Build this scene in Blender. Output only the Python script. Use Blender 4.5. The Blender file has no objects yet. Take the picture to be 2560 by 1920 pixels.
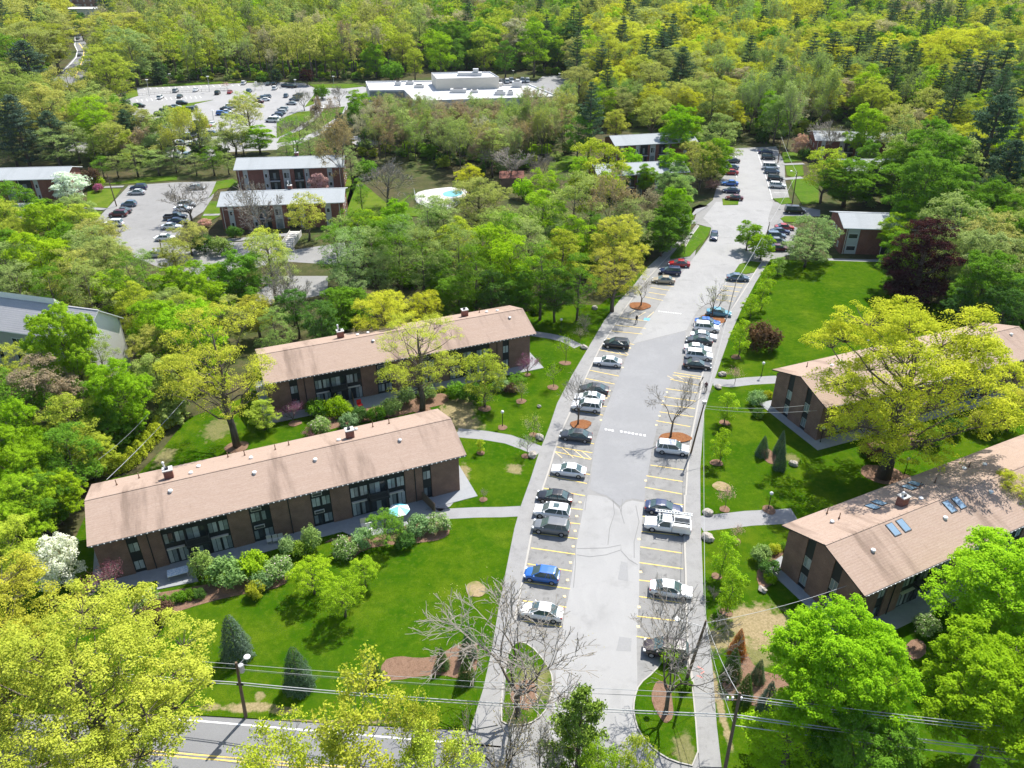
import bpy, bmesh, math, random
import numpy as np
from mathutils import Vector, Matrix

# ------------------------------------------------------------------ camera model
F, PITCH, CAMH = 1940.0, math.radians(30.66), 64.0
SP, CP = math.sin(PITCH), math.cos(PITCH)
def G(px, h=0.0):
    "photo pixel (2560 wide) -> ground point at height h"
    u, v = px[0] - 1280.0, px[1] - 960.0
    den = F * SP + v * CP
    return ((CAMH - h) * u / den, (CAMH - h) * (F * CP - v * SP) / den)
def proj(x, y, z):
    d = y * CP + (CAMH - z) * SP
    return (1280 + F * x / d, 960 + F * (-y * SP + (CAMH - z) * CP) / d)
def view(ox, oy, s):
    return lambda x, y: (ox + s * x, oy + s * y)
V = {'1': view(0, 0, .4069), '2': view(860, 0, .4069), '3': view(1660, 0, .4069), '4': view(0, 600, .4098), '5': view(860, 600, .4098),
     '6': view(1660, 600, .4098), '7': view(0, 1240, .4098), '8': view(860, 1240, .4098), '9': view(1660, 1240, .4098),
     'D': view(0, 0, 1.15732), 'F': view(300, 190, .27125), 'W': view(880, 160, .27125), 'R': view(0, 0, .1808), 'I': view(1480, 700, .16275),
     'E': view(1900, 1280, .2351), 'H': view(1900, 880, .2351), 'A': view(200, 1080, .2351), 'B': view(680, 1000, .2351), 'C': view(650, 760, .2351),
     'M': view(560, 360, .16275)}
def px(s):
    "'5 1215 1510' or '5 1215 1510, 1250 1410; 8 10 20' -> pixels"
    out = []
    for blk in s.split(';'):
        first, rest = blk.strip().split(' ', 1)
        for pr in rest.split(','):
            a, b = pr.split()
            out.append(V[first](float(a), float(b)))
    return out
def gp(s, h=0.0):
    return [G(p, h) for p in px(s)]

S = bpy.context.scene
COL = S.collection
rnd = random.Random(7)

# ------------------------------------------------------------------ materials
def nodes(name):
    m = bpy.data.materials.new(name); m.use_nodes = True
    nt = m.node_tree; nt.nodes.clear()
    return m, nt, nt.nodes, nt.links
def ramp(N, stops, interp='LINEAR'):
    r = N.new('ShaderNodeValToRGB'); r.color_ramp.interpolation = interp
    el = r.color_ramp.elements
    while len(el) < len(stops): el.new(0.5)
    for e, (p, c) in zip(el, stops):
        e.position = p; e.color = (c[0], c[1], c[2], 1) if isinstance(c, (tuple, list)) else (c, c, c, 1)
    return r
def noise(N, L, co, scale, detail=4, rough=.55, stretch=None):
    n = N.new('ShaderNodeTexNoise'); n.inputs['Scale'].default_value = scale
    n.inputs['Detail'].default_value = detail; n.inputs['Roughness'].default_value = rough
    src = co
    if stretch:
        mp = N.new('ShaderNodeMapping'); mp.inputs['Scale'].default_value = stretch
        L.new(co, mp.inputs['Vector']); src = mp.outputs[0]
    L.new(src, n.inputs['Vector'])
    return n.outputs['Fac']
def mixc(N, L, fac, a, b, mode='MIX'):
    m = N.new('ShaderNodeMix'); m.data_type = 'RGBA'; m.blend_type = mode
    def put(sock, v):
        if hasattr(v, 'is_linked') or hasattr(v, 'links'): L.new(v, sock)
        elif isinstance(v, (int, float)): sock.default_value = v
        else: sock.default_value = (v[0], v[1], v[2], 1)
    put(m.inputs[0], fac); put(m.inputs[6], a); put(m.inputs[7], b)
    return m.outputs[2]
def principled(N, L, col, rough=.8, spec=.3, metal=0, bump=None, bstr=.3, bdist=.02):
    b = N.new('ShaderNodeBsdfPrincipled'); o = N.new('ShaderNodeOutputMaterial')
    if hasattr(col, 'links'): L.new(col, b.inputs['Base Color'])
    else: b.inputs['Base Color'].default_value = (col[0], col[1], col[2], 1)
    b.inputs['Roughness'].default_value = rough; b.inputs['Metallic'].default_value = metal
    b.inputs['Specular IOR Level'].default_value = spec
    if bump is not None:
        bp = N.new('ShaderNodeBump'); bp.inputs['Strength'].default_value = bstr; bp.inputs['Distance'].default_value = bdist
        L.new(bump, bp.inputs['Height']); L.new(bp.outputs[0], b.inputs['Normal'])
    L.new(b.outputs[0], o.inputs[0])
    return b
def plain(name, col, rough=.7, spec=.3, metal=0, var=.12, scale=3.0):
    m, nt, N, L = nodes(name)
    co = N.new('ShaderNodeTexCoord').outputs['Object']
    f = noise(N, L, co, scale, 3)
    c = mixc(N, L, f, tuple(x * (1 - var) for x in col), tuple(min(1, x * (1 + var)) for x in col))
    principled(N, L, c, rough, spec, metal)
    return m

def m_layers(name, base, layers, rough=.9, bscale=None, bstr=.3, bdist=.03):
    """base colour then layers (scale, lo, hi, colour, strength[, stretch]) mixed in by thresholded noise"""
    m, nt, N, L = nodes(name)
    co = N.new('ShaderNodeTexCoord').outputs['Object']
    c = base
    for ly in layers:
        sc, lo, hi, colr, st = ly[:5]
        f = noise(N, L, co, sc, 5, .6, ly[5] if len(ly) > 5 else None)
        r = ramp(N, [(lo, 0.0), (hi, st)]); L.new(f, r.inputs[0])
        c = mixc(N, L, r.outputs[0], c, colr)
    bump = noise(N, L, co, bscale, 4) if bscale else None
    principled(N, L, c, rough, .05, 0, bump, bstr, bdist)
    return m

M = {}
M['ground'] = m_layers('forest_floor', (.07, .065, .03), [(.05, .42, .6, (.05, .085, .018), .9), (.4, .45, .7, (.13, .10, .055), .8), (2.2, .5, .7, (.03, .04, .012), .7)], bscale=1.5)
def m_lawn(name, patches):
    m, nt, N, L = nodes(name)
    co = N.new('ShaderNodeTexCoord').outputs['Object']; c = (.040, .106, .003)
    for sc, lo, hi, colr, st in ((.06, .38, .60, (.088, .142, .005), .9), (.22, .47, .68, (.125, .17, .010), .7), (.12, .45, .62, (.026, .088, .002), .85), (.7, .45, .68, (.026, .085, .003), .75), (1.6, .5, .68, (.105, .15, .010), .6), (7, .4, .7, (.024, .066, .002), .65)):
        f = noise(N, L, co, sc, 5, .6); r = ramp(N, [(lo, 0.0), (hi, st)]); L.new(f, r.inputs[0]); c = mixc(N, L, r.outputs[0], c, colr)
    n1 = noise(N, L, co, .9, 6, .7); n2 = noise(N, L, co, 5, 3, .6); r2 = ramp(N, [(.35, (.24, .19, .10)), (.65, (.36, .28, .165))]); L.new(n2, r2.inputs[0])
    for (x, y, rx, ry, st) in patches:     # bare earth worn into the turf
        mp = N.new('ShaderNodeMapping'); mp.inputs['Location'].default_value = (-x / rx, -y / ry, 0); mp.inputs['Scale'].default_value = (1 / rx, 1 / ry, 0); L.new(co, mp.inputs['Vector'])
        ln = N.new('ShaderNodeVectorMath'); ln.operation = 'LENGTH'; L.new(mp.outputs[0], ln.inputs[0])
        ma = N.new('ShaderNodeMath'); ma.operation = 'MULTIPLY_ADD'; L.new(n1, ma.inputs[0]); ma.inputs[1].default_value = 2.2; L.new(ln.outputs['Value'], ma.inputs[2])
        r = ramp(N, [(0.0, st), (.5, st), (.62, 0.0)]); sc = N.new('ShaderNodeMath'); sc.operation = 'MULTIPLY'; sc.inputs[1].default_value = .28; L.new(ma.outputs[0], sc.inputs[0]); L.new(sc.outputs[0], r.inputs[0])
        c = mixc(N, L, r.outputs[0], c, r2.outputs[0])
    principled(N, L, c, .9, .0, 0, noise(N, L, co, 9, 4), .7, .05)
    return m
PATCHES = []
for v_, x_, y_, rx_, ry_, st_ in (('9', 600, 790, 260, 130, .95), ('9', 320, 880, 90, 70, .8), ('9', 560, 960, 130, 80, .5), ('5', 690, 1060, 120, 110, .85), ('5', 760, 1140, 90, 50, .7), ('7', 1520, 1290, 180, 30, .9), ('7', 1290, 1285, 60, 25, .8), ('7', 1585, 1222, 35, 30, .7), ('7', 1720, 1310, 90, 25, .6), ('7', 1700, 1380, 700, 16, .9), ('5', 725, 1440, 45, 70, .8), ('5', 1045, 1400, 60, 30, .7),
        ('9', 320, 1200, 25, 330, .9), ('8', 1150, 1150, 140, 130, .45), ('8', 2080, 1560, 70, 130, .5), ('6', 780, 1330, 40, 30, .5), ('4', 1330, 1150, 90, 70, .45), ('4', 1000, 1330, 60, 60, .6)):
    s_ = V[v_](1, 0)[0] - V[v_](0, 0)[0]; c_ = G(V[v_](x_, y_), .12); e_ = G(V[v_](x_ + rx_, y_), .12); f_ = G(V[v_](x_, y_ - ry_), .12)
    PATCHES.append((c_[0], c_[1], abs(e_[0] - c_[0]), abs(f_[1] - c_[1]), st_))
M['lawn'] = m_lawn('lawn', PATCHES)
M['lawn_far'] = m_layers('lawn_far', (.065, .14, .005), [(.04, .45, .62, (.125, .17, .015), .8), (.3, .48, .7, (.04, .10, .004), .7), (1.1, .5, .7, (.16, .15, .05), .5)], bscale=4)
M['worn'] = m_layers('worn_turf', (.34, .26, .15), [(.9, .45, .62, (.14, .17, .03), .85), (4, .45, .65, (.25, .19, .10), .8)], bscale=6)
M['mulch'] = m_layers('bark_mulch', (.20, .122, .08), [(2.5, .42, .65, (.13, .078, .05), .8), (9, .45, .6, (.26, .165, .115), .8)], bscale=8, bstr=.6)
M['needles'] = m_layers('rust_mulch', (.24, .105, .045), [(3, .42, .65, (.16, .06, .026), .8), (9, .5, .65, (.30, .16, .08), .7)], bscale=8, bstr=.6)
M['asphalt'] = m_layers('lot_asphalt', (.27, .265, .255), [(.10, .45, .65, (.33, .325, .315), .8), (.5, .52, .72, (.20, .197, .19), .7), (1.6, .58, .75, (.15, .148, .143), .6), (14, .35, .7, (.22, .217, .21), .6)], bscale=25, bstr=.25, bdist=.01)
M['stall'] = m_layers('stall_asphalt', (.255, .25, .24), [(.25, .5, .68, (.34, .335, .32), .7), (.6, .5, .7, (.17, .167, .16), .8), (1.1, .56, .70, (.095, .093, .09), .75), (14, .35, .7, (.21, .207, .2), .6)], bscale=25, bstr=.25, bdist=.01)
M['lane'] = m_layers('pale_lane_asphalt', (.345, .34, .332), [(.12, .45, .65, (.29, .287, .28), .8), (.8, .52, .72, (.375, .37, .36), .7, (1, .25, 1)), (.35, .55, .7, (.24, .237, .23), .6), (12, .35, .7, (.30, .297, .29), .6)], bscale=25, bstr=.25, bdist=.01)
M['lane2'] = m_layers('new_asphalt', (.27, .27, .272), [(.2, .45, .65, (.31, .31, .31), .8), (1.4, .5, .72, (.25, .25, .25), .7), (14, .35, .7, (.23, .23, .232), .6)], bscale=25, bstr=.25, bdist=.01)
M['road'] = m_layers('road_asphalt', (.225, .225, .23), [(.2, .45, .7, (.28, .28, .28), .8, (.2, 1, 1)), (14, .35, .7, (.17, .17, .175), .6)], bscale=25, bstr=.25, bdist=.01)
M['patch'] = plain('asphalt_patch', (.285, .283, .28), .95, .1, 0, .15, 8)
M['walk'] = m_layers('sidewalk', (.285, .28, .272), [(.5, .45, .65, (.235, .23, .225), .8), (5, .4, .7, (.31, .305, .295), .6), (1.4, .58, .75, (.18, .176, .165), .6)], bscale=20, bstr=.2, bdist=.01)
M['path'] = m_layers('path_asphalt', (.29, .287, .287), [(.6, .45, .65, (.24, .236, .238), .7), (7, .4, .7, (.32, .316, .314), .6)], bscale=20, bstr=.2, bdist=.01)
M['kerb'] = plain('kerb_stone', (.40, .38, .345), .9, .1, 0, .12, 4)
M['patio'] = plain('patio_concrete', (.30, .31, .32), .9, .1, 0, .15, 2)
M['concrete'] = plain('concrete', (.55, .53, .50), .9, .1, 0, .1, 2)
M['yellow'] = plain('yellow_paint', (.82, .60, .16), .8, .2, 0, .2, 3)
M['palepaint'] = plain('faded_yellow_paint', (.78, .62, .34), .85, .15, 0, .25, 1.5)
M['white'] = plain('white_paint', (.80, .80, .78), .7, .3, 0, .05, 2)
M['bluepaint'] = plain('blue_paint', (.16, .38, .62), .8, .2)
M['crack'] = plain('crack_sealant', (.225, .222, .218), .9, .1)
M['wood'] = plain('pole_wood', (.16, .115, .08), .9, .1, 0, .3, 4)
M['grey_metal'] = plain('galvanised_metal', (.5, .5, .5), .5, .5, .6)
M['wire'] = plain('wire', (.42, .43, .42), .6, .3)
M['wire_dark'] = plain('dark_wire', (.10, .10, .10), .6, .3)
M['black'] = plain('black_plastic', (.02, .02, .022), .6, .3)
M['dark_panel'] = plain('dark_panel', (.022, .026, .028), .6, .3, 0, .2, 1)
M['steel'] = plain('steel', (.75, .75, .76), .35, .5, .8)
M['rail'] = plain('dark_rail', (.06, .065, .07), .5, .4)
M['siding'] = plain('grey_siding', (.46, .45, .42), .8, .2, 0, .06, 1)
M['cream'] = plain('cream_wall', (.62, .57, .48), .85, .2, 0, .06, 1)
M['rock'] = m_layers('boulder_stone', (.45, .41, .36), [(3, .4, .6, (.3, .27, .23), .8)], bscale=4, bstr=.6)
M['pool'] = plain('pool_water', (.22, .50, .58), .08, .5, 0, .08, 1)
M['red'] = plain('red_plastic', (.6, .02, .02), .5, .4)
M['teal'] = plain('aqua_fabric', (.25, .68, .72), .8, .2, 0, .06)
M['flue'] = plain('white_flue', (.8, .8, .8), .4, .5)

def m_brick(name, c1, c2, mortar):
    m, nt, N, L = nodes(name)
    tc = N.new('ShaderNodeTexCoord').outputs['Object']
    sep = N.new('ShaderNodeSeparateXYZ'); L.new(tc, sep.inputs[0])
    add = N.new('ShaderNodeMath'); add.operation = 'ADD'; L.new(sep.outputs[0], add.inputs[0]); L.new(sep.outputs[1], add.inputs[1])
    cmb = N.new('ShaderNodeCombineXYZ'); L.new(add.outputs[0], cmb.inputs[0]); L.new(sep.outputs[2], cmb.inputs[1])
    b = N.new('ShaderNodeTexBrick'); b.inputs['Scale'].default_value = 1
    b.inputs['Brick Width'].default_value = .22; b.inputs['Row Height'].default_value = .075; b.inputs['Mortar Size'].default_value = .008
    b.inputs['Color1'].default_value = (*c1, 1); b.inputs['Color2'].default_value = (*c2, 1); b.inputs['Mortar'].default_value = (*mortar, 1)
    L.new(cmb.outputs[0], b.inputs['Vector'])
    f = noise(N, L, tc, .8, 4)
    r = ramp(N, [(.3, .78), (.7, 1.12)]); L.new(f, r.inputs[0])
    c = mixc(N, L, 1.0, b.outputs[0], r.outputs[0], 'MULTIPLY')
    principled(N, L, c, .9, .15)
    return m
M['brick'] = m_brick('brown_brick', (.235, .135, .098), (.20, .115, .085), (.25, .19, .16))
M['redbrick'] = m_brick('red_brick', (.26, .09, .06), (.21, .075, .055), (.28, .2, .17))
def m_roof(name, base, dark, light, stain, sst):
    m, nt, N, L = nodes(name)
    co = N.new('ShaderNodeTexCoord').outputs['Object']
    c = base
    f = noise(N, L, co, 1.2, 4, .6, (.35, 3.0, 3.0)); r = ramp(N, [(.4, 0.0), (.68, .8)]); L.new(f, r.inputs[0]); c = mixc(N, L, r.outputs[0], c, light)
    f = noise(N, L, co, 7, 3, .6, (.5, 1.6, 1.6)); r = ramp(N, [(.42, 0.0), (.62, .7)]); L.new(f, r.inputs[0]); c = mixc(N, L, r.outputs[0], c, dark)
    f = noise(N, L, co, .42, 5, .65, (1.0, .16, .16)); r = ramp(N, [(.53, 0.0), (.70, sst)]); L.new(f, r.inputs[0]); c = mixc(N, L, r.outputs[0], c, stain)
    w = N.new('ShaderNodeTexWave'); w.bands_direction = 'Y'; w.inputs['Scale'].default_value = 1.1; w.inputs['Distortion'].default_value = .6
    L.new(co, w.inputs[0])
    principled(N, L, c, .95, .1, 0, w.outputs['Fac'], .25, .03)
    return m
M['roof_brown'] = m_roof('brown_shingles', (.385, .285, .225), (.33, .238, .182), (.425, .325, .262), (.20, .145, .112), .8)
M['roof_grey'] = m_roof('pale_grey_shingles', (.37, .39, .395), (.33, .35, .355), (.41, .43, .435), (.28, .30, .30), .35)
M['roof_slate'] = m_roof('mid_grey_shingles', (.40, .39, .395), (.35, .345, .35), (.44, .43, .435), (.31, .305, .31), .3)
M['roof_white'] = m_layers('white_membrane', (.60, .60, .59), [(.08, .52, .7, (.46, .45, .43), .6), (.5, .55, .75, (.52, .51, .50), .5)], .7)
def m_glass(name, col, rough=.08):
    m, nt, N, L = nodes(name)
    co = N.new('ShaderNodeTexCoord').outputs['Object']
    f = noise(N, L, co, 1.7, 2)
    c = mixc(N, L, f, tuple(x * .6 for x in col), tuple(x * 1.4 for x in col))
    principled(N, L, c, rough, .6)
    return m
M['glass'] = m_glass('dark_glass', (.03, .04, .045))
M['curtain'] = m_glass('curtained_glass', (.38, .42, .43), .25)
M['blind'] = m_glass('blind_glass', (.20, .24, .25), .2)
M['carglass'] = m_glass('car_glass', (.07, .11, .112), .05)

def m_paint():
    m, nt, N, L = nodes('car_paint')
    oi = N.new('ShaderNodeObjectInfo')
    b = principled(N, L, oi.outputs['Color'], .28, .5)
    b.inputs['Coat Weight'].default_value = .6; b.inputs['Coat Roughness'].default_value = .06
    return m
M['paint'] = m_paint()
M['tyre'] = plain('tyre_rubber', (.018, .018, .018), .85, .2)
M['rim'] = plain('alloy_rim', (.42, .42, .43), .35, .5, .5)
M['headlight'] = plain('headlight_lens', (.75, .77, .78), .15, .5)
M['taillight'] = plain('taillight_lens', (.35, .015, .012), .2, .5)

def m_leaf(name, attr=None, trans=.35, islandvar=.32, fixed=None):
    m, nt, N, L = nodes(name)
    if attr:
        a = N.new('ShaderNodeAttribute'); a.attribute_type = 'INSTANCER'; a.attribute_name = attr; base = a.outputs['Color']
    elif fixed:
        rg = N.new('ShaderNodeRGB'); rg.outputs[0].default_value = (*fixed, 1); base = rg.outputs[0]
    else:
        oi = N.new('ShaderNodeObjectInfo'); base = oi.outputs['Color']
    g = N.new('ShaderNodeNewGeometry')
    r = ramp(N, [(0, 1 - islandvar), (1, 1 + islandvar * .6)]); L.new(g.outputs['Random Per Island'], r.inputs[0])
    c = mixc(N, L, 1.0, base, r.outputs[0], 'MULTIPLY')
    co = N.new('ShaderNodeTexCoord').outputs['Object']
    f = noise(N, L, co, .33, 2); r2 = ramp(N, [(.35, (.86, .90, .85)), (.65, (1.08, 1.06, 1.12))]); L.new(f, r2.inputs[0])
    c = mixc(N, L, 1.0, c, r2.outputs[0], 'MULTIPLY')
    d = N.new('ShaderNodeBsdfDiffuse'); t = N.new('ShaderNodeBsdfTranslucent'); mx = N.new('ShaderNodeMixShader'); o = N.new('ShaderNodeOutputMaterial')
    tc = mixc(N, L, 1.0, c, (1.05, 1.15, .8), 'MULTIPLY')
    L.new(c, d.inputs[0]); L.new(tc, t.inputs[0]); mx.inputs[0].default_value = trans
    L.new(d.outputs[0], mx.inputs[1]); L.new(t.outputs[0], mx.inputs[2]); L.new(mx.outputs[0], o.inputs[0])
    return m
M['leaf'] = m_leaf('leaf', None, .36, .22)
M['leaf_far'] = m_leaf('leaf_far', 'col', .38, .28)
M['needle'] = m_leaf('needle', None, .24, .4)
M['needle_far'] = m_leaf('needle_far', 'col', .2, .4)
M['bark'] = m_layers('bark', (.15, .125, .10), [(3, .45, .65, (.08, .065, .05), .8, (1, 1, .2)), (1, .5, .7, (.22, .19, .16), .6)], bscale=8, bstr=.6)
M['twig'] = plain('grey_twigs', (.29, .26, .22), .95, .1, 0, .25, 2)

# ------------------------------------------------------------------ mesh helpers
class MB:
    def __init__(s): s.v = []; s.f = []; s.m = []
    def add(s, vs, fs, mi=0):
        b = len(s.v); s.v += [tuple(q) for q in vs]
        for f in fs: s.f.append(tuple(b + i for i in f)); s.m.append(mi)
    def box(s, x0, y0, z0, x1, y1, z1, mi=0, T=None):
        vs = [(x0, y0, z0), (x1, y0, z0), (x1, y1, z0), (x0, y1, z0), (x0, y0, z1), (x1, y0, z1), (x1, y1, z1), (x0, y1, z1)]
        if T: vs = [T(*q) for q in vs]
        s.add(vs, [(0, 3, 2, 1), (4, 5, 6, 7), (0, 1, 5, 4), (1, 2, 6, 5), (2, 3, 7, 6), (3, 0, 4, 7)], mi)
    def tube(s, pts, radii, n=6, mi=0, caps=True):
        pts = [Vector([float(q) for q in p]) for p in pts]; radii = [float(r) for r in radii]; rings = []; up = Vector((.123, .77, .31))
        for i, p in enumerate(pts):
            d = (pts[min(i + 1, len(pts) - 1)] - pts[max(i - 1, 0)])
            d = d.normalized() if d.length > 1e-9 else Vector((0, 0, 1))
            a = d.cross(up); a = a.normalized() if a.length > 1e-4 else d.orthogonal().normalized()
            b = d.cross(a)
            rings.append([p + radii[i] * (math.cos(2 * math.pi * k / n) * a + math.sin(2 * math.pi * k / n) * b) for k in range(n)])
        base = len(s.v)
        for r in rings: s.v += [tuple(q) for q in r]
        for i in range(len(pts) - 1):
            for k in range(n):
                a0 = base + i * n + k; a1 = base + i * n + (k + 1) % n
                s.f.append((a0, a1, a1 + n, a0 + n)); s.m.append(mi)
        if caps:
            s.f.append(tuple(base + k for k in range(n))[::-1]); s.m.append(mi)
            s.f.append(tuple(base + (len(pts) - 1) * n + k for k in range(n))); s.m.append(mi)
    def cyl(s, p0, p1, r0, r1=None, n=10, mi=0): s.tube([p0, p1], [r0, r0 if r1 is None else r1], n, mi)
    def sphere(s, c, r, n=12, m=8, mi=0, sc=(1, 1, 1)):
        vs = [(c[0], c[1], c[2] + r * sc[2])]
        for i in range(1, m):
            t = math.pi * i / m
            for k in range(n):
                a = 2 * math.pi * k / n
                vs.append((c[0] + r * sc[0] * math.sin(t) * math.cos(a), c[1] + r * sc[1] * math.sin(t) * math.sin(a), c[2] + r * sc[2] * math.cos(t)))
        vs.append((c[0], c[1], c[2] - r * sc[2])); fs = []
        for k in range(n): fs.append((0, 1 + k, 1 + (k + 1) % n))
        for i in range(m - 2):
            for k in range(n):
                a = 1 + i * n + k; b = 1 + i * n + (k + 1) % n
                fs.append((a, a + n, b + n, b))
        last = len(vs) - 1
        for k in range(n): fs.append((last, 1 + (m - 2) * n + (k + 1) % n, 1 + (m - 2) * n + k))
        s.add(vs, fs, mi)
    def mesh(s, name, mats, smooth=False):
        me = bpy.data.meshes.new(name); me.from_pydata(s.v, [], s.f)
        for m in mats: me.materials.append(M[m] if isinstance(m, str) else m)
        if any(s.m): me.polygons.foreach_set('material_index', s.m)
        if smooth: me.polygons.foreach_set('use_smooth', [True] * len(s.f))
        me.update(); return me
    def build(s, name, mats, parent=None, smooth=False):
        if isinstance(mats, str): mats = [mats]
        return link(name, s.mesh(name, mats, smooth), parent)
def link(name, data, parent=None):
    o = bpy.data.objects.new(name, data); COL.objects.link(o)
    if parent is not None: o.parent = parent
    return o
def tag(o, label=None, cat=None, group=None, kind=None):
    if label: o['label'] = label
    if cat: o['category'] = cat
    if group: o['group'] = group
    if kind: o['kind'] = kind
    return o
def empty(name, loc=(0, 0, 0), rz=0.0, label=None, cat=None, group=None):
    o = link(name, None); o.location = loc; o.rotation_euler = (0, 0, rz); o.empty_display_size = .5
    return tag(o, label, cat, group)
def copy_tree(o, parent=None):
    c = o.copy(); COL.objects.link(c)
    if parent is not None: c.parent = parent
    for ch in list(o.children): copy_tree(ch, c)
    return c
def slab(name, poly, z, mat, bottom=None, kind='structure', smooth_jag=0):
    "flat polygon sheet at z, with skirts down to bottom"
    bm = bmesh.new()
    vs = [bm.verts.new((p[0], p[1], z)) for p in poly]
    f = bm.faces.new(vs)
    if f.normal.z < 0: f.normal_flip()
    bm.normal_update()
    if f.normal.z < 0: f.normal_flip()
    if bottom is not None:
        vb = [bm.verts.new((p[0], p[1], bottom)) for p in poly]
        n = len(vs)
        for i in range(n):
            bm.faces.new((vs[i], vs[(i + 1) % n], vb[(i + 1) % n], vb[i]))
    bmesh.ops.triangulate(bm, faces=[f])
    bmesh.ops.recalc_face_normals(bm, faces=bm.faces) if bottom is not None else None
    me = bpy.data.meshes.new(name); bm.to_mesh(me); bm.free()
    me.materials.append(M[mat]); o = link(name, me)
    return tag(o, kind=kind) if kind else o
def blob(cx, cy, rx, ry, seed, n=22, jag=.14, rot=0):
    r = random.Random(seed); ph = [r.uniform(0, 6.28) for _ in range(4)]
    out = []
    for k in range(n):
        a = 2 * math.pi * k / n
        q = 1 + jag * (math.sin(2 * a + ph[0]) * .6 + math.sin(3 * a + ph[1]) * .5 + math.sin(5 * a + ph[2]) * .4)
        x, y = rx * q * math.cos(a), ry * q * math.sin(a)
        out.append((cx + x * math.cos(rot) - y * math.sin(rot), cy + x * math.sin(rot) + y * math.cos(rot)))
    return out
def smooth_poly(poly, it=2):
    for _ in range(it):
        q = []
        n = len(poly)
        for i in range(n):
            a, b = poly[i], poly[(i + 1) % n]
            q.append((a[0] * .75 + b[0] * .25, a[1] * .75 + b[1] * .25)); q.append((a[0] * .25 + b[0] * .75, a[1] * .25 + b[1] * .75))
        poly = q
    return poly
def strip_faces(mb, pts, w, z, mi=0):
    "flat ribbon along a ground polyline"
    n = len(pts); L, R = [], []
    for i in range(n):
        a = pts[max(i - 1, 0)]; b = pts[min(i + 1, n - 1)]
        dx, dy = b[0] - a[0], b[1] - a[1]; l = math.hypot(dx, dy) or 1
        nx, ny = -dy / l * w / 2, dx / l * w / 2
        L.append((pts[i][0] + nx, pts[i][1] + ny, z)); R.append((pts[i][0] - nx, pts[i][1] - ny, z))
    mb.add(L + R, [(n + i, n + i + 1, i + 1, i) for i in range(n - 1)], mi)
def interp(poly, t):
    "point at arc fraction t"
    d = [0]
    for a, b in zip(poly, poly[1:]): d.append(d[-1] + math.hypot(b[0] - a[0], b[1] - a[1]))
    s = t * d[-1]
    for i in range(len(poly) - 1):
        if s <= d[i + 1] or i == len(poly) - 2:
            k = (s - d[i]) / max(d[i + 1] - d[i], 1e-9)
            return (poly[i][0] + k * (poly[i + 1][0] - poly[i][0]), poly[i][1] + k * (poly[i + 1][1] - poly[i][1]))
def inside(p, poly):
    x, y = p; c = False; n = len(poly); j = n - 1
    for i in range(n):
        xi, yi = poly[i]; xj, yj = poly[j]
        if (yi > y) != (yj > y) and x < (xj - xi) * (y - yi) / (yj - yi + 1e-12) + xi: c = not c
        j = i
    return c
# ------------------------------------------------------------------ vegetation prototypes
def np_mesh(name, verts, quads, mats, midx=None, tri=False):
    k = 3 if tri else 4
    me = bpy.data.meshes.new(name)
    nv, nf = len(verts), len(quads)
    me.vertices.add(nv); me.vertices.foreach_set('co', np.asarray(verts, np.float32).ravel())
    me.loops.add(nf * k); me.loops.foreach_set('vertex_index', np.asarray(quads, np.int32).ravel())
    me.polygons.add(nf); me.polygons.foreach_set('loop_start', np.arange(0, nf * k, k, dtype=np.int32))
    for m in mats: me.materials.append(M[m])
    if midx is not None: me.polygons.foreach_set('material_index', np.asarray(midx, np.int32))
    me.update(calc_edges=True); return me
def unit(a): return a / np.maximum(np.linalg.norm(a, axis=1, keepdims=True), 1e-9)
def leafquads(c, nrm, size, rng, aspect=.7):
    n = len(c); t = rng.normal(size=(n, 3)); t = unit(t - (t * nrm).sum(1, keepdims=True) * nrm); b = np.cross(nrm, t)
    sz = np.asarray(size).reshape(-1, 1) * np.ones((n, 1)); t = t * sz * .5; b = b * sz * .5 * aspect
    fold = nrm * sz * .12
    v = np.stack([c - t, c - b * .9 + fold, c + t, c + b + fold], 1).reshape(-1, 3)
    q = np.arange(n * 4).reshape(n, 4); return v, q
def envelope(kind, t):
    t = np.clip(t, 0, 1)
    if kind == 'round': return np.sqrt(np.clip(1 - (2 * t - 1) ** 2, 0, 1)) ** .8 * (1.05 - .12 * t)
    if kind == 'oak': return np.clip(np.sin(np.pi * np.clip(t, 0, 1) ** .95), 0, 1) ** .55 * (.85 + .18 * t)
    if kind == 'tall': return np.clip(np.sin(np.pi * (t * .93 + .03)), 0, 1) ** .6
    if kind == 'beech': return np.minimum(1, t * 5) * (1 - t) ** .6 + .06
    if kind == 'cone': return (1 - t) ** .75 * np.minimum(1, t * 6)
    return np.ones_like(t)
def lobe_points(rng, H, R, zb, kind, nl, mind):
    pts = []; tries = 0
    while len(pts) < nl and tries < nl * 60:
        tries += 1
        t = rng.uniform(.06, .97); z = zb + t * (H - zb); a = rng.uniform(0, 2 * np.pi)
        r = R * float(envelope(kind, np.array(t))) * rng.uniform(.15, 1) ** .55 * .82
        p = np.array([r * np.cos(a), r * np.sin(a), z * .985 - .2])
        if all(np.linalg.norm(p - q) > mind for q in pts): pts.append(p)
    return np.array(pts)
def branch_path(p0, p1, rng, sag=.12, n=4):
    p0, p1 = np.asarray(p0, float), np.asarray(p1, float); L = np.linalg.norm(p1 - p0)
    out = []
    for i in range(n + 1):
        t = i / n; p = p0 + (p1 - p0) * t
        p[2] -= sag * L * math.sin(math.pi * t) * .6
        if 0 < i < n: p += rng.normal(size=3) * L * .035
        out.append(p)
    return out

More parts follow.
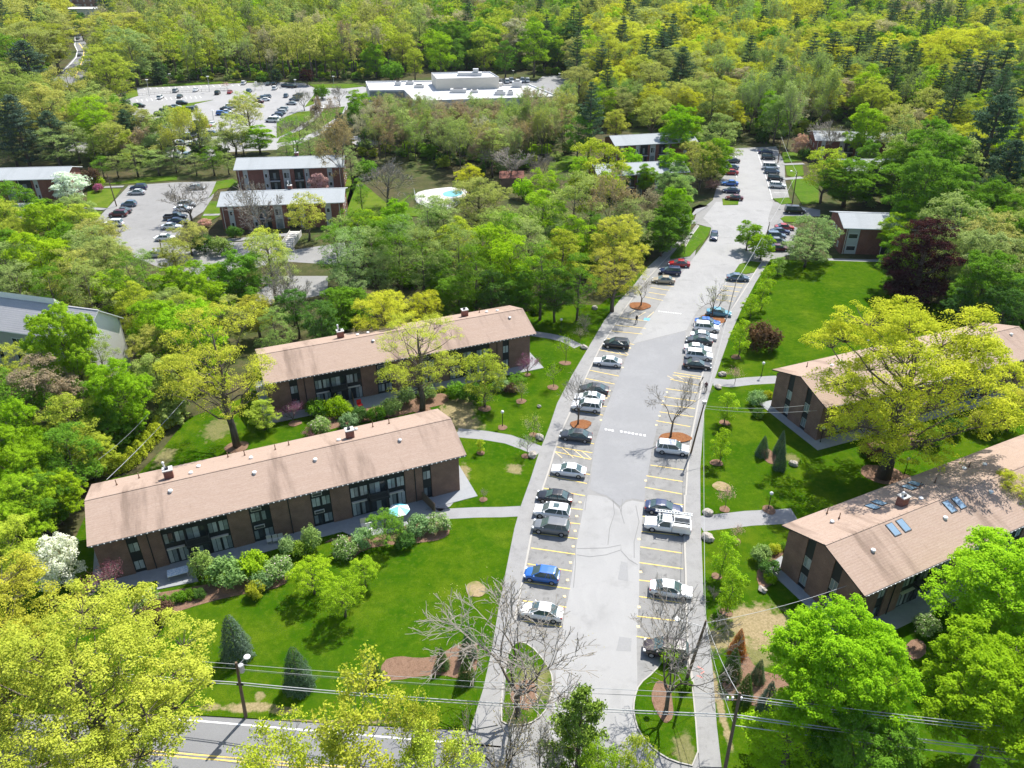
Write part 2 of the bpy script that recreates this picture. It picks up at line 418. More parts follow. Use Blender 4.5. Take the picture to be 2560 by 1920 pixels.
def broadleaf(seed, H=16., R=5.5, zb=4., kind='round', nl=20, lr=.34, npf=15, pr=.15, nlf=42, lsz=.30, tr=.34, upw=.55, drop=0.0, far=False, bark='bark', leafm='leaf', twigs=True, fork=.42, inner=True):
    """trunk mesh + crown mesh; crown = leaf clumps on lobes carried by limbs"""
    rng = np.random.default_rng(seed)
    lob = lobe_points(rng, H - R * lr * .6, R, zb, kind, nl, R * lr * .95)
    tk = MB(); lean = rng.normal(size=2) * .03 * H * .3
    top = np.array([lean[0], lean[1], zb + (H - zb) * .72]); ns = 4 if far else 7
    path = [np.array([lean[0] * t, lean[1] * t, top[2] * t]) + (rng.normal(size=3) * [.12, .12, 0] if 0 < t < 1 else 0) for t in np.linspace(0, 1, 6)]
    rad = [tr * 1.35, tr * .95, tr * .8, tr * .6, tr * .38, tr * .12]
    path[0][2] = -.15
    tk.tube(path, rad, ns)
    P, Nn, Sz = [], [], []
    for c in lob:
        Rl = R * lr * rng.uniform(.75, 1.2)
        hub = np.array([0, 0, c[2]]); d = np.linalg.norm((c - hub)[:2])
        z0 = max(zb * .75, min(c[2] - d * rng.uniform(.45, .9) - .8, top[2] * .97))
        k = np.clip(z0 / top[2], 0, 1); p0 = np.array([lean[0] * k, lean[1] * k, z0])
        if not far:
            r0 = tr * (.16 + .16 * min(1, d / R)) * (1.1 - .5 * k)
            tk.tube(branch_path(p0, c, rng), [r0 * 1.2, r0, r0 * .75, r0 * .5, r0 * .28], 5, 0, False)
        # clumps over the upper shell of the lobe
        n = npf; u = rng.normal(size=(n, 3)); u = unit(u); u[:, 2] = np.abs(u[:, 2]) * .9 + rng.uniform(-.55, .25, n) * (1 - upw)
        u = unit(u); out = unit((c - np.array([0, 0, zb + (H - zb) * .35]))[None]); u = unit(u + out * .35)
        pc = c + u * Rl * rng.uniform(.55, 1.02, (n, 1)) * np.array([1, 1, .95])
        for q in pc:
            if twigs and not far and rng.random() < .55:
                tk.tube(branch_path(c, q, rng, .05, 2), [tr * .07, tr * .05, tr * .02], 3, 0, False)
            m = max(3, int(nlf * rng.uniform(.6, 1.3))); pr_ = R * pr * rng.uniform(.7, 1.25)
            w = unit(rng.normal(size=(m, 3))); w[:, 2] = np.where(w[:, 2] < -.25, -w[:, 2], w[:, 2])
            cc = q + w * pr_ * rng.uniform(.35, 1, (m, 1)) ** .6 * np.array([1, 1, .85])
            nn = unit(w * .75 + np.array([0, 0, .6]) + rng.normal(size=(m, 3)) * .35)
            P.append(cc); Nn.append(nn); Sz.append(lsz * rng.uniform(.65, 1.25, m))
    if inner:   # thin scatter of leaves inside the crown
        m = int(len(P) * nlf * .10); t = rng.uniform(.1, .85, m); a = rng.uniform(0, 6.283, m)
        r = R * envelope(kind, t) * np.sqrt(rng.random(m)) * .7
        P.append(np.stack([r * np.cos(a), r * np.sin(a), zb + t * (H - zb)], 1)); Nn.append(unit(rng.normal(size=(m, 3)))); Sz.append(np.full(m, lsz))
    P = np.concatenate(P); sr = R / np.percentile(np.hypot(P[:, 0], P[:, 1]), 96); sz = (H - zb * .5) / (np.percentile(P[:, 2], 99.3) - zb * .5)
    fz = lambda z: np.where(z > zb * .5, zb * .5 + (z - zb * .5) * sz, z)
    P[:, 0] *= sr; P[:, 1] *= sr; P[:, 2] = fz(P[:, 2])
    T = np.array(tk.v); k = np.clip(T[:, 2] / zb, 0, 1); T[:, 0] *= 1 + (sr - 1) * k; T[:, 1] *= 1 + (sr - 1) * k; T[:, 2] = fz(T[:, 2]); tk.v = [tuple(t) for t in T]
    v, q = leafquads(P, np.concatenate(Nn), np.concatenate(Sz), rng)
    crown = np_mesh('crown', v, q, [leafm]); return tk.mesh('trunk', [bark], True), crown

def bare(seed, H=11., R=5., fork=.26, limbs=5, depth=5, tr=.24, nleaf=0, lsz=.2, spread=.62, leafm='leaf', kids=(2, 3), upb=.25, far=False, wander=.16, rmin=.02):
    """forking limbs and twigs; nleaf small leaves at each twig end"""
    rng = np.random.default_rng(seed); tk, cr = MB(), MB(); tips = []
    def grow(p, d, L, r, lv):
        n = 3; pts = [p]; dd = d
        for i in range(n):
            dd = dd + rng.normal(size=3) * wander; dd[2] += upb * .12; dd = dd / np.linalg.norm(dd); pts.append(pts[-1] + dd * L / n)
        e = pts[-1]
        # stay inside the crown envelope
        mb = tk if lv <= 2 else cr
        ns = 6 if lv == 0 else (5 if lv == 1 else (4 if lv == 2 else 3))
        mb.tube(pts, [max(q, rmin) for q in (r, r * .9, r * .8, r * .68)], ns, 0 if mb is tk else 1, False)
        if lv >= depth: tips.append((e, dd)); return
        k = int(rng.integers(kids[0], kids[1] + 1))
        for j in range(k):
            ax = rng.normal(size=3); ax -= ax.dot(dd) * dd; ax /= np.linalg.norm(ax)
            sp = spread * rng.uniform(.55, 1.25) if (j or k < 2) else spread * .35
            nd = dd * math.cos(sp) + ax * math.sin(sp); nd[2] += upb * .25; nd /= np.linalg.norm(nd)
            grow(e, nd, L * rng.uniform(.62, .88), r * (.62 if j else .72), lv + 1)
        if lv >= 1 and rng.random() < .75:      # side shoot
            ax = rng.normal(size=3); ax -= ax.dot(dd) * dd; ax /= np.linalg.norm(ax)
            grow(pts[2], dd * .5 + ax * .8, L * .55, r * .4, max(lv + 1, depth - 1))
    fz = H * fork
    tk.tube([(0, 0, -.15), (.03, .02, fz * .35), (rng.normal() * .08, rng.normal() * .08, fz)], [tr * 1.4, tr, tr * .92], 8, 0, False)
    for i in range(limbs):
        a = 2 * np.pi * (i + rng.uniform(-.3, .3)) / limbs; el = rng.uniform(.75, 1.25) if i else 1.5
        L0 = H * .24 * rng.uniform(.85, 1.15)
        grow(np.array([0, 0, fz * rng.uniform(.92, 1)]), np.array([math.cos(a) * math.cos(el), math.sin(a) * math.cos(el), math.sin(el)]), L0, tr * rng.uniform(.42, .62), 1)
    allv = np.array(tk.v + cr.v); sz = H / max(allv[:, 2].max(), 1); tp = np.array([t[0] for t in tips]); sr = R / np.percentile(np.hypot(tp[:, 0], tp[:, 1]), 88)
    sc = np.array([sr, sr, sz])
    tk.v = [tuple(np.array(q) * sc) for q in tk.v]; cr.v = [tuple(np.array(q) * sc) for q in cr.v]
    if nleaf:
        P = []
        for e, dd in tips:
            k = rng.poisson(nleaf)
            if k: P.append(e * sc + rng.normal(size=(k, 3)) * .28 + dd * .1)
        P = np.concatenate(P); nn = unit(rng.normal(size=(len(P), 3)) * .7 + [0, 0, .6])
        v, q = leafquads(P, nn, lsz * rng.uniform(.6, 1.3, len(P)), rng)
        cr.add(v.tolist(), q.tolist(), 0)
    return tk.mesh('trunk', ['bark'], True), cr.mesh('crown', [leafm, 'twig'])

def pine(seed, H=20., R=4.5, zb=6., whorls=16, leafm='needle', far=False, tuft=36, droop=.05, shape=.75):
    rng = np.random.default_rng(seed); tk = MB()
    tk.tube([(0, 0, -.15), (.05, 0, H * .3), (0, .08, H * .65), (0, 0, H * .99)], [.36, .28, .18, .03], 4 if far else 6)
    P, Nn, Sz = [], [], []
    for w in range(whorls):
        t = w / (whorls - 1); z = zb + (H - zb) * (t ** .92) * .97
        nb = int(rng.integers(4, 7)) if t < .85 else 3
        a0 = rng.uniform(0, 6.28)
        for b in range(nb):
            if rng.random() < .12: continue
            a = a0 + 2 * np.pi * b / nb + rng.normal() * .22
            L = R * (min(1, (1 - t) ** shape * 1.05) * min(1, .55 + 1.8 * t) + .05) * rng.uniform(.6, 1.12)
            d = np.array([math.cos(a), math.sin(a), .16 - droop + .35 * t]); p0 = np.array([0, 0, z]); e = p0 + d * L
            if not far and L > .8: tk.tube([p0, (p0 + e) / 2 + [0, 0, -.1], e], [.07, .05, .015], 3, 0, False)
            nt = max(2, int(L / .8))
            for k in range(nt):
                q = p0 + d * L * (.38 + .62 * (k + rng.random() * .7) / nt)
                q = q + np.array([-math.sin(a), math.cos(a), 0]) * rng.normal() * L * .16
                m = int(tuft * rng.uniform(.7, 1.2)); off = rng.normal(size=(m, 3)) * [.42, .42, .16] * (.7 + .12 * L / R)
                P.append(q + off); Nn.append(unit(rng.normal(size=(m, 3)) * .55 + [0, 0, .8])); Sz.append((.62 if far else .42) * rng.uniform(.6, 1.3, m))
    v, q = leafquads(np.concatenate(P), np.concatenate(Nn), np.concatenate(Sz), rng, .42)
    return tk.mesh('trunk', ['bark'], True), np_mesh('crown', v, q, [leafm])

def spruce(seed, H=6., R=1.9, n=5200, leafm='needle', tiers=13, power=.8, ls=.2):
    rng = np.random.default_rng(seed); tk = MB(); tk.tube([(0, 0, -.1), (0, 0, H * .9)], [.16, .03], 6)
    t = 1 - np.sqrt(rng.random(n)) ; t = np.clip(t, 0, .985); a = rng.uniform(0, 6.283, n)
    tooth = (t * tiers + .35 * np.sin(a * 3 + seed)) % 1.0
    prof = np.where(t < .1, .8 + 2 * t, 1.0) * (1 - t) ** power
    r = R * prof * (.80 + .22 * (1 - tooth) + .07 * np.sin(5 * a + 9 * t)) * rng.uniform(.5, 1.12, n) ** .5 * (1 + .10 * np.sin(11 * a + 23 * t + seed)) + .03
    z = .12 + t * (H - .12) - .10 * (1 - tooth)
    c = np.stack([r * np.cos(a), r * np.sin(a), z], 1)
    nn = unit(np.stack([np.cos(a), np.sin(a), np.full(n, .75)], 1) + rng.normal(size=(n, 3)) * .4)
    v, q = leafquads(c, nn, ls * rng.uniform(.6, 1.4, n), rng, .5)
    return tk.mesh('trunk', ['bark'], True), np_mesh('crown', v, q, [leafm])

def shrub(seed, R=1.2, H=1.6, n=34, nlf=64, lsz=.15, leafm='leaf', flowers=0):
    rng = np.random.default_rng(seed); tk = MB()
    for k in range(5):
        a = rng.uniform(0, 6.28); tk.tube([(0, 0, -.05), (math.cos(a) * R * .3, math.sin(a) * R * .3, H * .4), (math.cos(a) * R * .5, math.sin(a) * R * .5, H * .7)], [.04, .03, .012], 4, 0, False)
    P, Nn, Sz = [], [], []
    for k in range(n):
        u = unit(rng.normal(size=(1, 3)))[0]; u[2] = abs(u[2]) * 1.1 - .12
        q = np.array([u[0] * R * .72, u[1] * R * .72, H * .42 + u[2] * H * .42]) * rng.uniform(.75, 1.08)
        m = nlf; w = unit(rng.normal(size=(m, 3)))
        cc = q + w * R * .32 * rng.uniform(.3, 1, (m, 1)) ** .6; cc[:, 2] = np.maximum(cc[:, 2], .04)
        P.append(cc); Nn.append(unit(w + [0, 0, .5] + rng.normal(size=(m, 3)) * .4)); Sz.append(lsz * rng.uniform(.6, 1.3, m))
    P, Nn, Sz = np.concatenate(P), np.concatenate(Nn), np.concatenate(Sz)
    v, q = leafquads(P, Nn, Sz, rng)
    mi = np.zeros(len(q), np.int32)
    if flowers:
        up = np.where((Nn[:, 2] > .2) & (rng.random(len(Nn)) < flowers))[0]; mi[up] = 1
    return tk.mesh('trunk', ['bark'], True), np_mesh('crown', v, q, [leafm] + (['blossom'] if flowers else []), mi)
M['blossom'] = m_leaf('blossom', None, .25, .15, (.72, .60, .55))

PRO = {}    # kind -> (H, R, [(trunk, crown), ...])
PRO['oak'] = (16., 6.5, [broadleaf(s, 16, 6.5, 3.8, 'oak', 34, .27, 24, .07, 42, .19, .42, .6) for s in (11, 12, 13)])
PRO['bigoak'] = (16., 6.5, [broadleaf(s, 16, 6.5, 3.8, 'oak', 38, .27, 30, .062, 64, .14, .42, .6) for s in (14, 15)])
PRO['openoak'] = (16., 6.5, [broadleaf(s, 16, 6.5, 4.6, 'oak', 30, .25, 16, .08, 48, .14, .36, .6, inner=False) for s in (17, 18)])
PRO['maple'] = (15., 5.6, [broadleaf(s, 15, 5.6, 3.0, 'round', 30, .30, 30, .085, 56, .21, .32, .5) for s in (21, 22, 23)])
PRO['maplehi'] = (15., 5.6, [broadleaf(s, 15, 5.6, 6.0, 'round', 34, .30, 34, .078, 66, .19, .32, .5) for s in (26, 27)])
PRO['broad'] = (16., 5., [broadleaf(s, 16, 5., 3.4, 'round', 22, .32, 16, .12, 40, .26, .28, .5) for s in (31, 32, 33, 34)])
PRO['feather'] = (16., 4.6, [broadleaf(s, 16, 4.6, 3.4, 'tall', 26, .33, 15, .12, 26, .2, .24, .4, inner=False) for s in (36, 37, 38)])
PRO['beech'] = (14., 5., [broadleaf(131, 14, 5., 1.2, 'beech', 34, .27, 24, .09, 46, .2, .4, .5)])
PRO['tall'] = (18., 4.4, [broadleaf(s, 18, 4.4, 6.5, 'tall', 20, .34, 12, .14, 26, .28, .24, .4) for s in (41, 42, 43)])
PRO['thin'] = (16., 4.2, [bare(s, 16, 4.2, .30, 5, 5, .22, 13, .27, .5) for s in (51, 52, 53)])
PRO['airy'] = (9., 4.0, [broadleaf(s, 9, 4.0, 2.2, 'round', 24, .32, 13, .13, 26, .22, .2, .4, inner=False) for s in (56, 57)])
PRO['bare'] = (11., 5., [bare(s, 11, 5., .22, 6, 6, .22, .8, .14, .55, rmin=.03) for s in (61, 62)])
PRO['bud'] = (9., 4.2, [bare(s, 9, 4.2, .2, 5, 5, .2, 2.2, .16, .55) for s in (66, 67)])
PRO['lottree'] = (12.5, 6., [bare(s, 12.5, 6., f, l, 6, .215, .8, .10, .56, upb=.3, wander=.2) for s, f, l in ((71, .24, 5), (72, .32, 4), (73, .28, 4), (74, .3, 4))])
PRO['pine'] = (21., 4.8, [pine(s, 21., 5.2) for s in (81, 82, 83)])
PRO['bpine'] = (13., 4.8, [pine(s, 13, 4.8, 1.2, 15, tuft=56, droop=-.05, shape=.6) for s in (86, 87)])
PRO['spruce'] = (6., 1.9, [spruce(91), spruce(92, tiers=11)])
PRO['fatspruce'] = (5.6, 2.0, [spruce(93, 5.6, 2.0, 8500, power=.55, ls=.17), spruce(94, 5.6, 2.0, 8500, power=.6, ls=.17)])
PRO['yew'] = (2.8, 1.0, [shrub(s, 1.0, 2.8, 60, 46, .13) for s in (96, 97)])
PRO['shrub'] = (1.6, 1.2, [shrub(s) for s in (101, 102, 103)])
PRO['rhodo'] = (1.9, 1.3, [shrub(s, 1.3, 1.9, 34, 60, .16, flowers=.09) for s in (105, 106)])
PRO['sapling'] = (5., 1.35, [broadleaf(s, 5., 1.35, .9, 'tall', 14, .42, 12, .22, 14, .17, .07, .4) for s in (111, 112)])
PRO['youngtree'] = (4., 1.5, [bare(s, 4., 1.5, .35, 4, 4, .06, 3.5, .16, .5) for s in (116, 117)])
PRO['flower'] = (5.5, 2.6, [broadleaf(s, 5.5, 2.6, 1.0, 'round', 20, .36, 14, .15, 30, .20, .13, .4) for s in (121, 122)])
PRO['redbud'] = (4.2, 2.2, [bare(s, 4.2, 2.2, .16, 5, 5, .10, 6, .12, .5) for s in (126, 127)])

COLR = {'Y': (.585, .575, .08), 'YB': (.67, .655, .055), 'YG': (.49, .55, .06), 'L': (.37, .54, .025), 'B': (.32, .52, .018), 'G': (.19, .35, .03), 'O': (.38, .46, .13), 'OY': (.50, .50, .13),
        'R': (.44, .33, .19), 'T': (.54, .48, .28), 'P': (.115, .185, .085), 'PB': (.12, .185, .10), 'S': (.13, .195, .11), 'SG': (.11, .19, .045), 'SY': (.32, .43, .06), 'M': (.075, .03, .034), 'MB': (.14, .085, .055),
        'W': (.90, .90, .87), 'K': (.82, .50, .49), 'RB': (.46, .15, .25), 'DG': (.11, .22, .04), 'PG': (.31, .45, .17), 'OR': (.55, .19, .05), 'HY': (.47, .52, .04), 'BT': (.32, .44, .13), 'A': (.38, .32, .21)}
WORD = {'Y': 'yellow-green', 'YB': 'bright yellow', 'YG': 'lime-yellow', 'L': 'lime-green', 'B': 'bright green', 'G': 'mid-green', 'O': 'olive-green', 'OY': 'olive-yellow', 'R': 'reddish-brown', 'T': 'tan',
        'P': 'dark green', 'PB': 'blue-green', 'S': 'dark green', 'SG': 'deep green', 'SY': 'yellowish-green', 'M': 'maroon', 'MB': 'brown', 'W': 'white-flowering', 'K': 'pink-flowering', 'RB': 'magenta-flowering', 'DG': 'dark green',
        'PG': 'pale grey-green', 'OR': 'dead orange', 'HY': 'golden', 'BT': 'greyish-green', 'A': 'buff'}
KNAME = {'oak': ('oak_tree', 'spreading oak'), 'maple': ('maple_tree', 'dense round maple'), 'maplehi': ('maple_tree', 'tall-trunked maple'), 'feather': ('broadleaf_tree', 'feathery tree'), 'beech': ('copper_beech', 'copper beech'), 'bigoak': ('oak_tree', 'big spreading oak'), 'openoak': ('oak_tree', 'open-crowned oak'), 'broad': ('broadleaf_tree', 'leafy tree'), 'tall': ('broadleaf_tree', 'tall slender tree'), 'thin': ('budding_tree', 'thinly leaved tree'),
         'airy': ('broadleaf_tree', 'airy tree'), 'bare': ('bare_tree', 'bare-twigged tree'), 'bud': ('budding_tree', 'budding tree'), 'lottree': ('bare_tree', 'bare tree'), 'pine': ('pine_tree', 'tall pine'), 'bpine': ('pine_tree', 'bushy pine'),
         'spruce': ('spruce_tree', 'conical spruce'), 'fatspruce': ('spruce_tree', 'plump conical spruce'), 'shrub': ('shrub', 'rounded shrub'), 'yew': ('shrub', 'upright yew'), 'rhodo': ('shrub', 'pink-dotted rhododendron'), 'sapling': ('young_tree', 'narrow young tree'),
         'youngtree': ('young_tree', 'staked young tree'), 'flower': ('flowering_tree', 'blossom tree'), 'redbud': ('flowering_tree', 'wiry redbud')}
CATN = {'oak_tree': 'oak tree', 'copper_beech': 'beech tree', 'maple_tree': 'maple tree', 'broadleaf_tree': 'tree', 'budding_tree': 'tree', 'bare_tree': 'bare tree', 'pine_tree': 'pine tree', 'spruce_tree': 'spruce', 'shrub': 'shrub', 'young_tree': 'young tree', 'flowering_tree': 'flowering tree'}
HREL = {'oak': 2.3, 'maple': 2.45, 'maplehi': 2.65, 'feather': 3.3, 'beech': 2.9, 'bigoak': 2.3, 'openoak': 2.4, 'broad': 2.9, 'tall': 4.1, 'thin': 3.7, 'airy': 2.2, 'bare': 2.1, 'bud': 2.1, 'lottree': 2.1, 'pine': 4.4, 'bpine': 2.7, 'spruce': 3.1, 'fatspruce': 2.75, 'shrub': 1.4, 'yew': 2.5, 'rhodo': 1.45, 'sapling': 3.7, 'youngtree': 2.6, 'flower': 2.1, 'redbud': 1.9}
MIDF = {'oak': .62, 'maple': .57, 'maplehi': .69, 'feather': .6, 'beech': .42, 'bigoak': .62, 'openoak': .64, 'broad': .58, 'tall': .66, 'thin': .64, 'airy': .6, 'bare': .62, 'bud': .62, 'lottree': .64, 'pine': .6, 'bpine': .5, 'spruce': .42, 'fatspruce': .45, 'shrub': .45, 'yew': .45, 'rhodo': .45, 'sapling': .58, 'youngtree': .65, 'flower': .58, 'redbud': .6}
TREES = []      # (x, y) of everything planted, for spacing the woods
REG = []        # (object, colour word, kind phrase, zone, photo x) for the labels
def plant(kind, color, x, y, r, h, zone, group=None, label=None, z=0.0, seed=None):
    H, R, protos = PRO[kind]; rr = random.Random(hash((round(x, 2), round(y, 2))) if seed is None else seed)
    tm, cm = protos[rr.randrange(len(protos))]
    nm, phrase = KNAME[kind]
    o = empty(nm, (x, y, z), rr.uniform(0, 6.28)); o.scale = (r / R, r / R * rr.uniform(.93, 1.07), h / H)
    t = link('trunk', tm, o); c = link('crown', cm, o)
    cc = COLR[color]; jj = rr.uniform(.88, 1.1); j = [jj * rr.uniform(.93, 1.04), jj * rr.uniform(.98, 1.04), jj * rr.uniform(.8, 1.25)]
    c.color = (cc[0] * j[0], cc[1] * j[1], cc[2] * j[2], 1)
    tag(o, label, CATN[nm], group); TREES.append((x, y, r))
    if not label: REG.append((o, WORD[color], phrase, zone, proj(x, y, h * MIDF[kind]), math.hypot(x, y)))
    return o
def tree(v, cx, cy, rpx, kind, color, zone, group=None, label=None, h=None, base=None, z=0.0, rm=None):
    "crown centre and half-width in crop pixels (of view v); base = crop position of the foot, if seen"
    s = V[v](1, 0)[0] - V[v](0, 0)[0]; p = V[v](cx, cy); rp = rpx * s * (1.25 if kind in ('shrub', 'rhodo') else 1)
    if base:
        b = G(V[v](*base), z)
        d = math.sqrt(b[0] ** 2 + b[1] ** 2 + CAMH ** 2); r = rm or rp * d / F
        hh = h or r * HREL[kind]
        if not h:   # height so that the crown centre projects at cy
            lo, hi = 1.0, 40.0
            for _ in range(30):
                mid = (lo + hi) / 2
                if proj(b[0], b[1], mid * MIDF[kind])[1] > p[1]: lo = mid
                else: hi = mid
            cz = lo * MIDF[kind]; d = math.sqrt(b[0] ** 2 + b[1] ** 2 + (CAMH - cz) ** 2); r = (rm or rp * d / F) * (.93 if r > 3 else 1)
            hh = min(max(lo, r * HREL[kind] * .6), r * HREL[kind] * 1.25)
        return plant(kind, color, b[0], b[1], r, hh, zone, group, label, z)
    hc = 8.0
    for _ in range(5):
        q = G(p, hc); d = math.sqrt(q[0] ** 2 + q[1] ** 2 + (CAMH - hc) ** 2); r = rm or rp * d / F
        hh = h or min(r * HREL[kind], 25.0); hc = hh * MIDF[kind]
    return plant(kind, color, q[0], q[1], r, hh, zone, group, label, z)
# ------------------------------------------------------------------ the ground and everything flat
KERB = .12
slab('ground', [(-3500, -300), (3500, -300), (3500, 7000), (-3500, 7000)], 0, 'ground')
LS = gp('8 770 1432, 850 1180, 900 950, 950 650, 1000 400, 1040 200, 1080 60; 5 1135 1470, 1190 1300, 1250 1150, 1300 1000, 1390 830, 1490 660, 1590 490, 1680 370, 1760 290, 1850 170, 1950 80, 2050 0; 3 110 1500, 150 1440, 200 1380')
LC = gp('8 940 1400, 975 1250, 1000 960, 1040 760, 1070 620, 1110 415, 1145 230; 5 1215 1510, 1250 1410, 1300 1240, 1345 1130, 1400 1010, 1480 830, 1560 665, 1640 540, 1700 440, 1780 330, 1850 240, 1910 175, 1990 90, 2075 0; 3 130 1520, 170 1450, 215 1390')
RC = gp('8 2170 1659, 2150 1450, 2130 1150, 2095 950, 2088 700, 2085 500, 2075 220, 2078 0; 5 2085 1560, 2095 1400, 2120 1200, 2160 1000, 2190 840; 6 215 890, 260 730, 345 520, 380 470, 430 400, 500 290, 560 190, 610 120')
RS = gp('9 350 1659, 320 1400, 300 1100, 270 850, 240 600, 228 300, 222 100; 6 220 1400, 245 1050, 290 900, 330 790, 400 590, 470 430, 560 260, 650 120')
MAINROAD = [(-420, 84), (-36, 47.9), (-12, 45.9), (30, 42.1), (120, 34), (400, 8), (400, -6), (120, 20), (30, 28.6), (-12, 32.6), (-36, 34.8), (-420, 70)]
slab('road', MAINROAD, .02, 'road', kind='structure')
lot = LC + gp('3 190 1573, 280 1450, 290 1400, 180 1370, 200 1310, 300 1230, 330 1130, 385 1060, 395 960, 435 912, 580 905, 690 900, 740 1000, 745 1110, 770 1215, 665 1220, 680 1240, 790 1260, 960 1290, 960 1330, 740 1330, 730 1365, 820 1400, 790 1560, 690 1590') + RC[::-1]
lot = lot[:1] + lot[1:]
lotpoly = [(LS[0][0] - 2, LS[0][1] - .9), (LS[0][0] - .5, LS[0][1] + 1.2)] + lot + [(RC[0][0] + 1, RC[0][1] - 3), (RC[0][0], 38.5), (2, 40.6)]
slab('parking_lot', lotpoly, .03, 'asphalt')
slab('driving_lane', gp('8 1240 1480, 1290 1150, 1300 900, 1333 800, 1378 568, 1410 357, 1425 260, 1455 100, 1470 20; 5 1490 1555, 1560 1562, 1600 1572, 1640 1600, 1680 1640, 1720 1600, 1760 1590, 1830 1602; 8 1830 40, 1805 312, 1800 615, 1785 860, 1790 1150, 1780 1400, 1800 1500'), .036, 'lane')
slab('driving_lane', gp('5 1500 1520, 1530 1245, 1590 1050, 1690 800, 1752 640, 2085 555, 2060 740, 2000 850, 1930 1050, 1875 1300, 1840 1510, 1832 1590, 1760 1578, 1720 1588, 1682 1625, 1640 1590, 1600 1558, 1560 1550'), .042, 'lane2')
slab('driving_lane', gp('5 1755 635, 1900 430, 1990 290, 2090 165, 2170 60; 3 200 1573, 290 1440, 300 1395, 240 1340, 320 1240, 440 1240, 445 920, 570 915, 640 1160, 670 1250, 640 1340, 640 1450, 600 1573; 6 480 130, 420 230, 330 330, 215 420, 180 470; 5 2090 550'), .038, 'lane')
slab('stall_strip', gp('8 1050 870, 1075 620, 1115 415, 1150 230; 5 1220 1510, 1255 1410, 1305 1240, 1350 1130, 1405 1010, 1485 830, 1562 668, 1750 640, 1690 800, 1590 1050, 1530 1245, 1490 1500; 8 1440 110, 1420 260, 1400 357, 1368 568, 1325 830'), .034, 'stall')
slab('stall_strip', gp('8 1790 870, 1798 615, 1805 312, 1830 20; 5 1840 1500, 1875 1300, 1930 1050, 2005 840, 2180 850, 2150 1000, 2112 1200, 2088 1400, 2078 1560; 8 2068 220, 2076 500, 2080 900'), .035, 'stall')
for i, s in enumerate(('8 1680 860, 1755 870, 1750 950, 1660 945', '8 1690 400, 1730 410, 1735 520, 1670 510')):
    slab('asphalt_patch', gp(s), .046 + .002 * i, 'patch')
mb = MB()
for s in ('8 1420 360, 1500 372, 1600 360, 1690 330, 1690 300, 1600 318, 1420 322', '8 1690 335, 1740 390, 1790 420', '8 1640 20, 1650 110, 1620 200, 1610 300', '8 1700 20, 1690 100, 1710 170', '8 1780 60, 1800 160, 1770 280, 1770 380', '8 1410 260, 1412 420, 1400 560',
          '5 1640 1590, 1680 1625, 1690 1659', '5 1480 1560, 1470 1650', '8 1020 400, 1110 410', '8 1040 445, 1110 455'):
    strip_faces(mb, gp(s), .09, .05)
tag(mb.build('pavement_crack', 'crack'), kind='structure')
# lawns (raised behind the kerb) and pavements
lawnL = gp('7 -300 1325, 450 1332, 1250 1343, 2196 1398') + LS[:18] + gp('5 1560 400, 1350 395, 1100 440, 700 480, 0 600; 4 1640 650, 1560 760, 1500 960, 1140 1095, 1000 1270, 850 1425, 620 1470; 7 430 330, 300 500, -200 700')
slab('lawn', lawnL, KERB, 'lawn', -.2)
lawnR = [RS[0], (RS[0][0] + .5, 41.2), (60, 38.2), (110, 34.5), (120, 150)] + gp('6 2196 520, 1800 420, 1400 330, 1310 128, 1000 128') + RS[::-1][:-1]
slab('lawn', lawnR, KERB, 'lawn', -.2)
slab('pavement', LS + LC[::-1], KERB + .012, 'walk', -.2)
slab('pavement', RS + RC[::-1], KERB + .012, 'walk', -.2)
mb = MB(); strip_faces(mb, LC[3:], .22, KERB + .018); strip_faces(mb, RC[2:], .22, KERB + .018)
ISL_L = smooth_poly(gp('8 985 1000, 1045 890, 1130 905, 1235 1020, 1278 1120, 1262 1240, 1215 1340, 1120 1400, 1000 1400, 950 1370'), 1)
ISL_R = smooth_poly(gp('8 2105 1010, 1960 985, 1890 1080, 1800 1150, 1770 1240, 1765 1330, 1800 1450, 1900 1560, 2000 1620, 2165 1659, 2140 1300'), 1)
for i, isl in enumerate((ISL_L, ISL_R)):
    slab('island_lawn', isl, KERB + .006, 'lawn', -.1)
    strip_faces(mb, isl + isl[:1], .13, KERB + .02)
tag(mb.build('kerb', 'kerb'), kind='structure')
for s, w in (('5 690 1175, 850 1190, 1000 1215, 1100 1250, 1200 1290', 2.3), ('5 1150 570, 1250 585, 1340 605, 1430 650', 2.0), ('8 500 105, 640 108, 800 100, 960 98, 1080 92', 2.0), ('6 300 865, 400 875, 520 860, 700 850', 2.4), ('9 215 170, 350 155, 520 135, 720 125, 800 120', 2.8), ('5 690 1520, 620 1610, 560 1640', 1.6), ('6 1000 118, 1200 124, 1500 130', 1.4), ('6 2150 900, 2196 880', 2)):
    mb = MB(); strip_faces(mb, gp(s, KERB), w, KERB + .008); tag(mb.build('footpath', 'path'), kind='structure')
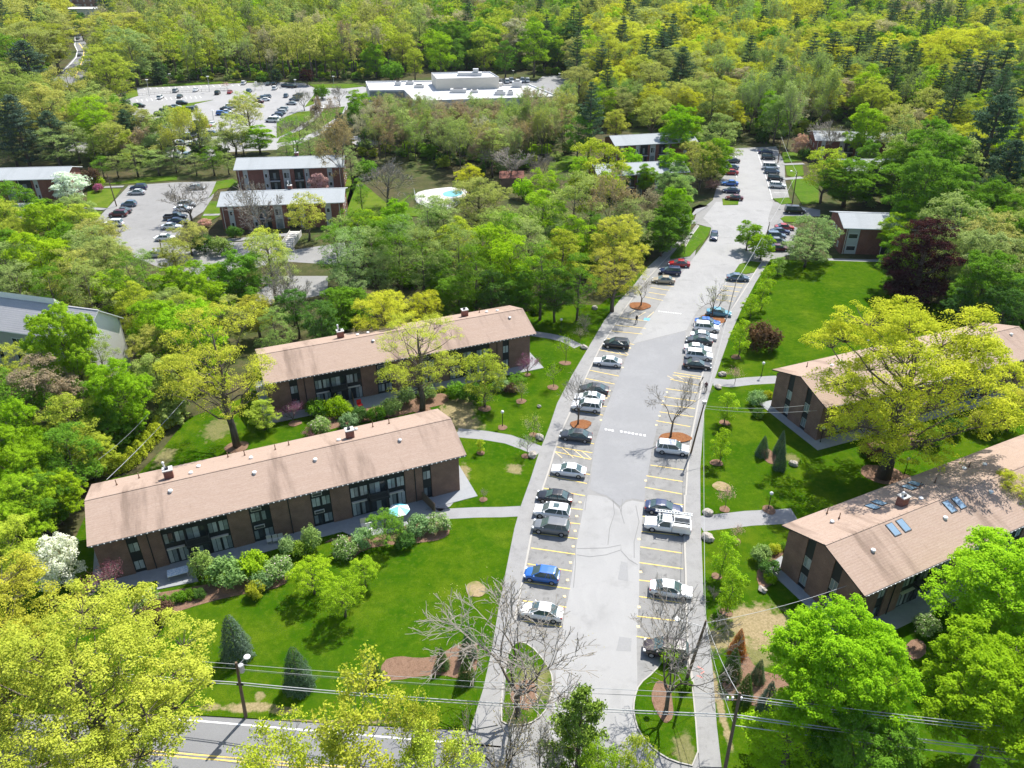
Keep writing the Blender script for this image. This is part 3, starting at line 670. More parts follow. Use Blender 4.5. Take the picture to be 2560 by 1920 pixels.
# paved aprons along the brown blocks are added with the buildings
for i, (s, mt) in enumerate((('8 215 1130, 235 1010, 330 980, 450 995, 560 985, 640 940, 720 905, 830 900, 800 1120, 690 1120, 600 1095, 440 1108, 330 1130', 'mulch'),
                ('9 330 1130, 430 1000, 500 960, 560 1060, 700 1100, 900 1110, 1020 1150, 1000 1320, 860 1330, 600 1300, 420 1250', 'mulch'),
                ('7 830 620, 1180 560, 1500 500, 1770 470, 1740 560, 1500 600, 1240 660, 1000 740, 850 790', 'mulch'),
                ('7 1960 300, 2050 250, 2196 330; 8 20 420, 120 330, 300 300, 480 290, 600 270, 655 225, 620 160, 450 170, 200 200, 0 260', 'mulch'),
                ('5 0 1140, 200 1100, 330 1080, 470 1040, 640 1000, 640 930, 400 960, 100 1010, -80 1060; 4 1900 1200, 2050 1150', 'mulch'),
                ('6 1500 1180, 1600 1140, 1700 1220, 1650 1260, 1500 1262, 1300 1250, 1200 1300, 1210 1260, 1350 1210', 'mulch'),
                ('9 555 480, 600 420, 740 300, 740 340, 700 400, 690 480, 720 500, 590 590', 'mulch'), ('9 1460 930, 1520 870, 1600 900, 1590 990, 1480 1010', 'mulch'))):
    slab('mulch_bed', smooth_poly(gp(s), 1), KERB + .03 + .001 * i, mt)
for i, (v, x, y, rx, ry, mt) in enumerate((('8', 1100, 1210, 85, 85, 'mulch'), ('8', 1945, 1250, 60, 130, 'mulch'), ('5', 1445, 1125, 65, 28, 'needles'), ('5', 2020, 1205, 95, 32, 'needles'), ('5', 1805, 402, 62, 24, 'needles'), ('6', 300, 480, 78, 28, 'needles'),
        ('4', 1445, 1265, 75, 35, 'mulch'), ('6', 1330, 1430, 120, 60, 'mulch'), ('6', 640, 1320, 40, 50, 'mulch'), ('8', 805, 570, 62, 48, 'worn'), ('5', 480, 1040, 60, 20, 'mulch'), ('6', 352, 1505, 55, 30, 'worn'),
        ('6', 370, 1115, 32, 18, 'mulch'), ('6', 320, 1360, 38, 22, 'mulch'), ('6', 440, 715, 28, 16, 'mulch'), ('9', 440, 280, 28, 22, 'mulch'), ('9', 320, 490, 30, 22, 'mulch'), ('9', 380, 710, 40, 26, 'mulch'), ('9', 370, 82, 30, 22, 'mulch'), ('9', 640, 85, 40, 28, 'mulch'), ('6', 1470, 1455, 50, 24, 'mulch'),
        ('5', 860, 1030, 38, 20, 'mulch'), ('5', 1080, 985, 32, 16, 'mulch'), ('5', 1118, 823, 22, 10, 'mulch'), ('5', 1275, 900, 36, 16, 'mulch'), ('5', 1350, 752, 36, 14, 'mulch'), ('5', 967, 1145, 30, 16, 'mulch'), ('5', 835, 1300, 26, 14, 'mulch'), ('5', 850, 1585, 24, 16, 'mulch'), ('5', 1110, 1320, 30, 14, 'mulch'), ('5', 1160, 1190, 34, 14, 'mulch'), ('4', 1800, 1120, 40, 18, 'mulch'))):
    s = V[v](1, 0)[0] - V[v](0, 0)[0]; c = G(V[v](x, y), KERB); e = G(V[v](x + rx, y), KERB); f = G(V[v](x, y - ry), KERB)
    slab('mulch_bed' if mt != 'worn' else 'worn_patch', blob(c[0], c[1], e[0] - c[0], abs(f[1] - c[1]), i, 20, .1), KERB + .05 + .0007 * i, mt)
# stall lines
mb, mb2 = MB(), MB()
def line(s, w=.13, b=mb, z=.052): strip_faces(b, gp(s), w, z)
for s in ('8 1146 228, 1425 262', '8 1140 318, 1410 357', '8 1120 415, 1390 460', '8 1098 527, 1378 568', '8 1090 640, 1356 680', '8 1085 763, 1333 800', '8 1150 140, 1440 172', '8 1170 50, 1455 85', '5 1250 1440, 1482 1487', '5 1275 1395, 1500 1432', '5 1215 1515, 1470 1562',
          '5 1290 1262, 1515 1300', '5 1285 1292, 1505 1340', '5 1320 1205, 1525 1245', '5 1388 1035, 1580 1070', '5 1408 990, 1602 1018', '5 1440 920, 1620 955', '5 1470 845, 1650 880', '5 1495 795, 1678 832', '5 1560 672, 1728 706', '5 1576 650, 1736 680', '5 1600 600, 1770 640', '5 1625 555, 1820 575', '5 1650 520, 1840 540', '5 1680 475, 1850 495',
          '8 1808 312, 2062 350', '8 1803 408, 2068 446', '8 1800 515, 2072 545', '8 1802 615, 2074 657', '8 1785 735, 2058 766', '8 1785 858, 1990 890', '8 1815 218, 2070 245', '8 1822 125, 2070 150', '8 1835 30, 2070 55',
          '5 1845 1440, 2066 1475', '5 1835 1510, 2064 1552', '5 1870 1375, 2075 1404', '5 1905 1104, 2112 1140', '5 1925 1050, 2132 1080', '5 1950 957, 2148 985', '5 1935 1005, 2140 1030', '5 1965 908, 2160 935', '5 1990 850, 2170 890', '5 2005 825, 2190 850', '5 2012 810, 2196 838',
          '5 1870 290, 1984 308', '5 1860 320, 1965 338', '5 1835 348, 1945 370', '6 375 255, 495 270', '6 360 280, 478 292', '6 345 305, 460 318', '6 330 335, 440 345', '6 318 365, 420 376', '6 395 225, 510 240', '5 1875 265, 2010 285'):
    line(s)
for s in ('5 1285 1292, 1330 1330', '5 1330 1270, 1400 1330', '5 1400 1280, 1470 1338', '5 1450 1290, 1510 1338', '5 1600 660, 1640 685', '5 1650 662, 1690 695', '5 1700 672, 1735 702', '5 1740 455, 1775 430', '5 1790 470, 1840 440', '5 1850 475, 1890 440', '6 20 830, 60 850', '6 80 832, 130 858'):
    line(s, .1, mb2, .056)
for s in ('8 1440 40', '8 1420 125', '8 1410 215', '8 1398 310', '8 1382 408', '8 1364 515', '8 1345 615', '5 1568 1100', '5 1600 965', '5 1620 920', '5 1700 780', '5 1745 660', '8 1810 465', '8 1800 265', '8 1800 680', '8 1795 800', '5 1840 1470', '5 1945 985', '5 1970 930', '5 1925 1075', '5 1905 1130'):
    q = gp(s)[0]; strip_faces(mb2, [(q[0] - .16, q[1]), (q[0] + .16, q[1] + .03)], .34, .057)
tag(mb.build('road_marking', 'yellow'), kind='structure'); tag(mb2.build('road_marking', 'palepaint'), kind='structure')
slab('road_marking', gp('5 1832 476, 1868 478, 1862 494, 1826 492'), .056, 'bluepaint')
mb = MB()
def dash(s, n, w, l): # speed hump studs
    a, b = gp(s)
    for k in range(n):
        t = (k + .5) / n; c = (a[0] + (b[0] - a[0]) * t, a[1] + (b[1] - a[1]) * t); strip_faces(mb, [(c[0] - l, c[1]), (c[0] + l, c[1])], w, .058)
dash('5 1588 1155, 1648 1166', 3, .42, .16); dash('5 1680 1168, 1845 1196', 7, .42, .17); dash('5 1915 435, 2060 452', 10, .3, .12)
strip_faces(mb, [(-420, 83.2), (-36, 46.9), (-1, 43.6)], .16, .03); strip_faces(mb, [(30, 41), (120, 32.9)], .16, .03)
tag(mb.build('road_marking', 'white'), kind='structure')
mb = MB()
for dd in (0, .32): strip_faces(mb, [(-420, 79.6 + dd), (-36, 43.2 + dd), (-12, 41.1 + dd), (0, 40.0 + dd)], .13, .03)
tag(mb.build('road_marking', 'yellow'), kind='structure')
# ---- the lots and lawns farther off
slab('parking_lot', gp('1 790 1140, 1080 1120, 1330 1115, 1310 1210, 1250 1300, 1130 1380, 1080 1500, 1200 1500, 1700 1475, 1800 1500; 4 1800 60, 2196 0, 2196 160, 1700 130, 1500 190, 1400 230, 1400 420, 1440 460, 1560 330, 1700 220, 2000 220, 2000 330, 1600 400, 1430 500, 1250 230, 1000 180, 830 110; 1 750 1520, 600 1400, 520 1400, 490 1420, 440 1420, 560 1390, 640 1300'), .03, 'asphalt')
slab('parking_lot', gp('1 600 640, 740 620, 850 590, 840 540, 1000 535, 1400 515, 1700 505, 1870 510, 1930 540, 2100 540, 2212 525; 2 140 540, 130 640, 0 680; 1 2140 640, 2110 700, 2060 760, 1960 830, 1850 880, 1720 900, 1700 920, 1400 935, 1250 990, 1000 960, 600 950, 400 930, 400 880, 600 860, 700 800, 830 760, 800 690, 780 660'), .03, 'lane')
slab('parking_lot', gp('2 0 840, 200 830, 330 870, 130 900, 0 880; 1 2212 860, 2100 850'), .031, 'lane')
slab('parking_lot', gp('2 940 480, 1180 500, 1220 470, 1480 450, 1500 580, 1380 610, 1320 580, 980 520'), .03, 'lane2')
slab('parking_lot', gp('3 2080 1330, 2230 1290, 2300 1400, 2212 1480, 2080 1400'), .03, 'asphalt')
slab('road', gp('R 640 1180, 830 1000, 950 880, 1040 780, 1070 690, 1020 620, 1030 470, 1000 330, 1040 330, 1100 450, 1180 580, 1240 700, 1260 850, 1240 960, 1180 1217'), .03, 'road')
mb = MB(); strip_faces(mb, gp('R 1030 1075, 1100 940, 1155 780, 1160 700, 1120 630, 1090 600'), .5, .04); tag(mb.build('road_marking', 'yellow'), kind='structure')
mb = MB(); strip_faces(mb, gp('R 830 1010, 960 900, 1055 790, 1070 700, 1035 630, 1045 540'), .4, .04)
for k in range(14): strip_faces(mb, gp('F %d %d, %d %d' % (150 + 45 * k, 216 - 2.4 * k, 165 + 45 * k, 236 - 2.4 * k)), .22, .04)
for k in range(16): strip_faces(mb, gp('F %d %d, %d %d' % (215 + 58 * k, 112 - 2.4 * k, 232 + 58 * k, 126 - 2.4 * k)), .22, .04)
strip_faces(mb, gp('3 435 920, 440 1000, 445 1090'), .15, .045); strip_faces(mb, gp('3 568 920, 600 1010, 640 1130, 665 1225'), .15, .045)
for k in range(7): strip_faces(mb, gp('3 %d %d, %d %d' % (600 + 12 * k, 985 + 33 * k, 690 + 12 * k, 988 + 33 * k)), .12, .045)
tag(mb.build('road_marking', 'white'), kind='structure')
for i, s in enumerate(('1 640 1135, 900 1090, 1090 1080, 1085 1108, 790 1130', '1 540 1160, 745 1162, 662 1278, 530 1276', '1 0 1288, 630 1302, 580 1350, 500 1398, 420 1420, 250 1400, 0 1480', '1 1330 1118, 1430 1100, 1500 1140, 1340 1165, 1280 1220, 1300 1190', '1 1290 1240, 1350 1240, 1350 1330, 1230 1390, 1240 1330',
                       '1 2115 1085, 2212 1080; 2 60 1080, 250 1240, 300 1290, 160 1420, 20 1420, 0 1300; 1 2115 1340', '2 420 1190, 350 1260, 560 1310, 640 1300, 620 1340, 400 1330, 250 1300', '2 1280 960, 1540 960, 1560 1000, 1460 1010, 1330 1060, 1280 1080, 1250 1040',
                       '3 725 938, 850 935, 850 990, 735 1000', '3 745 1020, 850 1014, 860 1080, 790 1090, 755 1080', '3 775 1105, 860 1095, 950 1130, 950 1250, 850 1260, 800 1180', '3 670 1222, 765 1215, 790 1250, 720 1258', '3 715 1345, 740 1330, 860 1330, 880 1370, 740 1365', '3 358 1222, 460 1230, 455 1260, 362 1262',
                       '3 60 1573, 110 1500, 205 1385, 288 1400, 270 1450, 190 1573; 5 2190 10, 2110 100, 1990 120, 1990 105, 2060 20', '6 430 195, 460 150, 530 130, 600 140, 590 190, 500 210', '1 1700 740, 1830 690, 1935 680, 1930 720, 1800 800, 1700 850', '1 1960 720, 1990 670, 2120 655, 2100 700, 1950 800, 1830 860, 1700 880, 1720 850, 1850 800',
                       '1 900 770, 1000 720, 1120 640, 1310 615, 1200 640, 1130 700, 1010 770', '1 1000 520, 1400 500, 1650 500, 1400 512, 1000 532', '1 790 570, 840 545, 850 590, 760 615, 740 610', '1 1900 520, 2212 515; 2 60 520, 140 530, 0 545; 1 1930 535', '1 1870 660, 1940 570, 1930 640')):
    slab('lawn', gp(s), KERB + .002 * (i % 5), 'lawn_far', -.1)
slab('pool_deck', smooth_poly(gp('2 432 1190, 520 1165, 690 1148, 760 1165, 740 1230, 650 1292, 530 1284, 440 1245'), 1), .14, 'concrete', -.1)
for s, w in (('1 430 1272, 520 1278, 650 1285', 1.6), ('1 640 1150, 760 1145', 1.5), ('1 1240 1485, 1480 1470, 1770 1440', 2.0), ('1 1250 1320, 1350 1318', 1.4), ('3 730 1010, 860 1005', 1.8), ('3 735 1100, 850 1090', 2.), ('5 1060 440, 900 470', 1.5), ('2 2110 1310, 2212 1260; 3 20 1400, 110 1390, 180 1350', 2.5)):
    mb = MB(); strip_faces(mb, gp(s, KERB), w, KERB + .014); tag(mb.build('footpath', 'path'), kind='structure')
# ------------------------------------------------------------------ buildings
def frame_at(name, a, b, label, cat):
    "Empty at ground point a, x axis towards b"
    ang = math.atan2(b[1] - a[1], b[0] - a[0]); L = math.hypot(b[0] - a[0], b[1] - a[1])
    return empty(name, (a[0], a[1], 0), ang, label, cat), L
def glazing(parent, x0, x1, z0, z1, y, panes, mats, frame='dark_panel', dirn=-1, axis='x', glass=None):
    "one window: frame with its pane mesh as child; axis x = on the long front (y const)"
    T = (lambda x, yy, z: (x, y + dirn * yy, z)) if axis == 'x' else (lambda x, yy, z: (y + dirn * yy, x, z))
    mb = MB(); e = .06
    mb.box(x0, .0, z0, x1, .05, z0 + e, T=T); mb.box(x0, 0, z1 - e, x1, .05, z1, T=T)
    for k in range(panes + 1):
        xm = x0 + (x1 - x0 - e) * k / panes; mb.box(xm, 0, z0 + e, xm + e, .048, z1 - e, T=T)
    w = mb.build('window', frame, parent)
    mb = MB()
    for k in range(panes):
        xa = x0 + e + (x1 - x0 - e) * k / panes; xb = xa + (x1 - x0 - e) / panes - e
        mb.box(xa, .005, z0 + e, xb, .022, z1 - e, mi=k % len(mats), T=T)
    mb.build('pane', list(mats), w); return w
def gable_roof(parent, L, D, he, rise, mat, over_x=.0, th=.16, fascia='dark_panel'):
    mb = MB(); hr = he + rise
    def face(y0, z0, y1, z1, mi): mb.add([(0, y0, z0), (L, y0, z0), (L, y1, z1), (0, y1, z1)], [(0, 1, 2, 3)], mi)
    face(0, he, D / 2, hr, 0); mb.add([(0, D, he), (L, D, he), (L, D / 2, hr), (0, D / 2, hr)], [(1, 0, 3, 2)], 0)
    face(.0, he - th, D / 2, hr - th, 1); face(D, he - th, D / 2, hr - th, 1)
    mb.add([(0, 0, he - th), (L, 0, he - th), (L, 0, he), (0, 0, he)], [(0, 1, 2, 3)], 1)
    mb.add([(0, D, he - th), (L, D, he - th), (L, D, he), (0, D, he)], [(3, 2, 1, 0)], 1)
    for x in (0, L):
        mb.add([(x, 0, he - th), (x, 0, he), (x, D / 2, hr), (x, D / 2, hr - th)], [(0, 1, 2, 3)], 1)
        mb.add([(x, D, he - th), (x, D, he), (x, D / 2, hr), (x, D / 2, hr - th)], [(0, 1, 2, 3)], 1)
    n = int(L / 1.1)      # ridge cap pieces
    for k in range(n):
        xa = L * k / n; mb.box(xa + .02, D / 2 - .13, hr - .035, xa + L / n - .02, D / 2 + .13, hr + .022, 0)
    return mb.build('roof', [mat, fascia], parent)
def chimney(roof, x, y, z0, h=1.2, w=1.0, d=.85, flue='tall'):
    mb = MB(); mb.box(x - w / 2, y - d / 2, z0 - .9, x + w / 2, y + d / 2, z0 + h, 0)
    mb.box(x - w / 2 - .07, y - d / 2 - .07, z0 + h, x + w / 2 + .07, y + d / 2 + .07, z0 + h + .13, 1)
    mb.box(x - .22, y - .2, z0 + h + .13, x + .12, y + .2, z0 + h + .35, 2)
    if flue: mb.cyl((x - .22, y, z0 + h + .13), (x - .28, y, z0 + h + (1.0 if flue == 'tall' else .55)), .10, n=8, mi=3); mb.sphere((x - .29, y, z0 + h + (1.05 if flue == 'tall' else .6)), .17, 8, 6, 3)
    return mb.build('chimney', ['redbrick', 'concrete', 'black', 'flue'], roof)
def roof_z(D, he, rise, y): return he + rise * (1 - abs(y - D / 2) / (D / 2))
def brown_block(pl, pr, label, chims=(), domes=(), pipes=(), lights=(), left_gable=True, front=True, apron=True, L=None, he=6.2, D=11.8, rise=1.95, flip=False):
    a, b = G(pl, he), G(pr, he)
    if L: l0 = math.hypot(b[0] - a[0], b[1] - a[1]); b = (a[0] + (b[0] - a[0]) * L / l0, a[1] + (b[1] - a[1]) * L / l0)
    e, L = frame_at('apartment_building', a, b, label, 'apartment building')
    x0, x1, y0, y1 = .35, L - .8, .85, D - .85; zt = he - .25
    k = (x1 - x0) / 42.4
    bays = [(3.2, 4.4, 'n'), (6.8, 14.0, 'w'), (16.4, 18.8, 'm'), (23.5, 25.9, 'm'), (28.2, 35.2, 'w'), (37.5, 38.65, 'n')]
    bays = [(x0 + p * k, x0 + q * k, t) for p, q, t in bays]
    mb = MB(); xs = x0
    for p, q, t in bays + [(x1, x1, '')]:
        mb.box(xs, y0, 0, p, y0 + .32, zt); xs = q
    mb.box(x0, y1 - .3, 0, x1, y1, zt)
    hz = lambda y: roof_z(D, he, rise, y) - .2
    for x in (x0, x1 - .3):   # gable end walls with two window slots
        sl = [(3.35, 4.45), (7.15, 8.25)]; ys = y0 + .32
        for p, q in sl + [(y1 - .3, y1 - .3)]:
            for (ya, yb) in ([(ys, p)] if not (ys < D / 2 < p) else [(ys, D / 2), (D / 2, p)]):
                mb.add([(x, ya, 0), (x + .3, ya, 0), (x + .3, yb, 0), (x, yb, 0), (x, ya, hz(ya)), (x + .3, ya, hz(ya)), (x + .3, yb, hz(yb)), (x, yb, hz(yb))], [(0, 3, 2, 1), (4, 5, 6, 7), (0, 1, 5, 4), (1, 2, 6, 5), (2, 3, 7, 6), (3, 0, 4, 7)])
            ys = q
    for xg in (5.6, 20.9, 27, 36.2):   # vertical rain pipes drawn as pilaster grooves
        pass
    mb.build('wall', 'brick', e)
    for p, q, t in bays:
        bb = MB(); bb.box(p + .003, y0 + .14, 0, q - .003, y0 + .2, zt - .003); bay = bb.build('window_bay', 'dark_panel', e)
        yy = y0 + .14
        cur = [('curtain', 'blind'), ('curtain', 'curtain', 'glass'), ('blind', 'curtain'), ('blind', 'glass')]
        pk = lambda: cur[rnd.randrange(4)]
        if t == 'n':
            for z in (3.15, .55): glazing(bay, p + .06, q - .06, z, z + 1.35, yy, 2, pk())
        elif t == 'm':
            for z in (3.15, .5):
                for s in range(2): glazing(bay, p + .1 + s * (q - p) / 2, p + (s + 1) * (q - p) / 2 - .06, z, z + 1.4, yy, 2, pk())
                ac = MB(); ac.box(p + .25, yy - .10, z + 1.62, p + 1.45, yy, z + 2.08, 0); ac.box(p + .33, yy - .115, z + 1.69, p + 1.37, yy - .098, z + 2.01, 1)
                ac.build('air_conditioner', ['concrete', 'rail'], bay)
        else:
            w3 = (q - p) / 3
            for s in (0, 2):
                for z in (3.1, .25):
                    hh = 1.55 if z > 1 else 2.0
                    for s2 in range(2): glazing(bay, p + s * w3 + .1 + s2 * w3 / 2, p + s * w3 + (s2 + 1) * w3 / 2 - .05, z, z + hh, yy, 2, pk())
                lp = MB(); lp.box(p + s * w3 + .15, yy - .3, 2.38, p + s * w3 + w3 - .3, yy, 2.5); lp.build('canopy_board', 'cream', bay)
            glazing(bay, p + w3 + .15, p + 2 * w3 - .15, 3.0, 4.7, yy, 3, ('blind', 'curtain', 'glass'))
            glazing(bay, p + w3 + .15, p + 2 * w3 - .15, .1, 2.1, yy, 3, ('glass', 'blind', 'glass'))
            bal = MB(); bal.box(p + w3 * .96, y0 - 1.0, 2.62, p + 2.04 * w3, yy, 2.78, 0); bl = bal.build('balcony', 'dark_panel', e)
            rb = MB()
            for z in (2.85, 3.72): rb.box(p + w3 * .98, y0 - .98, z, p + 2.02 * w3, y0 - .93, z + .05)
            n = 22
            for i in range(n + 1): xx = p + w3 * .98 + (1.04 * w3 - .03) * i / n; rb.box(xx, y0 - .97, 2.78, xx + .03, y0 - .94, 3.72)
            for xx in (p + w3 * .98, p + 2.02 * w3 - .04): rb.box(xx, y0 - .93, 3.72, xx + .04, yy, 3.77); rb.box(xx, y0 - .93, 2.78, xx + .02, yy, 3.7)
            rb.build('railing', 'rail', bl)
    for i, xg in enumerate((5.4, 20.9, 36.5)):
        dp = MB(); dp.cyl((x0 + xg * k, y0 - .09, 0), (x0 + xg * k, y0 - .09, zt), .055, n=6); dp.build('downpipe', 'dark_panel', e)
    for x, dr in ((x0, -1), (x1, 1)):
        for p, q in ((3.35, 4.45), (7.15, 8.25)):
            bb = MB(); xa, xb = (x + .1, x + .16) if dr < 0 else (x - .16, x - .1)
            bb.add([(xa, p, 0), (xb, p, 0), (xb, q, 0), (xa, q, 0), (xa, p, hz(p)), (xb, p, hz(p)), (xb, q, hz(q)), (xa, q, hz(q))], [(0, 3, 2, 1), (4, 5, 6, 7), (0, 1, 5, 4), (1, 2, 6, 5), (2, 3, 7, 6), (3, 0, 4, 7)])
            bay = bb.build('window_bay', 'dark_panel', e)
            for z in (3.2, .7): glazing(bay, p + .08, q - .08, z, z + 1.4, xa if dr < 0 else xb, 2, [('curtain', 'blind'), ('blind', 'blind'), ('curtain', 'curtain')][rnd.randrange(3)], 'grey_metal', dr, 'y')
    for y in (y0 + .02,):
        g = MB(); g.box(.1, -.10, he - .17, L - .1, .0, he - .05, 0)
        for i in range(int(L / .62)): g.box(.4 + i * .62, -.145, he - .13, .52 + i * .62, -.09, he - .02, 1)
        g.build('gutter', ['rail', 'white'], e)
    roof = gable_roof(e, L, D, he, rise, 'roof_brown')
    for x, y, fl in chims: chimney(roof, x * L, y * D, roof_z(D, he, rise, y * D), flue=fl)
    for x, y, s in domes:
        z = roof_z(D, he, rise, y * D); mb = MB(); mb.cyl((x * L, y * D, z - .05), (x * L, y * D, z + .16), .2, n=10); mb.sphere((x * L, y * D, z + .17), .27, 10, 6, 0, (1, 1, .5)); mb.build('roof_vent', 'white' if s else 'grey_metal', roof)
    for x, y in pipes:
        z = roof_z(D, he, rise, y * D); mb = MB(); mb.cyl((x * L, y * D, z - .1), (x * L, y * D, z + .8), .055, n=6); mb.cyl((x * L, y * D, z - .1), (x * L, y * D, z + .12), .12, n=8); mb.build('vent_pipe', 'mulch', roof)
    for x, y in lights:
        mb = MB(); s = rise / (D / 2) * (1 if y < .5 else -1); X, Y = x * L, y * D; z = roof_z(D, he, rise, Y)
        def T(u, v, w): return (X + u, Y + v, z + v * s + w)
        mb.box(-.5, -.75, -.05, .5, .75, .09, 0, T); mb.box(-.42, -.67, .09, .42, .67, .10, 1, T); mb.build('skylight', ['rail', 'skyglass'], roof)
    if apron:
        ap = MB(); ap.box(-1.0, -1.2, 0, L + .9, D + .4, KERB + .06); p = ap.build('building_apron', 'patio'); p.location = e.location; p.rotation_euler = e.rotation_euler; tag(p, kind='structure')
    return e, L
M['skyglass'] = plain('skylight_glass', (.20, .30, .40), .12, .6)
B1, L1 = brown_block((217, 1367), (1166.5, 1136.8), 'long brown-roofed brick block with the white dogwood at its end', chims=((.205, .62, 'tall'), (.70, .62, None)), domes=((.205, .38, 1), (.42, .37, 1), (.585, .36, 1), (.26, .60, 1), (.42, .66, 1), (.665, .6, 1), (.83, .36, 0), (.28, .77, 1), (.73, .86, 0)),
            pipes=((.07, .77), (.125, .84), (.36, .89), (.405, .82), (.49, .78), (.53, .84), (.78, .83), (.83, .82)))
B2, L2 = brown_block((660, 961), (1341.5, 833.6), 'brown-roofed brick block partly hidden by a tall yellow oak, dark woods behind it', chims=((.30, .70, 'tall'), (.78, .70, None)), domes=((.40, .38, 0), (.36, .66, 1), (.40, .68, 1), (.87, .7, 1), (.91, .66, 1), (.93, .36, 0)), pipes=((.85, .8),))
B3, L3 = brown_block((2065.7, 1021), (2180, 992.6), 'brown-roofed brick block half hidden by the huge yellow oak on the far lawn', pipes=((.10, .8),), domes=((.16, .62, 1), (.22, .7, 1), (.93, .4, 1)), L=43.5)
B4, L4 = brown_block((2162, 1490), (2250, 1451), 'brown-roofed brick block with blue skylights and bright maples beside its gable', chims=((.30, .63, 'short'),), domes=((.105, .30, 1), (.36, .6, 1), (.36, .32, 1), (.10, .76, 0), (.55, .38, 1), (.6, .8, 1), (.66, .74, 1)), pipes=((.13, .78), (.13, .92), (.42, .78), (.47, .76), (.62, .8)),
            lights=((.20, .40), (.235, .40), (.40, .40), (.435, .40), (.24, .76), (.27, .78), (.40, .84), (.43, .86)), L=44)

def grey_block(name_label, a, b, L, D=11., he=6.2, rise=1.7, wall='redbrick', roofm='roof_grey', cols=None, chim=.55, flip=False):
    "a = front left eave corner, b gives direction (ground points)"
    l0 = math.hypot(b[0] - a[0], b[1] - a[1]); b = (a[0] + (b[0] - a[0]) * L / l0, a[1] + (b[1] - a[1]) * L / l0)
    e, L = frame_at('apartment_building', a, b, name_label, 'apartment building')
    x0, x1, y0, y1 = .5, L - .5, .7, D - .7; zt = he - .2
    hz = lambda y: roof_z(D, he, rise, y) - .17
    cols = cols or [(.06, .105, 'p'), (.25, .295, 'p'), (.305, .40, 'b'), (.43, .50, 'd'), (.54, .625, 'b'), (.635, .68, 'p'), (.85, .90, 'p')]
    mb = MB(); xs = x0
    for p, q, t in cols + [(1, 1, '')]:
        p, q = (x0 + p * (x1 - x0), x0 + q * (x1 - x0)); mb.box(xs, y0, 0, p, y0 + .3, zt); xs = q
    mb.box(x0, y1 - .3, 0, x1, y1, zt)
    for x in (x0, x1 - .3):
        for ya, yb in ((y0 + .3, D / 2), (D / 2, y1 - .3)):
            mb.add([(x, ya, 0), (x + .3, ya, 0), (x + .3, yb, 0), (x, yb, 0), (x, ya, hz(ya)), (x + .3, ya, hz(ya)), (x + .3, yb, hz(yb)), (x, yb, hz(yb))], [(0, 3, 2, 1), (4, 5, 6, 7), (0, 1, 5, 4), (1, 2, 6, 5), (2, 3, 7, 6), (3, 0, 4, 7)])
    mb.build('wall', wall, e)
    for p, q, t in cols:
        p, q = (x0 + p * (x1 - x0), x0 + q * (x1 - x0)); bb = MB(); bb.box(p + .003, y0 + .1, 0, q - .003, y0 + .18, zt - .003)
        bay = bb.build('window_bay', {'p': 'palepanel', 'b': 'dark_panel', 'd': 'palepanel'}[t], e); yy = y0 + .1
        if t == 'p':
            for z in (3.6, .8): glazing(bay, p + .3, q - .3, z, z + 1.1, yy, 1, ('glass',), 'white')
        elif t == 'd':
            glazing(bay, p + .25, q - .25, 3.3, 4.9, yy, 2, ('glass', 'blind'), 'white')
            dd = MB(); dd.box(p + .3, yy - .05, .1, q - .3, yy, 2.4); dr = dd.build('door', 'blind', e)
        else:
            for z in (3.0, .3): glazing(bay, p + .15, q - .15, z, z + 1.9, yy, 3, ('glass', 'blind', 'glass'))
            bal = MB(); bal.box(p, y0 - .9, 2.65, q, yy, 2.8); bl = bal.build('balcony', 'concrete', e)
            rb = MB(); rb.box(p, y0 - .9, 3.6, q, y0 - .85, 3.68)
            for i in range(15): xx = p + (q - p - .03) * i / 14; rb.box(xx, y0 - .89, 2.8, xx + .03, y0 - .86, 3.6)
            rb.build('railing', 'rail', bl)
    for x, dr in ((x0, -1), (x1, 1)):
        for yc in (3.2, 6.4, 8.4):
            for z in (3.4, .8):
                glazing(e, yc - .45, yc + .45, z, z + 1.3, x, 1, ('curtain',), 'white', dr, 'y')
    for xg in (.02, .3, .66, .97):
        dp = MB(); X = x0 + xg * (x1 - x0); dp.cyl((X, y0 - .08, 0), (X, y0 - .08, zt), .06, n=6); dp.build('downpipe', 'white', e)
    roof = gable_roof(e, L, D, he, rise, roofm, fascia='white')
    if chim: chimney(roof, chim * L, D * .56, roof_z(D, he, rise, D * .56), h=1.0, flue='tall')
    return e
M['palepanel'] = plain('pale_panel', (.50, .52, .52), .7, .2)
def gq(s, h=6.2): return gp(s, h)
a, b = gq('1 1432 1045, 2113 1025'); grey_block('grey-roofed brick block behind its twin, pink blossom before its wall', a, b, math.dist(a, b), 12.5)
a, b = gq('1 1330 1270, 2115 1243'); grey_block('grey-roofed brick block nearer the stone steps, bare tree before its wall', a, b, math.dist(a, b), 12.5)
a, b = gq('1 0 1108, 400 1098'); l = math.dist(a, b); u = ((b[0] - a[0]) / l, (b[1] - a[1]) / l); a = (b[0] - u[0] * 36, b[1] - u[1] * 36); grey_block('grey-roofed brick block beside the white dogwood and purple azalea', a, b, 36, 12., chim=.45, cols=[(.1, .15, 'p'), (.3, .4, 'b'), (.45, .5, 'p'), (.555, .62, 'd'), (.645, .75, 'b'), (.765, .80, 'p'), (.915, .96, 'p')])
a, b = gq('1 -60 1345, 130 1340'); l = math.dist(a, b); u = ((b[0] - a[0]) / l, (b[1] - a[1]) / l); a = (b[0] - u[0] * 34, b[1] - u[1] * 34); grey_block('grey-roofed brick gable peeping over yellow trees at the lawn edge', a, b, 34, 11.5, chim=0)
a, b = gq('2 1665 897, 1980 880'); grey_block('grey-roofed brick block with a round maple covering its end, beside the tall pine', a, b, 27, 12., chim=0)
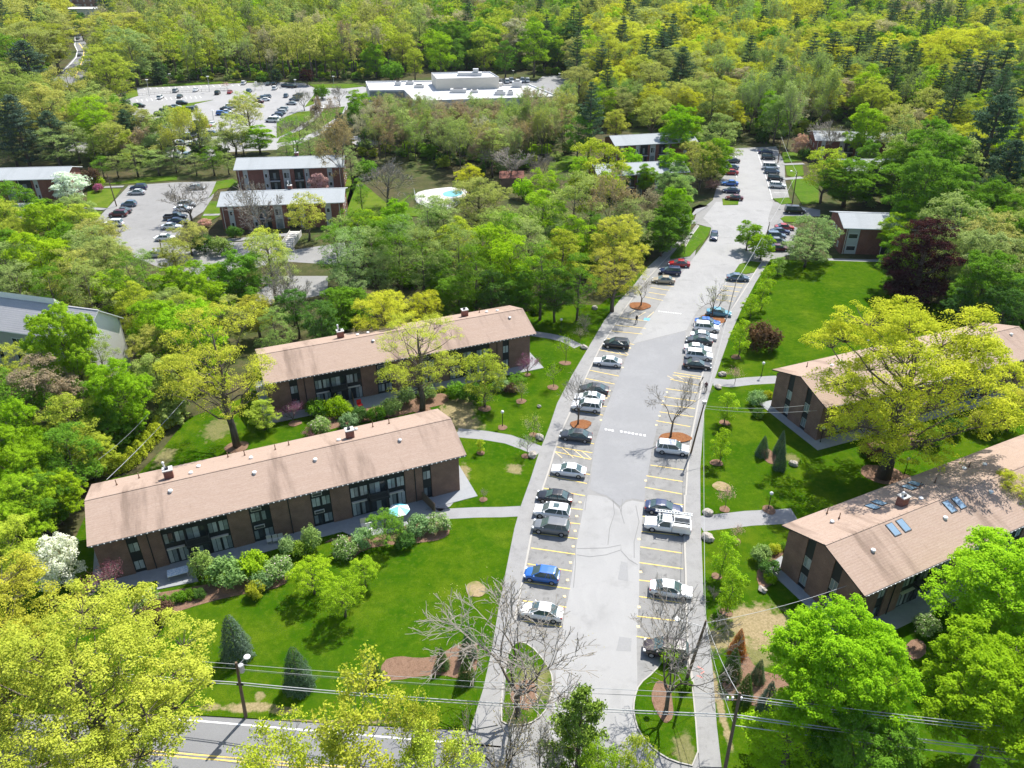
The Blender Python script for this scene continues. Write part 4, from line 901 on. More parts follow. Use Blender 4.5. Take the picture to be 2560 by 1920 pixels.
a, b = gq('2 1560 1085, 1990 1062'); grey_block('low pale roof almost buried in small bright maples', a, b, 26, 11.5, chim=0)
a, b = gq('3 930 862, 1545 880'); grey_block('grey-roofed block under the dark wood, bare tree at its end', a, b, math.dist(a, b), 12., chim=0)
a, b = gq('3 1100 1050, 1440 1048'); grey_block('pale roof showing between three round dark maples', a, b, 30, 11.5, chim=0)
a, b = gq('3 1105 1402, 1390 1410'); grey_block('white-roofed brick block with a clear gable, between young tree and purple beech', a, b, 30, 12., chim=.62, cols=[(.03, .12, 'p'), (.30, .45, 'b'), (.52, .58, 'd'), (.64, .78, 'b'), (.86, .92, 'p')])
# the tall grey-sided block at the frame edge
def siding_block():
    he, rise, D = 9.2, 3.4, 9.0
    b = (-65.2, 104.8); a = (b[0] - .966 * 44, b[1] + .258 * 44)
    e, L = frame_at('apartment_building', a, b, 'three-storey grey-sided building with a dark grey stepped roof', 'apartment building')
    hz = lambda y: roof_z(D, he, rise, y) - .17
    w = MB(); w.box(.3, .5, 0, L - .4, .8, he - .2); w.box(.3, D - .8, 0, L - .4, D - .5, he - .2)
    for x in (.3, L - .7):
        for ya, yb in ((.8, D / 2), (D / 2, D - .8)):
            w.add([(x, ya, 0), (x + .3, ya, 0), (x + .3, yb, 0), (x, yb, 0), (x, ya, hz(ya)), (x + .3, ya, hz(ya)), (x + .3, yb, hz(yb)), (x, yb, hz(yb))], [(0, 3, 2, 1), (4, 5, 6, 7), (0, 1, 5, 4), (1, 2, 6, 5), (2, 3, 7, 6), (3, 0, 4, 7)], 1)
    w.build('wall', ['siding', 'white_siding'], e)
    for i in range(8):
        x = L - 5.2 - i * 4.6
        for z in (6.4, 3.7, 1.0): glazing(e, x, x + 2.0, z, z + 1.5, .5, 2, ('glass', 'glass'), 'white')
    for i in range(4):
        t = MB(); x = L - .55 - i * 9.2; t.box(x, .40, 0, x + .16, .5, he - .2); t.build('trim_board', 'white', e)
    roof = gable_roof(e, L, D, he, rise, 'roof_slate', fascia='white')
    g = MB(); z = he + rise; g.add([(L - 30, D / 2 + .05, z - .1), (L - 8, D / 2 + .05, z - .1), (L - 8, D / 2 + .05, z + 1.0), (L - 30, D / 2 + .05, z + 1.0), (L - 30, D * .95, he + .2), (L - 8, D * .95, he + .2)], [(0, 1, 2, 3), (3, 2, 5, 4), (1, 5, 2), (0, 3, 4)], 0)
    g.build('dormer', ['white_siding'], roof)
M['white_siding'] = plain('white_siding', (.82, .80, .75), .8, .2, 0, .04, 1)
siding_block()
# the flat white commercial building
def flat_part(e, pts, z0, z1, name, wall, roofm, parapet=.5):
    "prism with parapet; pts local ground polygon"
    n = len(pts); mb = MB(); cx = sum(p[0] for p in pts) / n; cy = sum(p[1] for p in pts) / n
    mb.add([(p[0], p[1], z0) for p in pts] + [(p[0], p[1], z1 + parapet) for p in pts], [(i, (i + 1) % n, n + (i + 1) % n, n + i) for i in range(n)], 0)
    ins = [(p[0] + (cx - p[0]) * .012, p[1] + (cy - p[1]) * .03) for p in pts]
    mb.add([(p[0], p[1], z1 + parapet) for p in pts] + [(p[0], p[1], z1 + parapet) for p in ins] + [(p[0], p[1], z1) for p in ins], [(i, (i + 1) % n, n + (i + 1) % n, n + i) for i in range(n)] + [(n + i, n + (i + 1) % n, 2 * n + (i + 1) % n, 2 * n + i) for i in range(n)] + [tuple(range(2 * n, 3 * n))], 1)
    return mb.build(name, [wall, roofm], e)
def white_block():
    h = 6.2
    c = gp('W 160 240, 480 238, 575 338, 1910 296, 1640 185, 1480 190, 850 195, 740 150, 125 158', h); o = c[0]
    e = empty('commercial_building', (o[0], o[1], 0), 0, 'sprawling white flat-roofed building with a raised tan block', 'commercial building')
    loc = lambda q: [(p[0] - o[0], p[1] - o[1]) for p in q]
    low = flat_part(e, loc(c), 0, h - .5, 'wall', 'concrete', 'roof_white')
    # striped glazed front
    f = MB(); a, b = loc(gp('W 160 240, 480 238', h)); n = 30
    for i in range(n):
        t0, t1 = i / n, (i + .55) / n; f.box(a[0] + (b[0] - a[0]) * t0, a[1] - .12, .5, a[0] + (b[0] - a[0]) * t1, a[1] + .0, h - .6)
    f.build('window_wall', 'blind', e)
    hi = loc(gp('W 780 135, 1355 118, 1270 68, 730 78', 10.2)); up = flat_part(e, hi, h - .5, 9.7, 'upper_wall', 'cream', 'roof_white')
    d = MB(); p, q = loc(gp('W 1010 182, 1385 172', h + .6))
    for (s0, s1, z) in ((0, 1, .9), (.15, .7, 1.7)): d.box(p[0] + (q[0] - p[0]) * s0, p[1], h - .5, p[0] + (q[0] - p[0]) * s1, p[1] + 2.2, h + z)
    d.build('roof_duct', 'grey_metal', e)
    for s, sx, hh in (('W 535 175', 1.6, 1.3), ('W 425 185', 1.2, 1.5), ('W 620 205', 2., 1.2), ('W 1365 270', 2.2, 1.4), ('W 1460 270', 1.2, 1.5), ('W 980 250', 3.2, 1.4), ('W 1520 200', 2., 2.2), ('W 1130 250', 1.5, 1.)):
        p = loc(gp(s, h))[0]; u = MB(); u.box(p[0] - sx, p[1] - 1.5, h - .5, p[0] + sx, p[1] + 1.5, h - .5 + hh); u.box(p[0] - sx * .6, p[1] - .9, h - .5 + hh, p[0] + sx * .6, p[1] + .9, h - .3 + hh, 1); u.build('roof_unit', ['grey_metal', 'rail'], e)
    p = loc(gp('W 1130 95', 10.2))[0]; u = MB(); u.box(p[0] - 7, p[1] - 1.5, 9.6, p[0] + 3, p[1] + 2, 11.0); u.box(p[0] - .6, p[1] - 1, 11.0, p[0] + 1.6, p[1] + 1, 12.4); u.build('roof_unit', 'grey_metal', e)
white_block()
def far_house(s, w, d, h, wall, roof, label, rise=2.5, cat='building', name='distant_building', rz=0.0):
    p = gp(s)[0]; e = empty(name, (p[0], p[1], 0), rz, label, cat)
    mb = MB(); mb.box(-w / 2, 0, 0, w / 2, d, h); mb.build('wall', wall, e)
    for i in range(max(2, int(w / 5))):
        x = -w / 2 + 1.2 + i * (w - 2.4) / max(1, int(w / 5) - 1) if w > 8 else -w / 4 + i * w / 2
        for z in [1 + 3.3 * k for k in range(int(h / 3.3))]: glazing(e, x - .6, x + .6, z, z + 1.5, 0, 1, ('curtain',), 'white')
    if rise:
        r = MB(); r.add([(-w / 2 - .4, -.4, h + .003), (w / 2 + .4, -.4, h + .003), (w / 2 + .4, d + .4, h + .003), (-w / 2 - .4, d + .4, h + .003), (-w / 2 - .4, d / 2, h + rise), (w / 2 + .4, d / 2, h + rise)], [(0, 1, 5, 4), (2, 3, 4, 5), (1, 2, 5), (3, 0, 4), (3, 2, 1, 0)]); r.build('roof', roof, e)
    else:
        r = MB(); r.box(-w / 2 - .3, -.3, h + .003, w / 2 + .3, d + .3, h + .5); r.build('roof', roof, e)
    return e
far_house('R 1110 160', 46, 24, 14, 'brick', 'roof_slate', 'big dark brick building at the far end of the road', 6)
far_house('R 1180 215', 40, 16, 4.5, 'white', 'roof_white', 'low white shop roof in front of the dark brick building', 0)
far_house('R 880 165', 30, 14, 5, 'siding', 'roof_grey', 'pale flat building beside the dark brick one', 0)
far_house('R 720 120', 26, 12, 8, 'redbrick', 'roof_grey', 'reddish house over the yellow oaks by the road', 3)
far_house('R 20 160', 26, 14, 8, 'white', 'redbrick', 'white house with a rusty roof at the frame corner', 3)
far_house('1 1795 75', 34, 14, 12, 'siding', 'roof_slate', 'bluish house above the far wood', 4)
far_house('1 1960 80', 48, 14, 11, 'white', 'roof_grey', 'long white building above the far wood', 3)
far_house('1 1420 70', 34, 12, 12, 'redbrick', 'roof_slate', 'brick building glimpsed above the yellow crowns', 3)
far_house('2 320 70', 30, 12, 12, 'brick', 'roof_slate', 'dark roofed house on the skyline over the wood', 3)
far_house('2 1030 1150', 6.2, 4.5, 2.6, 'brick', 'redbrick', 'small dark red hut by the pool under a bare tree', 1.4, 'hut', 'garden_hut')
# ------------------------------------------------------------------ vehicles (x forward, wheels on z = 0)
def loft(mb, rings, mi=0, close=True):
    n = len(rings[0]); b = len(mb.v)
    for r in rings: mb.v += [tuple(q) for q in r]
    for i in range(len(rings) - 1):
        for k in range(n - (0 if close else 1)):
            a = b + i * n + k; c = b + i * n + (k + 1) % n
            mb.f.append((a, c, c + n, a + n)); mb.m.append(mi)
    mb.f.append(tuple(b + k for k in range(n))[::-1]); mb.m.append(mi)
    mb.f.append(tuple(b + (len(rings) - 1) * n + k for k in range(n))); mb.m.append(mi)
CARS = {   # stations (x, top z, half width, bottom z); greenhouse base (x0, x1, z), roof (x0, x1, z, half width); wheels
    'sedan': dict(st=[(-2.36, .62, .62, .42), (-2.30, .93, .76, .30), (-1.85, 1.0, .86, .24), (-1.2, .97, .90, .22), (.0, .93, .90, .2), (.95, .93, .90, .22), (1.5, .86, .87, .24), (2.05, .76, .80, .28), (2.32, .62, .66, .34), (2.38, .5, .55, .40)],
                  gb=(-1.86, 1.16, .96, .80), gr=(-.92, .20, 1.43, .63), wx=(-1.42, 1.40), wr=.325, wy=.80),
    'suv': dict(st=[(-2.30, .60, .70, .45), (-2.26, 1.0, .82, .36), (-1.9, 1.10, .90, .3), (-1.2, 1.08, .93, .28), (.0, 1.05, .93, .27), (.95, 1.05, .92, .28), (1.5, 1.0, .90, .30), (2.0, .92, .84, .34), (2.26, .74, .72, .4), (2.32, .58, .60, .45)],
                gb=(-2.20, 1.24, 1.10, .84), gr=(-1.80, .30, 1.66, .70), wx=(-1.40, 1.40), wr=.36, wy=.83),
    'hatch': dict(st=[(-2.02, .58, .64, .42), (-1.98, .98, .76, .34), (-1.6, 1.03, .85, .26), (-1.0, 1.0, .87, .24), (.0, .98, .87, .22), (.8, .97, .86, .24), (1.35, .88, .83, .26), (1.8, .76, .76, .3), (2.0, .6, .62, .36), (2.05, .5, .52, .42)],
                  gb=(-1.92, 1.15, .98, .79), gr=(-1.45, .15, 1.53, .62), wx=(-1.25, 1.25), wr=.32, wy=.77),
    'van': dict(st=[(-2.6, .60, .80, .42), (-2.56, 1.1, .90, .34), (-2.2, 1.2, .97, .3), (-1.2, 1.2, .98, .28), (.0, 1.18, .98, .27), (1.2, 1.16, .97, .28), (1.8, 1.08, .93, .30), (2.3, .98, .86, .34), (2.52, .78, .76, .4), (2.58, .6, .66, .45)],
                gb=(-2.52, 1.75, 1.15, .92), gr=(-2.35, .75, 1.95, .80), wx=(-1.6, 1.6), wr=.36, wy=.88)}
def ring(x, zt, w, zb):
    return [(x, -w * .9, zb), (x, -w, zb + (zt - zb) * .35), (x, -w * .985, zb + (zt - zb) * .75), (x, -w * .86, zt - .02), (x, -w * .5, zt + .02), (x, 0, zt + .03), (x, w * .5, zt + .02), (x, w * .86, zt - .02), (x, w * .985, zb + (zt - zb) * .75), (x, w, zb + (zt - zb) * .35), (x, w * .9, zb)]
def wheel_mesh(r):
    t = MB(); t.tube([(0, -.11, 0), (0, -.10, 0), (0, .10, 0), (0, .11, 0)], [r * .86, r, r, r * .86], 14)
    m = MB()
    for s in (-1, 1): m.cyl((0, s * .100, 0), (0, s * .118, 0), r * .64, r * .60, 10, 0)
    return t.mesh('wheel', ['tyre']), m.mesh('rim', ['rim'])
def greenhouse(d):
    x0, x1, zb, wb = d['gb']; r0, r1, zr, wr = d['gr']
    g = MB(); i = .02
    g.add([(x0, -wb, zb - .06), (x1, -wb, zb - .06), (x1, wb, zb - .06), (x0, wb, zb - .06), (r0, -wr, zr), (r1, -wr, zr), (r1, wr, zr), (r0, wr, zr)], [(4, 5, 6, 7), (0, 1, 5, 4), (1, 2, 6, 5), (2, 3, 7, 6), (3, 0, 4, 7)], 0)
    return g
def make_car(kind, name, far=False):
    d = CARS[kind]; x0, x1, zb, wb = d['gb']; r0, r1, zr, wr = d['gr']
    b = MB(); loft(b, [ring(*s) for s in d['st']])
    # roof skin, pillars, mirrors
    loft(b, [[(x, -wr * k, zr - .03), (x, -wr * k, zr + .03), (x, -wr * .6 * k, zr + h), (x, wr * .6 * k, zr + h), (x, wr * k, zr + .03), (x, wr * k, zr - .03)] for x, k, h in ((r0 - .10, .94, .025), (r0 + .1, 1.02, .05), ((r0 + r1) / 2, 1.03, .07), (r1 - .05, 1.02, .05), (r1 + .08, .95, .02))])
    for s in (-1, 1):
        for (xa, xb) in ((x1 - .03, r1), (x0 + .05, r0 + .02)):
            b.tube([(xa, s * (wb - .015), zb - .05), (xb, s * (wr + .005), zr)], [.045, .04], 4)
        xm = (x0 + x1) / 2 - .1; b.tube([(xm, s * wb, zb - .04), ((r0 + r1) / 2 - .05, s * (wr + .008), zr)], [.045, .04], 4)
        if kind in ('suv', 'van', 'hatch'): xq = x0 + .75; b.tube([(xq, s * wb, zb - .04), (r0 + .5, s * (wr + .008), zr)], [.06, .05], 4)
        b.box(x1 - .45, s * (wb + .16) - .09, zb + .0, x1 - .28, s * (wb + .16) + .09, zb + .14)
    wt, wrm = wheel_mesh(d['wr'])
    if far:
        g = greenhouse(d); n0 = len(b.v)
        b.v += g.v; b.f += [tuple(n0 + i for i in f) for f in g.f]; b.m += [1] * len(g.f)
        for x in d['wx']:
            for s in (-1, 1): b.cyl((x, s * (d['wy'] - .1), d['wr']), (x, s * (d['wy'] + .1), d['wr']), d['wr'], n=8, mi=2)
        return b.build(name, ['paint', 'carglass', 'tyre'])
    o = empty(name); b.build('body', 'paint', o); greenhouse(d).build('window', 'carglass', o)
    for x in d['wx']:
        for s in (-1, 1):
            w = link('wheel', wt, o); w.location = (x, s * (d['wy']), d['wr']); link('rim', wrm, w)
    xf, xr = d['st'][-2][0], d['st'][1][0]; zf = d['st'][-3][1] - .16; wf = d['st'][-3][2]
    for s in (-1, 1):
        h = MB(); h.box(xf - .26, s * (wf * .80) - .16, zf - .08, xf + .0, s * (wf * .80) + .16, zf + .09); h.build('headlight', 'headlight', o)
        t = MB(); t.box(xr - .03, s * .62 - .16, d['st'][1][1] - .24, xr + .14, s * .62 + .16, d['st'][1][1] - .06); t.build('taillight', 'taillight', o)
    return o
def make_pickup(name, work):
    o = empty(name); b = MB(); L = 2.75
    st = [(-.55, 1.12, .97, .34), (.0, 1.12, .98, .32), (1.1, 1.12, .97, .32), (1.7, 1.10, .95, .34), (2.35, 1.04, .92, .38), (2.68, .92, .82, .44), (2.75, .7, .74, .5)]
    loft(b, [ring(*s) for s in st]); cab = dict(gb=(-.50, 1.35, 1.12, .90), gr=(-.42, .55, 1.78, .74))
    x0, x1, zb, wb = cab['gb']; r0, r1, zr, wr = cab['gr']
    loft(b, [[(x, -wr * k, zr - .03), (x, -wr * k, zr + .03), (x, wr * k, zr + .03), (x, wr * k, zr - .03)] for x, k in ((r0 - .06, .97), (r0 + .1, 1.03), (r1 - .05, 1.02), (r1 + .1, .95))])
    for s in (-1, 1):
        b.tube([(x1 - .03, s * (wb - .01), zb - .05), (r1, s * wr, zr)], [.05, .045], 4); b.tube([(x0 + .1, s * (wb - .01), zb - .05), (r0 + .06, s * wr, zr)], [.10, .09], 4)
        b.box(x1 - .4, s * (wb + .2) - .12, zb, x1 - .22, s * (wb + .2) + .12, zb + .22)
    b.build('body', 'paint', o); greenhouse(cab).build('window', 'carglass', o)
    bed = MB()
    for s in (-1, 1): bed.box(-2.78, s * .9 - .08, .45, -.6, s * .9 + .08, 1.12)
    bed.box(-2.85, -.96, .42, -2.70, .96, 1.12); bed.box(-.72, -.82, .45, -.6, .82, 1.12); bed.box(-2.7, -.82, .5, -.72, .82, .62, 1)
    bed.build('cargo_bed', ['paint', 'rail'], o)
    wt, wrm = wheel_mesh(.38)
    for x in (-1.75, 1.75):
        for s in (-1, 1): w = link('wheel', wt, o); w.location = (x, s * .86, .38); link('rim', wrm, w)
    for s in (-1, 1):
        h = MB(); h.box(2.5, s * .72 - .14, .72, 2.755, s * .72 + .14, .94); h.build('headlight', 'headlight', o)
        t = MB(); t.box(-2.875, s * .88 - .07, .7, -2.83, s * .88 + .07, 1.05); t.build('taillight', 'taillight', o)
    if work:
        for s in (-1, 1):
            bx = MB(); bx.box(-2.72, s * .80 - .22, 1.13, -.66, s * .80 + .22, 1.55); bx.box(-2.72, s * .80 - .24, 1.55, -.66, s * .80 + .24, 1.58, 1); bx.build('tool_box', ['steel', 'white'], o)
        r = MB()
        for x in (-2.6, -.75, 1.0):
            if x < .5:
                for s in (-1, 1): r.cyl((x, s * .85, 1.1), (x, s * .85, 2.05), .035, n=6)
            else:
                for s in (-1, 1): r.tube([(-.6, s * .85, 2.05), (x, s * .85, 2.0), (x + .3, s * .85, 1.2)], [.035] * 3, 6)
            r.cyl((x, -1.0, 2.05), (x, 1.0, 2.05), .035, n=6)
        for s in (-1, 1): r.cyl((-2.65, s * .85, 2.05), (.9, s * .85, 2.05), .03, n=6)
        for y in (-.92, -.55): r.box(-2.9, y - .03, 2.10, 1.6, y + .03, 2.2)
        for k in range(13): r.box(-2.8 + k * .35, -.9, 2.13, -2.74 + k * .35, -.57, 2.17)
        r.build('ladder_rack', 'white', o)
    return o
FARP = {}
NEARP = {}
CC = {'white': (.80, .80, .80), 'silver': (.42, .43, .43), 'grey': (.16, .17, .18), 'dark grey': (.05, .055, .06), 'black': (.012, .013, .015), 'blue': (.03, .15, .52), 'dark blue': (.015, .03, .09), 'teal': (.10, .30, .38), 'red': (.35, .012, .015), 'dark red': (.10, .01, .014), 'tan': (.42, .36, .26), 'pale blue': (.35, .45, .5), 'brown': (.045, .03, .03), 'steel blue': (.10, .15, .21)}
KN = {'sedan': ('sedan', 'sedan'), 'suv': ('sport_utility_vehicle', 'SUV'), 'hatch': ('hatchback', 'hatchback'), 'van': ('van', 'van'), 'pickup': ('pickup_truck', 'pickup truck'), 'work': ('pickup_truck', 'pickup truck')}
CREG = []
def car(v, cx, cy, kind, color, ang, label=None, group=None, far=False, z=.042, zone=None):
    "centre in crop pixels (of the car's middle, 0.75 m up); ang = heading in ground degrees"
    p = G(V[v](cx, cy), .75)
    store = FARP if far else NEARP; nm = KN[kind][0]
    if kind not in store:
        o = make_pickup(nm, kind == 'work') if kind in ('pickup', 'work') else make_car(kind, nm, far); store[kind] = o
    else: o = copy_tree(store[kind])
    o.location = (p[0], p[1], z); o.rotation_euler = (0, 0, math.radians(ang))
    c = CC[color]; j = 1.0 if color in ('white',) else rnd.uniform(.9, 1.1)
    for q in ([o] if far else [o] + list(o.children)): q.color = (c[0] * j, c[1] * j, c[2] * j, 1)
    o.pop('label', None) if 'label' in o else None
    tag(o, label, 'pickup truck' if kind in ('pickup', 'work') else 'van' if kind == 'van' else 'car', group)
    if not label: CREG.append((o, color, KN[kind][1], zone, proj(p[0], p[1], .7)))
    return o
def dirn(s):
    a, b = gp(s); return math.degrees(math.atan2(b[1] - a[1], b[0] - a[0]))
dl = dirn('8 1410 357, 1140 318')        # lane -> kerb on the dogwood side
dr = dirn('8 1803 408, 2068 446')        # lane -> kerb on the oak side
GL, GR = 'cars parked in the row towards the brown blocks with the dogwood', 'cars parked in the row along the pole-lined pavement'
car('8', 1205, 700, 'sedan', 'white', dl, 'white sedan behind the big bare tree, first in its row from the street', GL)
car('8', 1208, 475, 'hatch', 'blue', dl, 'bright blue hatchback alone in its stall under bare twigs', GL)
car('8', 1264, 185, 'suv', 'grey', dl, 'grey SUV with a shiny pale roof, beside the white car with a sunroof', GL)
so = car('8', 1270, 92, 'suv', 'white', dl, 'white SUV with a black sunroof, between a grey SUV and a black sedan', GL)
sm = MB(); sm.box(-.85, -.42, 1.70, -.15, .42, 1.745); s_ = sm.build('sunroof', 'carglass', so)
car('5', 1285, 1562, 'sedan', 'black', dl, 'black sedan parked beside the white SUV with sunroof', GL)
car('5', 1372, 1400, 'sedan', 'white', dl, 'white sedan alone below the hatched yellow stall', GL)
car('5', 1415, 1188, 'sedan', 'dark grey', dl, 'dark sedan beside the mulched tree island with the speed bump abreast', GL)
car('5', 1480, 1010, 'suv', 'white', dl, 'white SUV directly behind the bare island tree trunk', GL)
car('5', 1500, 958, 'sedan', 'white', dl, 'white sedan squeezed between white SUV and dark car', GL)
car('5', 1525, 905, 'sedan', 'dark grey', dl, 'dark sedan veiled by the bare crown of the island tree', GL)
car('5', 1610, 738, 'sedan', 'white', dl, 'white sedan next to the yellow hatching, with the black SUV beyond it', GL)
car('5', 1662, 632, 'suv', 'black', dl, 'black SUV with a bright roof reflection beside the yellow hatching', GL)
car('5', 1950, 240, 'sedan', 'tan', dl + 3, 'tan sedan under the overhanging yellow tree at the row end', GL)
car('5', 1990, 188, 'suv', 'dark blue', dl + 3, 'dark blue SUV between the tan sedan and red sedan', GL)
car('5', 2045, 140, 'sedan', 'red', dl + 3, 'red sedan at the end of the row by the grass strip', GL)
car('8', 1965, 930, 'suv', 'brown', dr + 180, 'dark brown SUV hidden behind the trunk of the street-end bare tree', GR)
car('8', 1995, 565, 'sedan', 'white', dr, 'white sedan under the bare branches, second in its row from the street', GR)
car('8', 1972, 175, 'work', 'white', dr + 180, 'white work pickup with a ladder rack and steel side boxes', GR)
car('8', 1950, 68, 'sedan', 'dark blue', dr, 'dark sedan tucked behind the white ladder-rack pickup', GR)
car('5', 2005, 1268, 'suv', 'white', dr, 'white SUV beside the rust mulch island with the bare tree', GR)
car('I', 1620, 1290, 'sedan', 'black', dr, 'black sedan first in the tight row of eight', GR)
car('I', 1645, 1150, 'suv', 'white', dr, 'white SUV between the black sedan and another white car in the tight row', GR)
car('I', 1622, 1045, 'sedan', 'white', dr, 'white sedan third in the tight row, before the dark grey one', GR)
car('I', 1650, 915, 'sedan', 'dark grey', dr + 180, 'dark grey sedan backed in amid the white cars', GR)
car('I', 1715, 850, 'sedan', 'white', dr, 'white sedan between the dark grey car and the white SUV with black windows', GR)
car('I', 1762, 722, 'suv', 'white', dr, 'white SUV with black side windows next to the dark blue sedan', GR)
car('I', 1775, 640, 'sedan', 'blue', dr, 'blue sedan against the mulch island in the tight row', GR)
car('I', 1950, 490, 'sedan', 'teal', dr, 'teal car behind the budding tree trunk on the mulch island', GR)
car('6', 452, 225, 'sedan', 'steel blue', dr + 4, 'steel blue sedan alone beyond the empty stalls', GR)
car('3', 308, 1448, 'hatch', 'dark blue', 255, 'dark blue car driving down the lane towards the camera')
GU = 'cars in the upper lot'
for (x, y, k, c, a, lb) in ((742, 1393, 'sedan', 'red', dr + 8, 'red car at the top of the clustered bay'), (715, 1418, 'sedan', 'dark blue', dr + 8, 'dark blue sedan in the clustered bay, below the red one'), (690, 1446, 'suv', 'steel blue', dr + 8, 'steel blue SUV in the middle of the clustered bay'), (700, 1478, 'sedan', 'grey', dr + 8, 'grey sedan in the clustered bay above the dark red one'), (706, 1520, 'sedan', 'dark red', dr + 8, 'dark red car at the bottom of the clustered bay'),
        (805, 1292, 'van', 'black', dr + 5, 'black van parked by the drive to the grey blocks'), (420, 985, 'sedan', 'dark grey', 175, 'dark car topmost in the short row by the maples'), (412, 1024, 'sedan', 'steel blue', 175, 'blue-grey car second from the top by the maples'), (408, 1056, 'sedan', 'red', 175, 'bright red car third from the top by the maples'),
        (405, 1122, 'sedan', 'blue', 172, 'blue sedan above the dark blue one by the grass tip'), (414, 1167, 'sedan', 'dark blue', 172, 'dark blue sedan between blue and red cars'), (432, 1212, 'sedan', 'dark red', 172, 'red sedan beside the grass tip of the upper lot'),
        (627, 930, 'sedan', 'dark blue', dr, 'dark blue car at the dead end of the upper lot'), (643, 963, 'suv', 'dark grey', dr, 'dark SUV second from the dead end'), (658, 1024, 'van', 'white', dr, 'white van in the upper lot beside the grey car'), (664, 1049, 'suv', 'steel blue', dr, 'slate SUV hard against the white van'), (685, 1092, 'suv', 'black', dr, 'black SUV above the white one in the upper lot'), (698, 1137, 'suv', 'white', dr, 'white SUV lowest in the upper lot row'),
        ):
    car('3', x, y, k, c, a, lb, GU if lb.find('clustered') < 0 else 'cars in the clustered bay')
GM = 'cars in the lot between the grey-roofed blocks'
for (x, y, k, c, a, lb) in ((850, 1150, 'suv', 'dark blue', 183, 'dark blue SUV at the top of the lot between grey roofs'), (838, 1178, 'sedan', 'silver', 183, 'silver sedan just below the dark blue SUV by the lawn'), (790, 1250, 'hatch', 'steel blue', 183, 'steel blue hatchback by the leaning pole'), (750, 1292, 'sedan', 'dark grey', 183, 'dark car half behind the maroon one'), (725, 1312, 'suv', 'dark red', 183, 'maroon SUV above the white SUV by the lawn'), (697, 1370, 'suv', 'white', 183, 'white SUV lowest in the row by the lawn corner'),
        (1205, 1147, 'sedan', 'silver', 5, 'silver car at the top of the row behind the bare tree'), (1150, 1252, 'suv', 'silver', 5, 'silver SUV veiled by the twigs of the bare tree'), (1125, 1277, 'sedan', 'white', 5, 'white sedan above the black pickup'), (1080, 1330, 'pickup', 'black', 5, 'black pickup in the row by the buff bare tree'), (1090, 1355, 'sedan', 'dark blue', 5, 'dark blue car wedged under the black pickup'), (1052, 1387, 'sedan', 'white', 5, 'white sedan below the black pickup, above another white one'), (1018, 1457, 'sedan', 'white', 5, 'white sedan lowest but one in the row'), (958, 1558, 'sedan', 'silver', 5, 'silver sedan beside the lamp post with a ring')):
    car('1', x, y, k, c, a, lb, GM)
car('4', 1312, 180, 'suv', 'black', 178, 'black SUV on the cross drive by the yellow kerb'); car('4', 1485, 262, 'hatch', 'white', 88, 'small white car parked under green trees near the hedge')
GF = 'cars in the far car park'
def fc(v, rows, zone):
    for x, y, k, c, a in rows: car(v, x, y, k, c, a, None, GF, True, .04, zone)
fc('F', ((1140, 62, 'suv', 'white', 95), (512, 132, 'suv', 'silver', 95), (697, 125, 'sedan', 'white', 95)), 'above the far car park railing')
fc('F', ((370, 193, 'suv', 'white', 95), (550, 183, 'sedan', 'dark grey', 95), (898, 152, 'suv', 'black', 95), (1012, 144, 'sedan', 'red', 95), (1188, 136, 'suv', 'steel blue', 95), (1425, 108, 'suv', 'white', 95), (1365, 68, 'sedan', 'dark grey', 95), (1420, 66, 'suv', 'black', 95), (1530, 84, 'sedan', 'dark grey', 0), (1585, 93, 'suv', 'black', 0)), 'below the far car park railing')
fc('F', ((178, 272, 'suv', 'black', 12), (100, 298, 'suv', 'silver', 12), (570, 247, 'suv', 'black', 8), (510, 276, 'sedan', 'silver', 8), (465, 296, 'suv', 'black', 8), (415, 320, 'suv', 'dark grey', 8), (368, 350, 'suv', 'black', 5), (665, 297, 'suv', 'dark grey', 185), (630, 312, 'van', 'dark grey', 185), (738, 362, 'hatch', 'pale blue', 92), (245, 413, 'suv', 'grey', 170), (455, 405, 'suv', 'dark grey', 185), (365, 482, 'suv', 'silver', 5), (375, 465, 'sedan', 'dark grey', 5)), 'by the far car park grass spit')
fc('F', ((975, 298, 'sedan', 'black', 5), (940, 342, 'suv', 'blue', 5), (985, 325, 'sedan', 'white', 5), (1025, 275, 'suv', 'white', 5), (1055, 252, 'suv', 'dark grey', 5), (1272, 235, 'sedan', 'dark red', 200), (1310, 200, 'suv', 'steel blue', 200), (1345, 188, 'suv', 'silver', 200), (1250, 265, 'sedan', 'white', 200), (1330, 214, 'sedan', 'white', 200)), 'behind pale trees, far car park')
fc('F', ((1530, 178, 'hatch', 'steel blue', 95), (1640, 178, 'suv', 'dark grey', 175), (1608, 212, 'suv', 'steel blue', 175), (1580, 248, 'sedan', 'silver', 175), (1500, 303, 'suv', 'silver', 172), (1480, 330, 'suv', 'silver', 172), (1450, 358, 'suv', 'dark blue', 172), (1425, 380, 'sedan', 'white', 172), (1400, 405, 'van', 'white', 172)), 'along the brook, far car park')
fc('F', ((790, 432, 'suv', 'dark grey', 10), (780, 455, 'sedan', 'red', 10), (850, 437, 'sedan', 'white', 95), (690, 520, 'suv', 'black', 5), (660, 545, 'suv', 'silver', 5), (595, 565, 'suv', 'dark grey', 5), (560, 610, 'sedan', 'silver', 5), (675, 620, 'sedan', 'white', 5), (780, 595, 'suv', 'dark grey', 5), (855, 530, 'suv', 'black', 5), (530, 720, 'suv', 'silver', 95), (620, 725, 'suv', 'pale blue', 95), (700, 715, 'suv', 'steel blue', 95), (790, 728, 'sedan', 'pale blue', 95)), 'under thin trees, far car park edge')
fc('1', ((680, 862, 'suv', 'dark grey', 8), (695, 877, 'sedan', 'white', 8), (590, 920, 'suv', 'black', 8)), 'among trunks by the far car park')
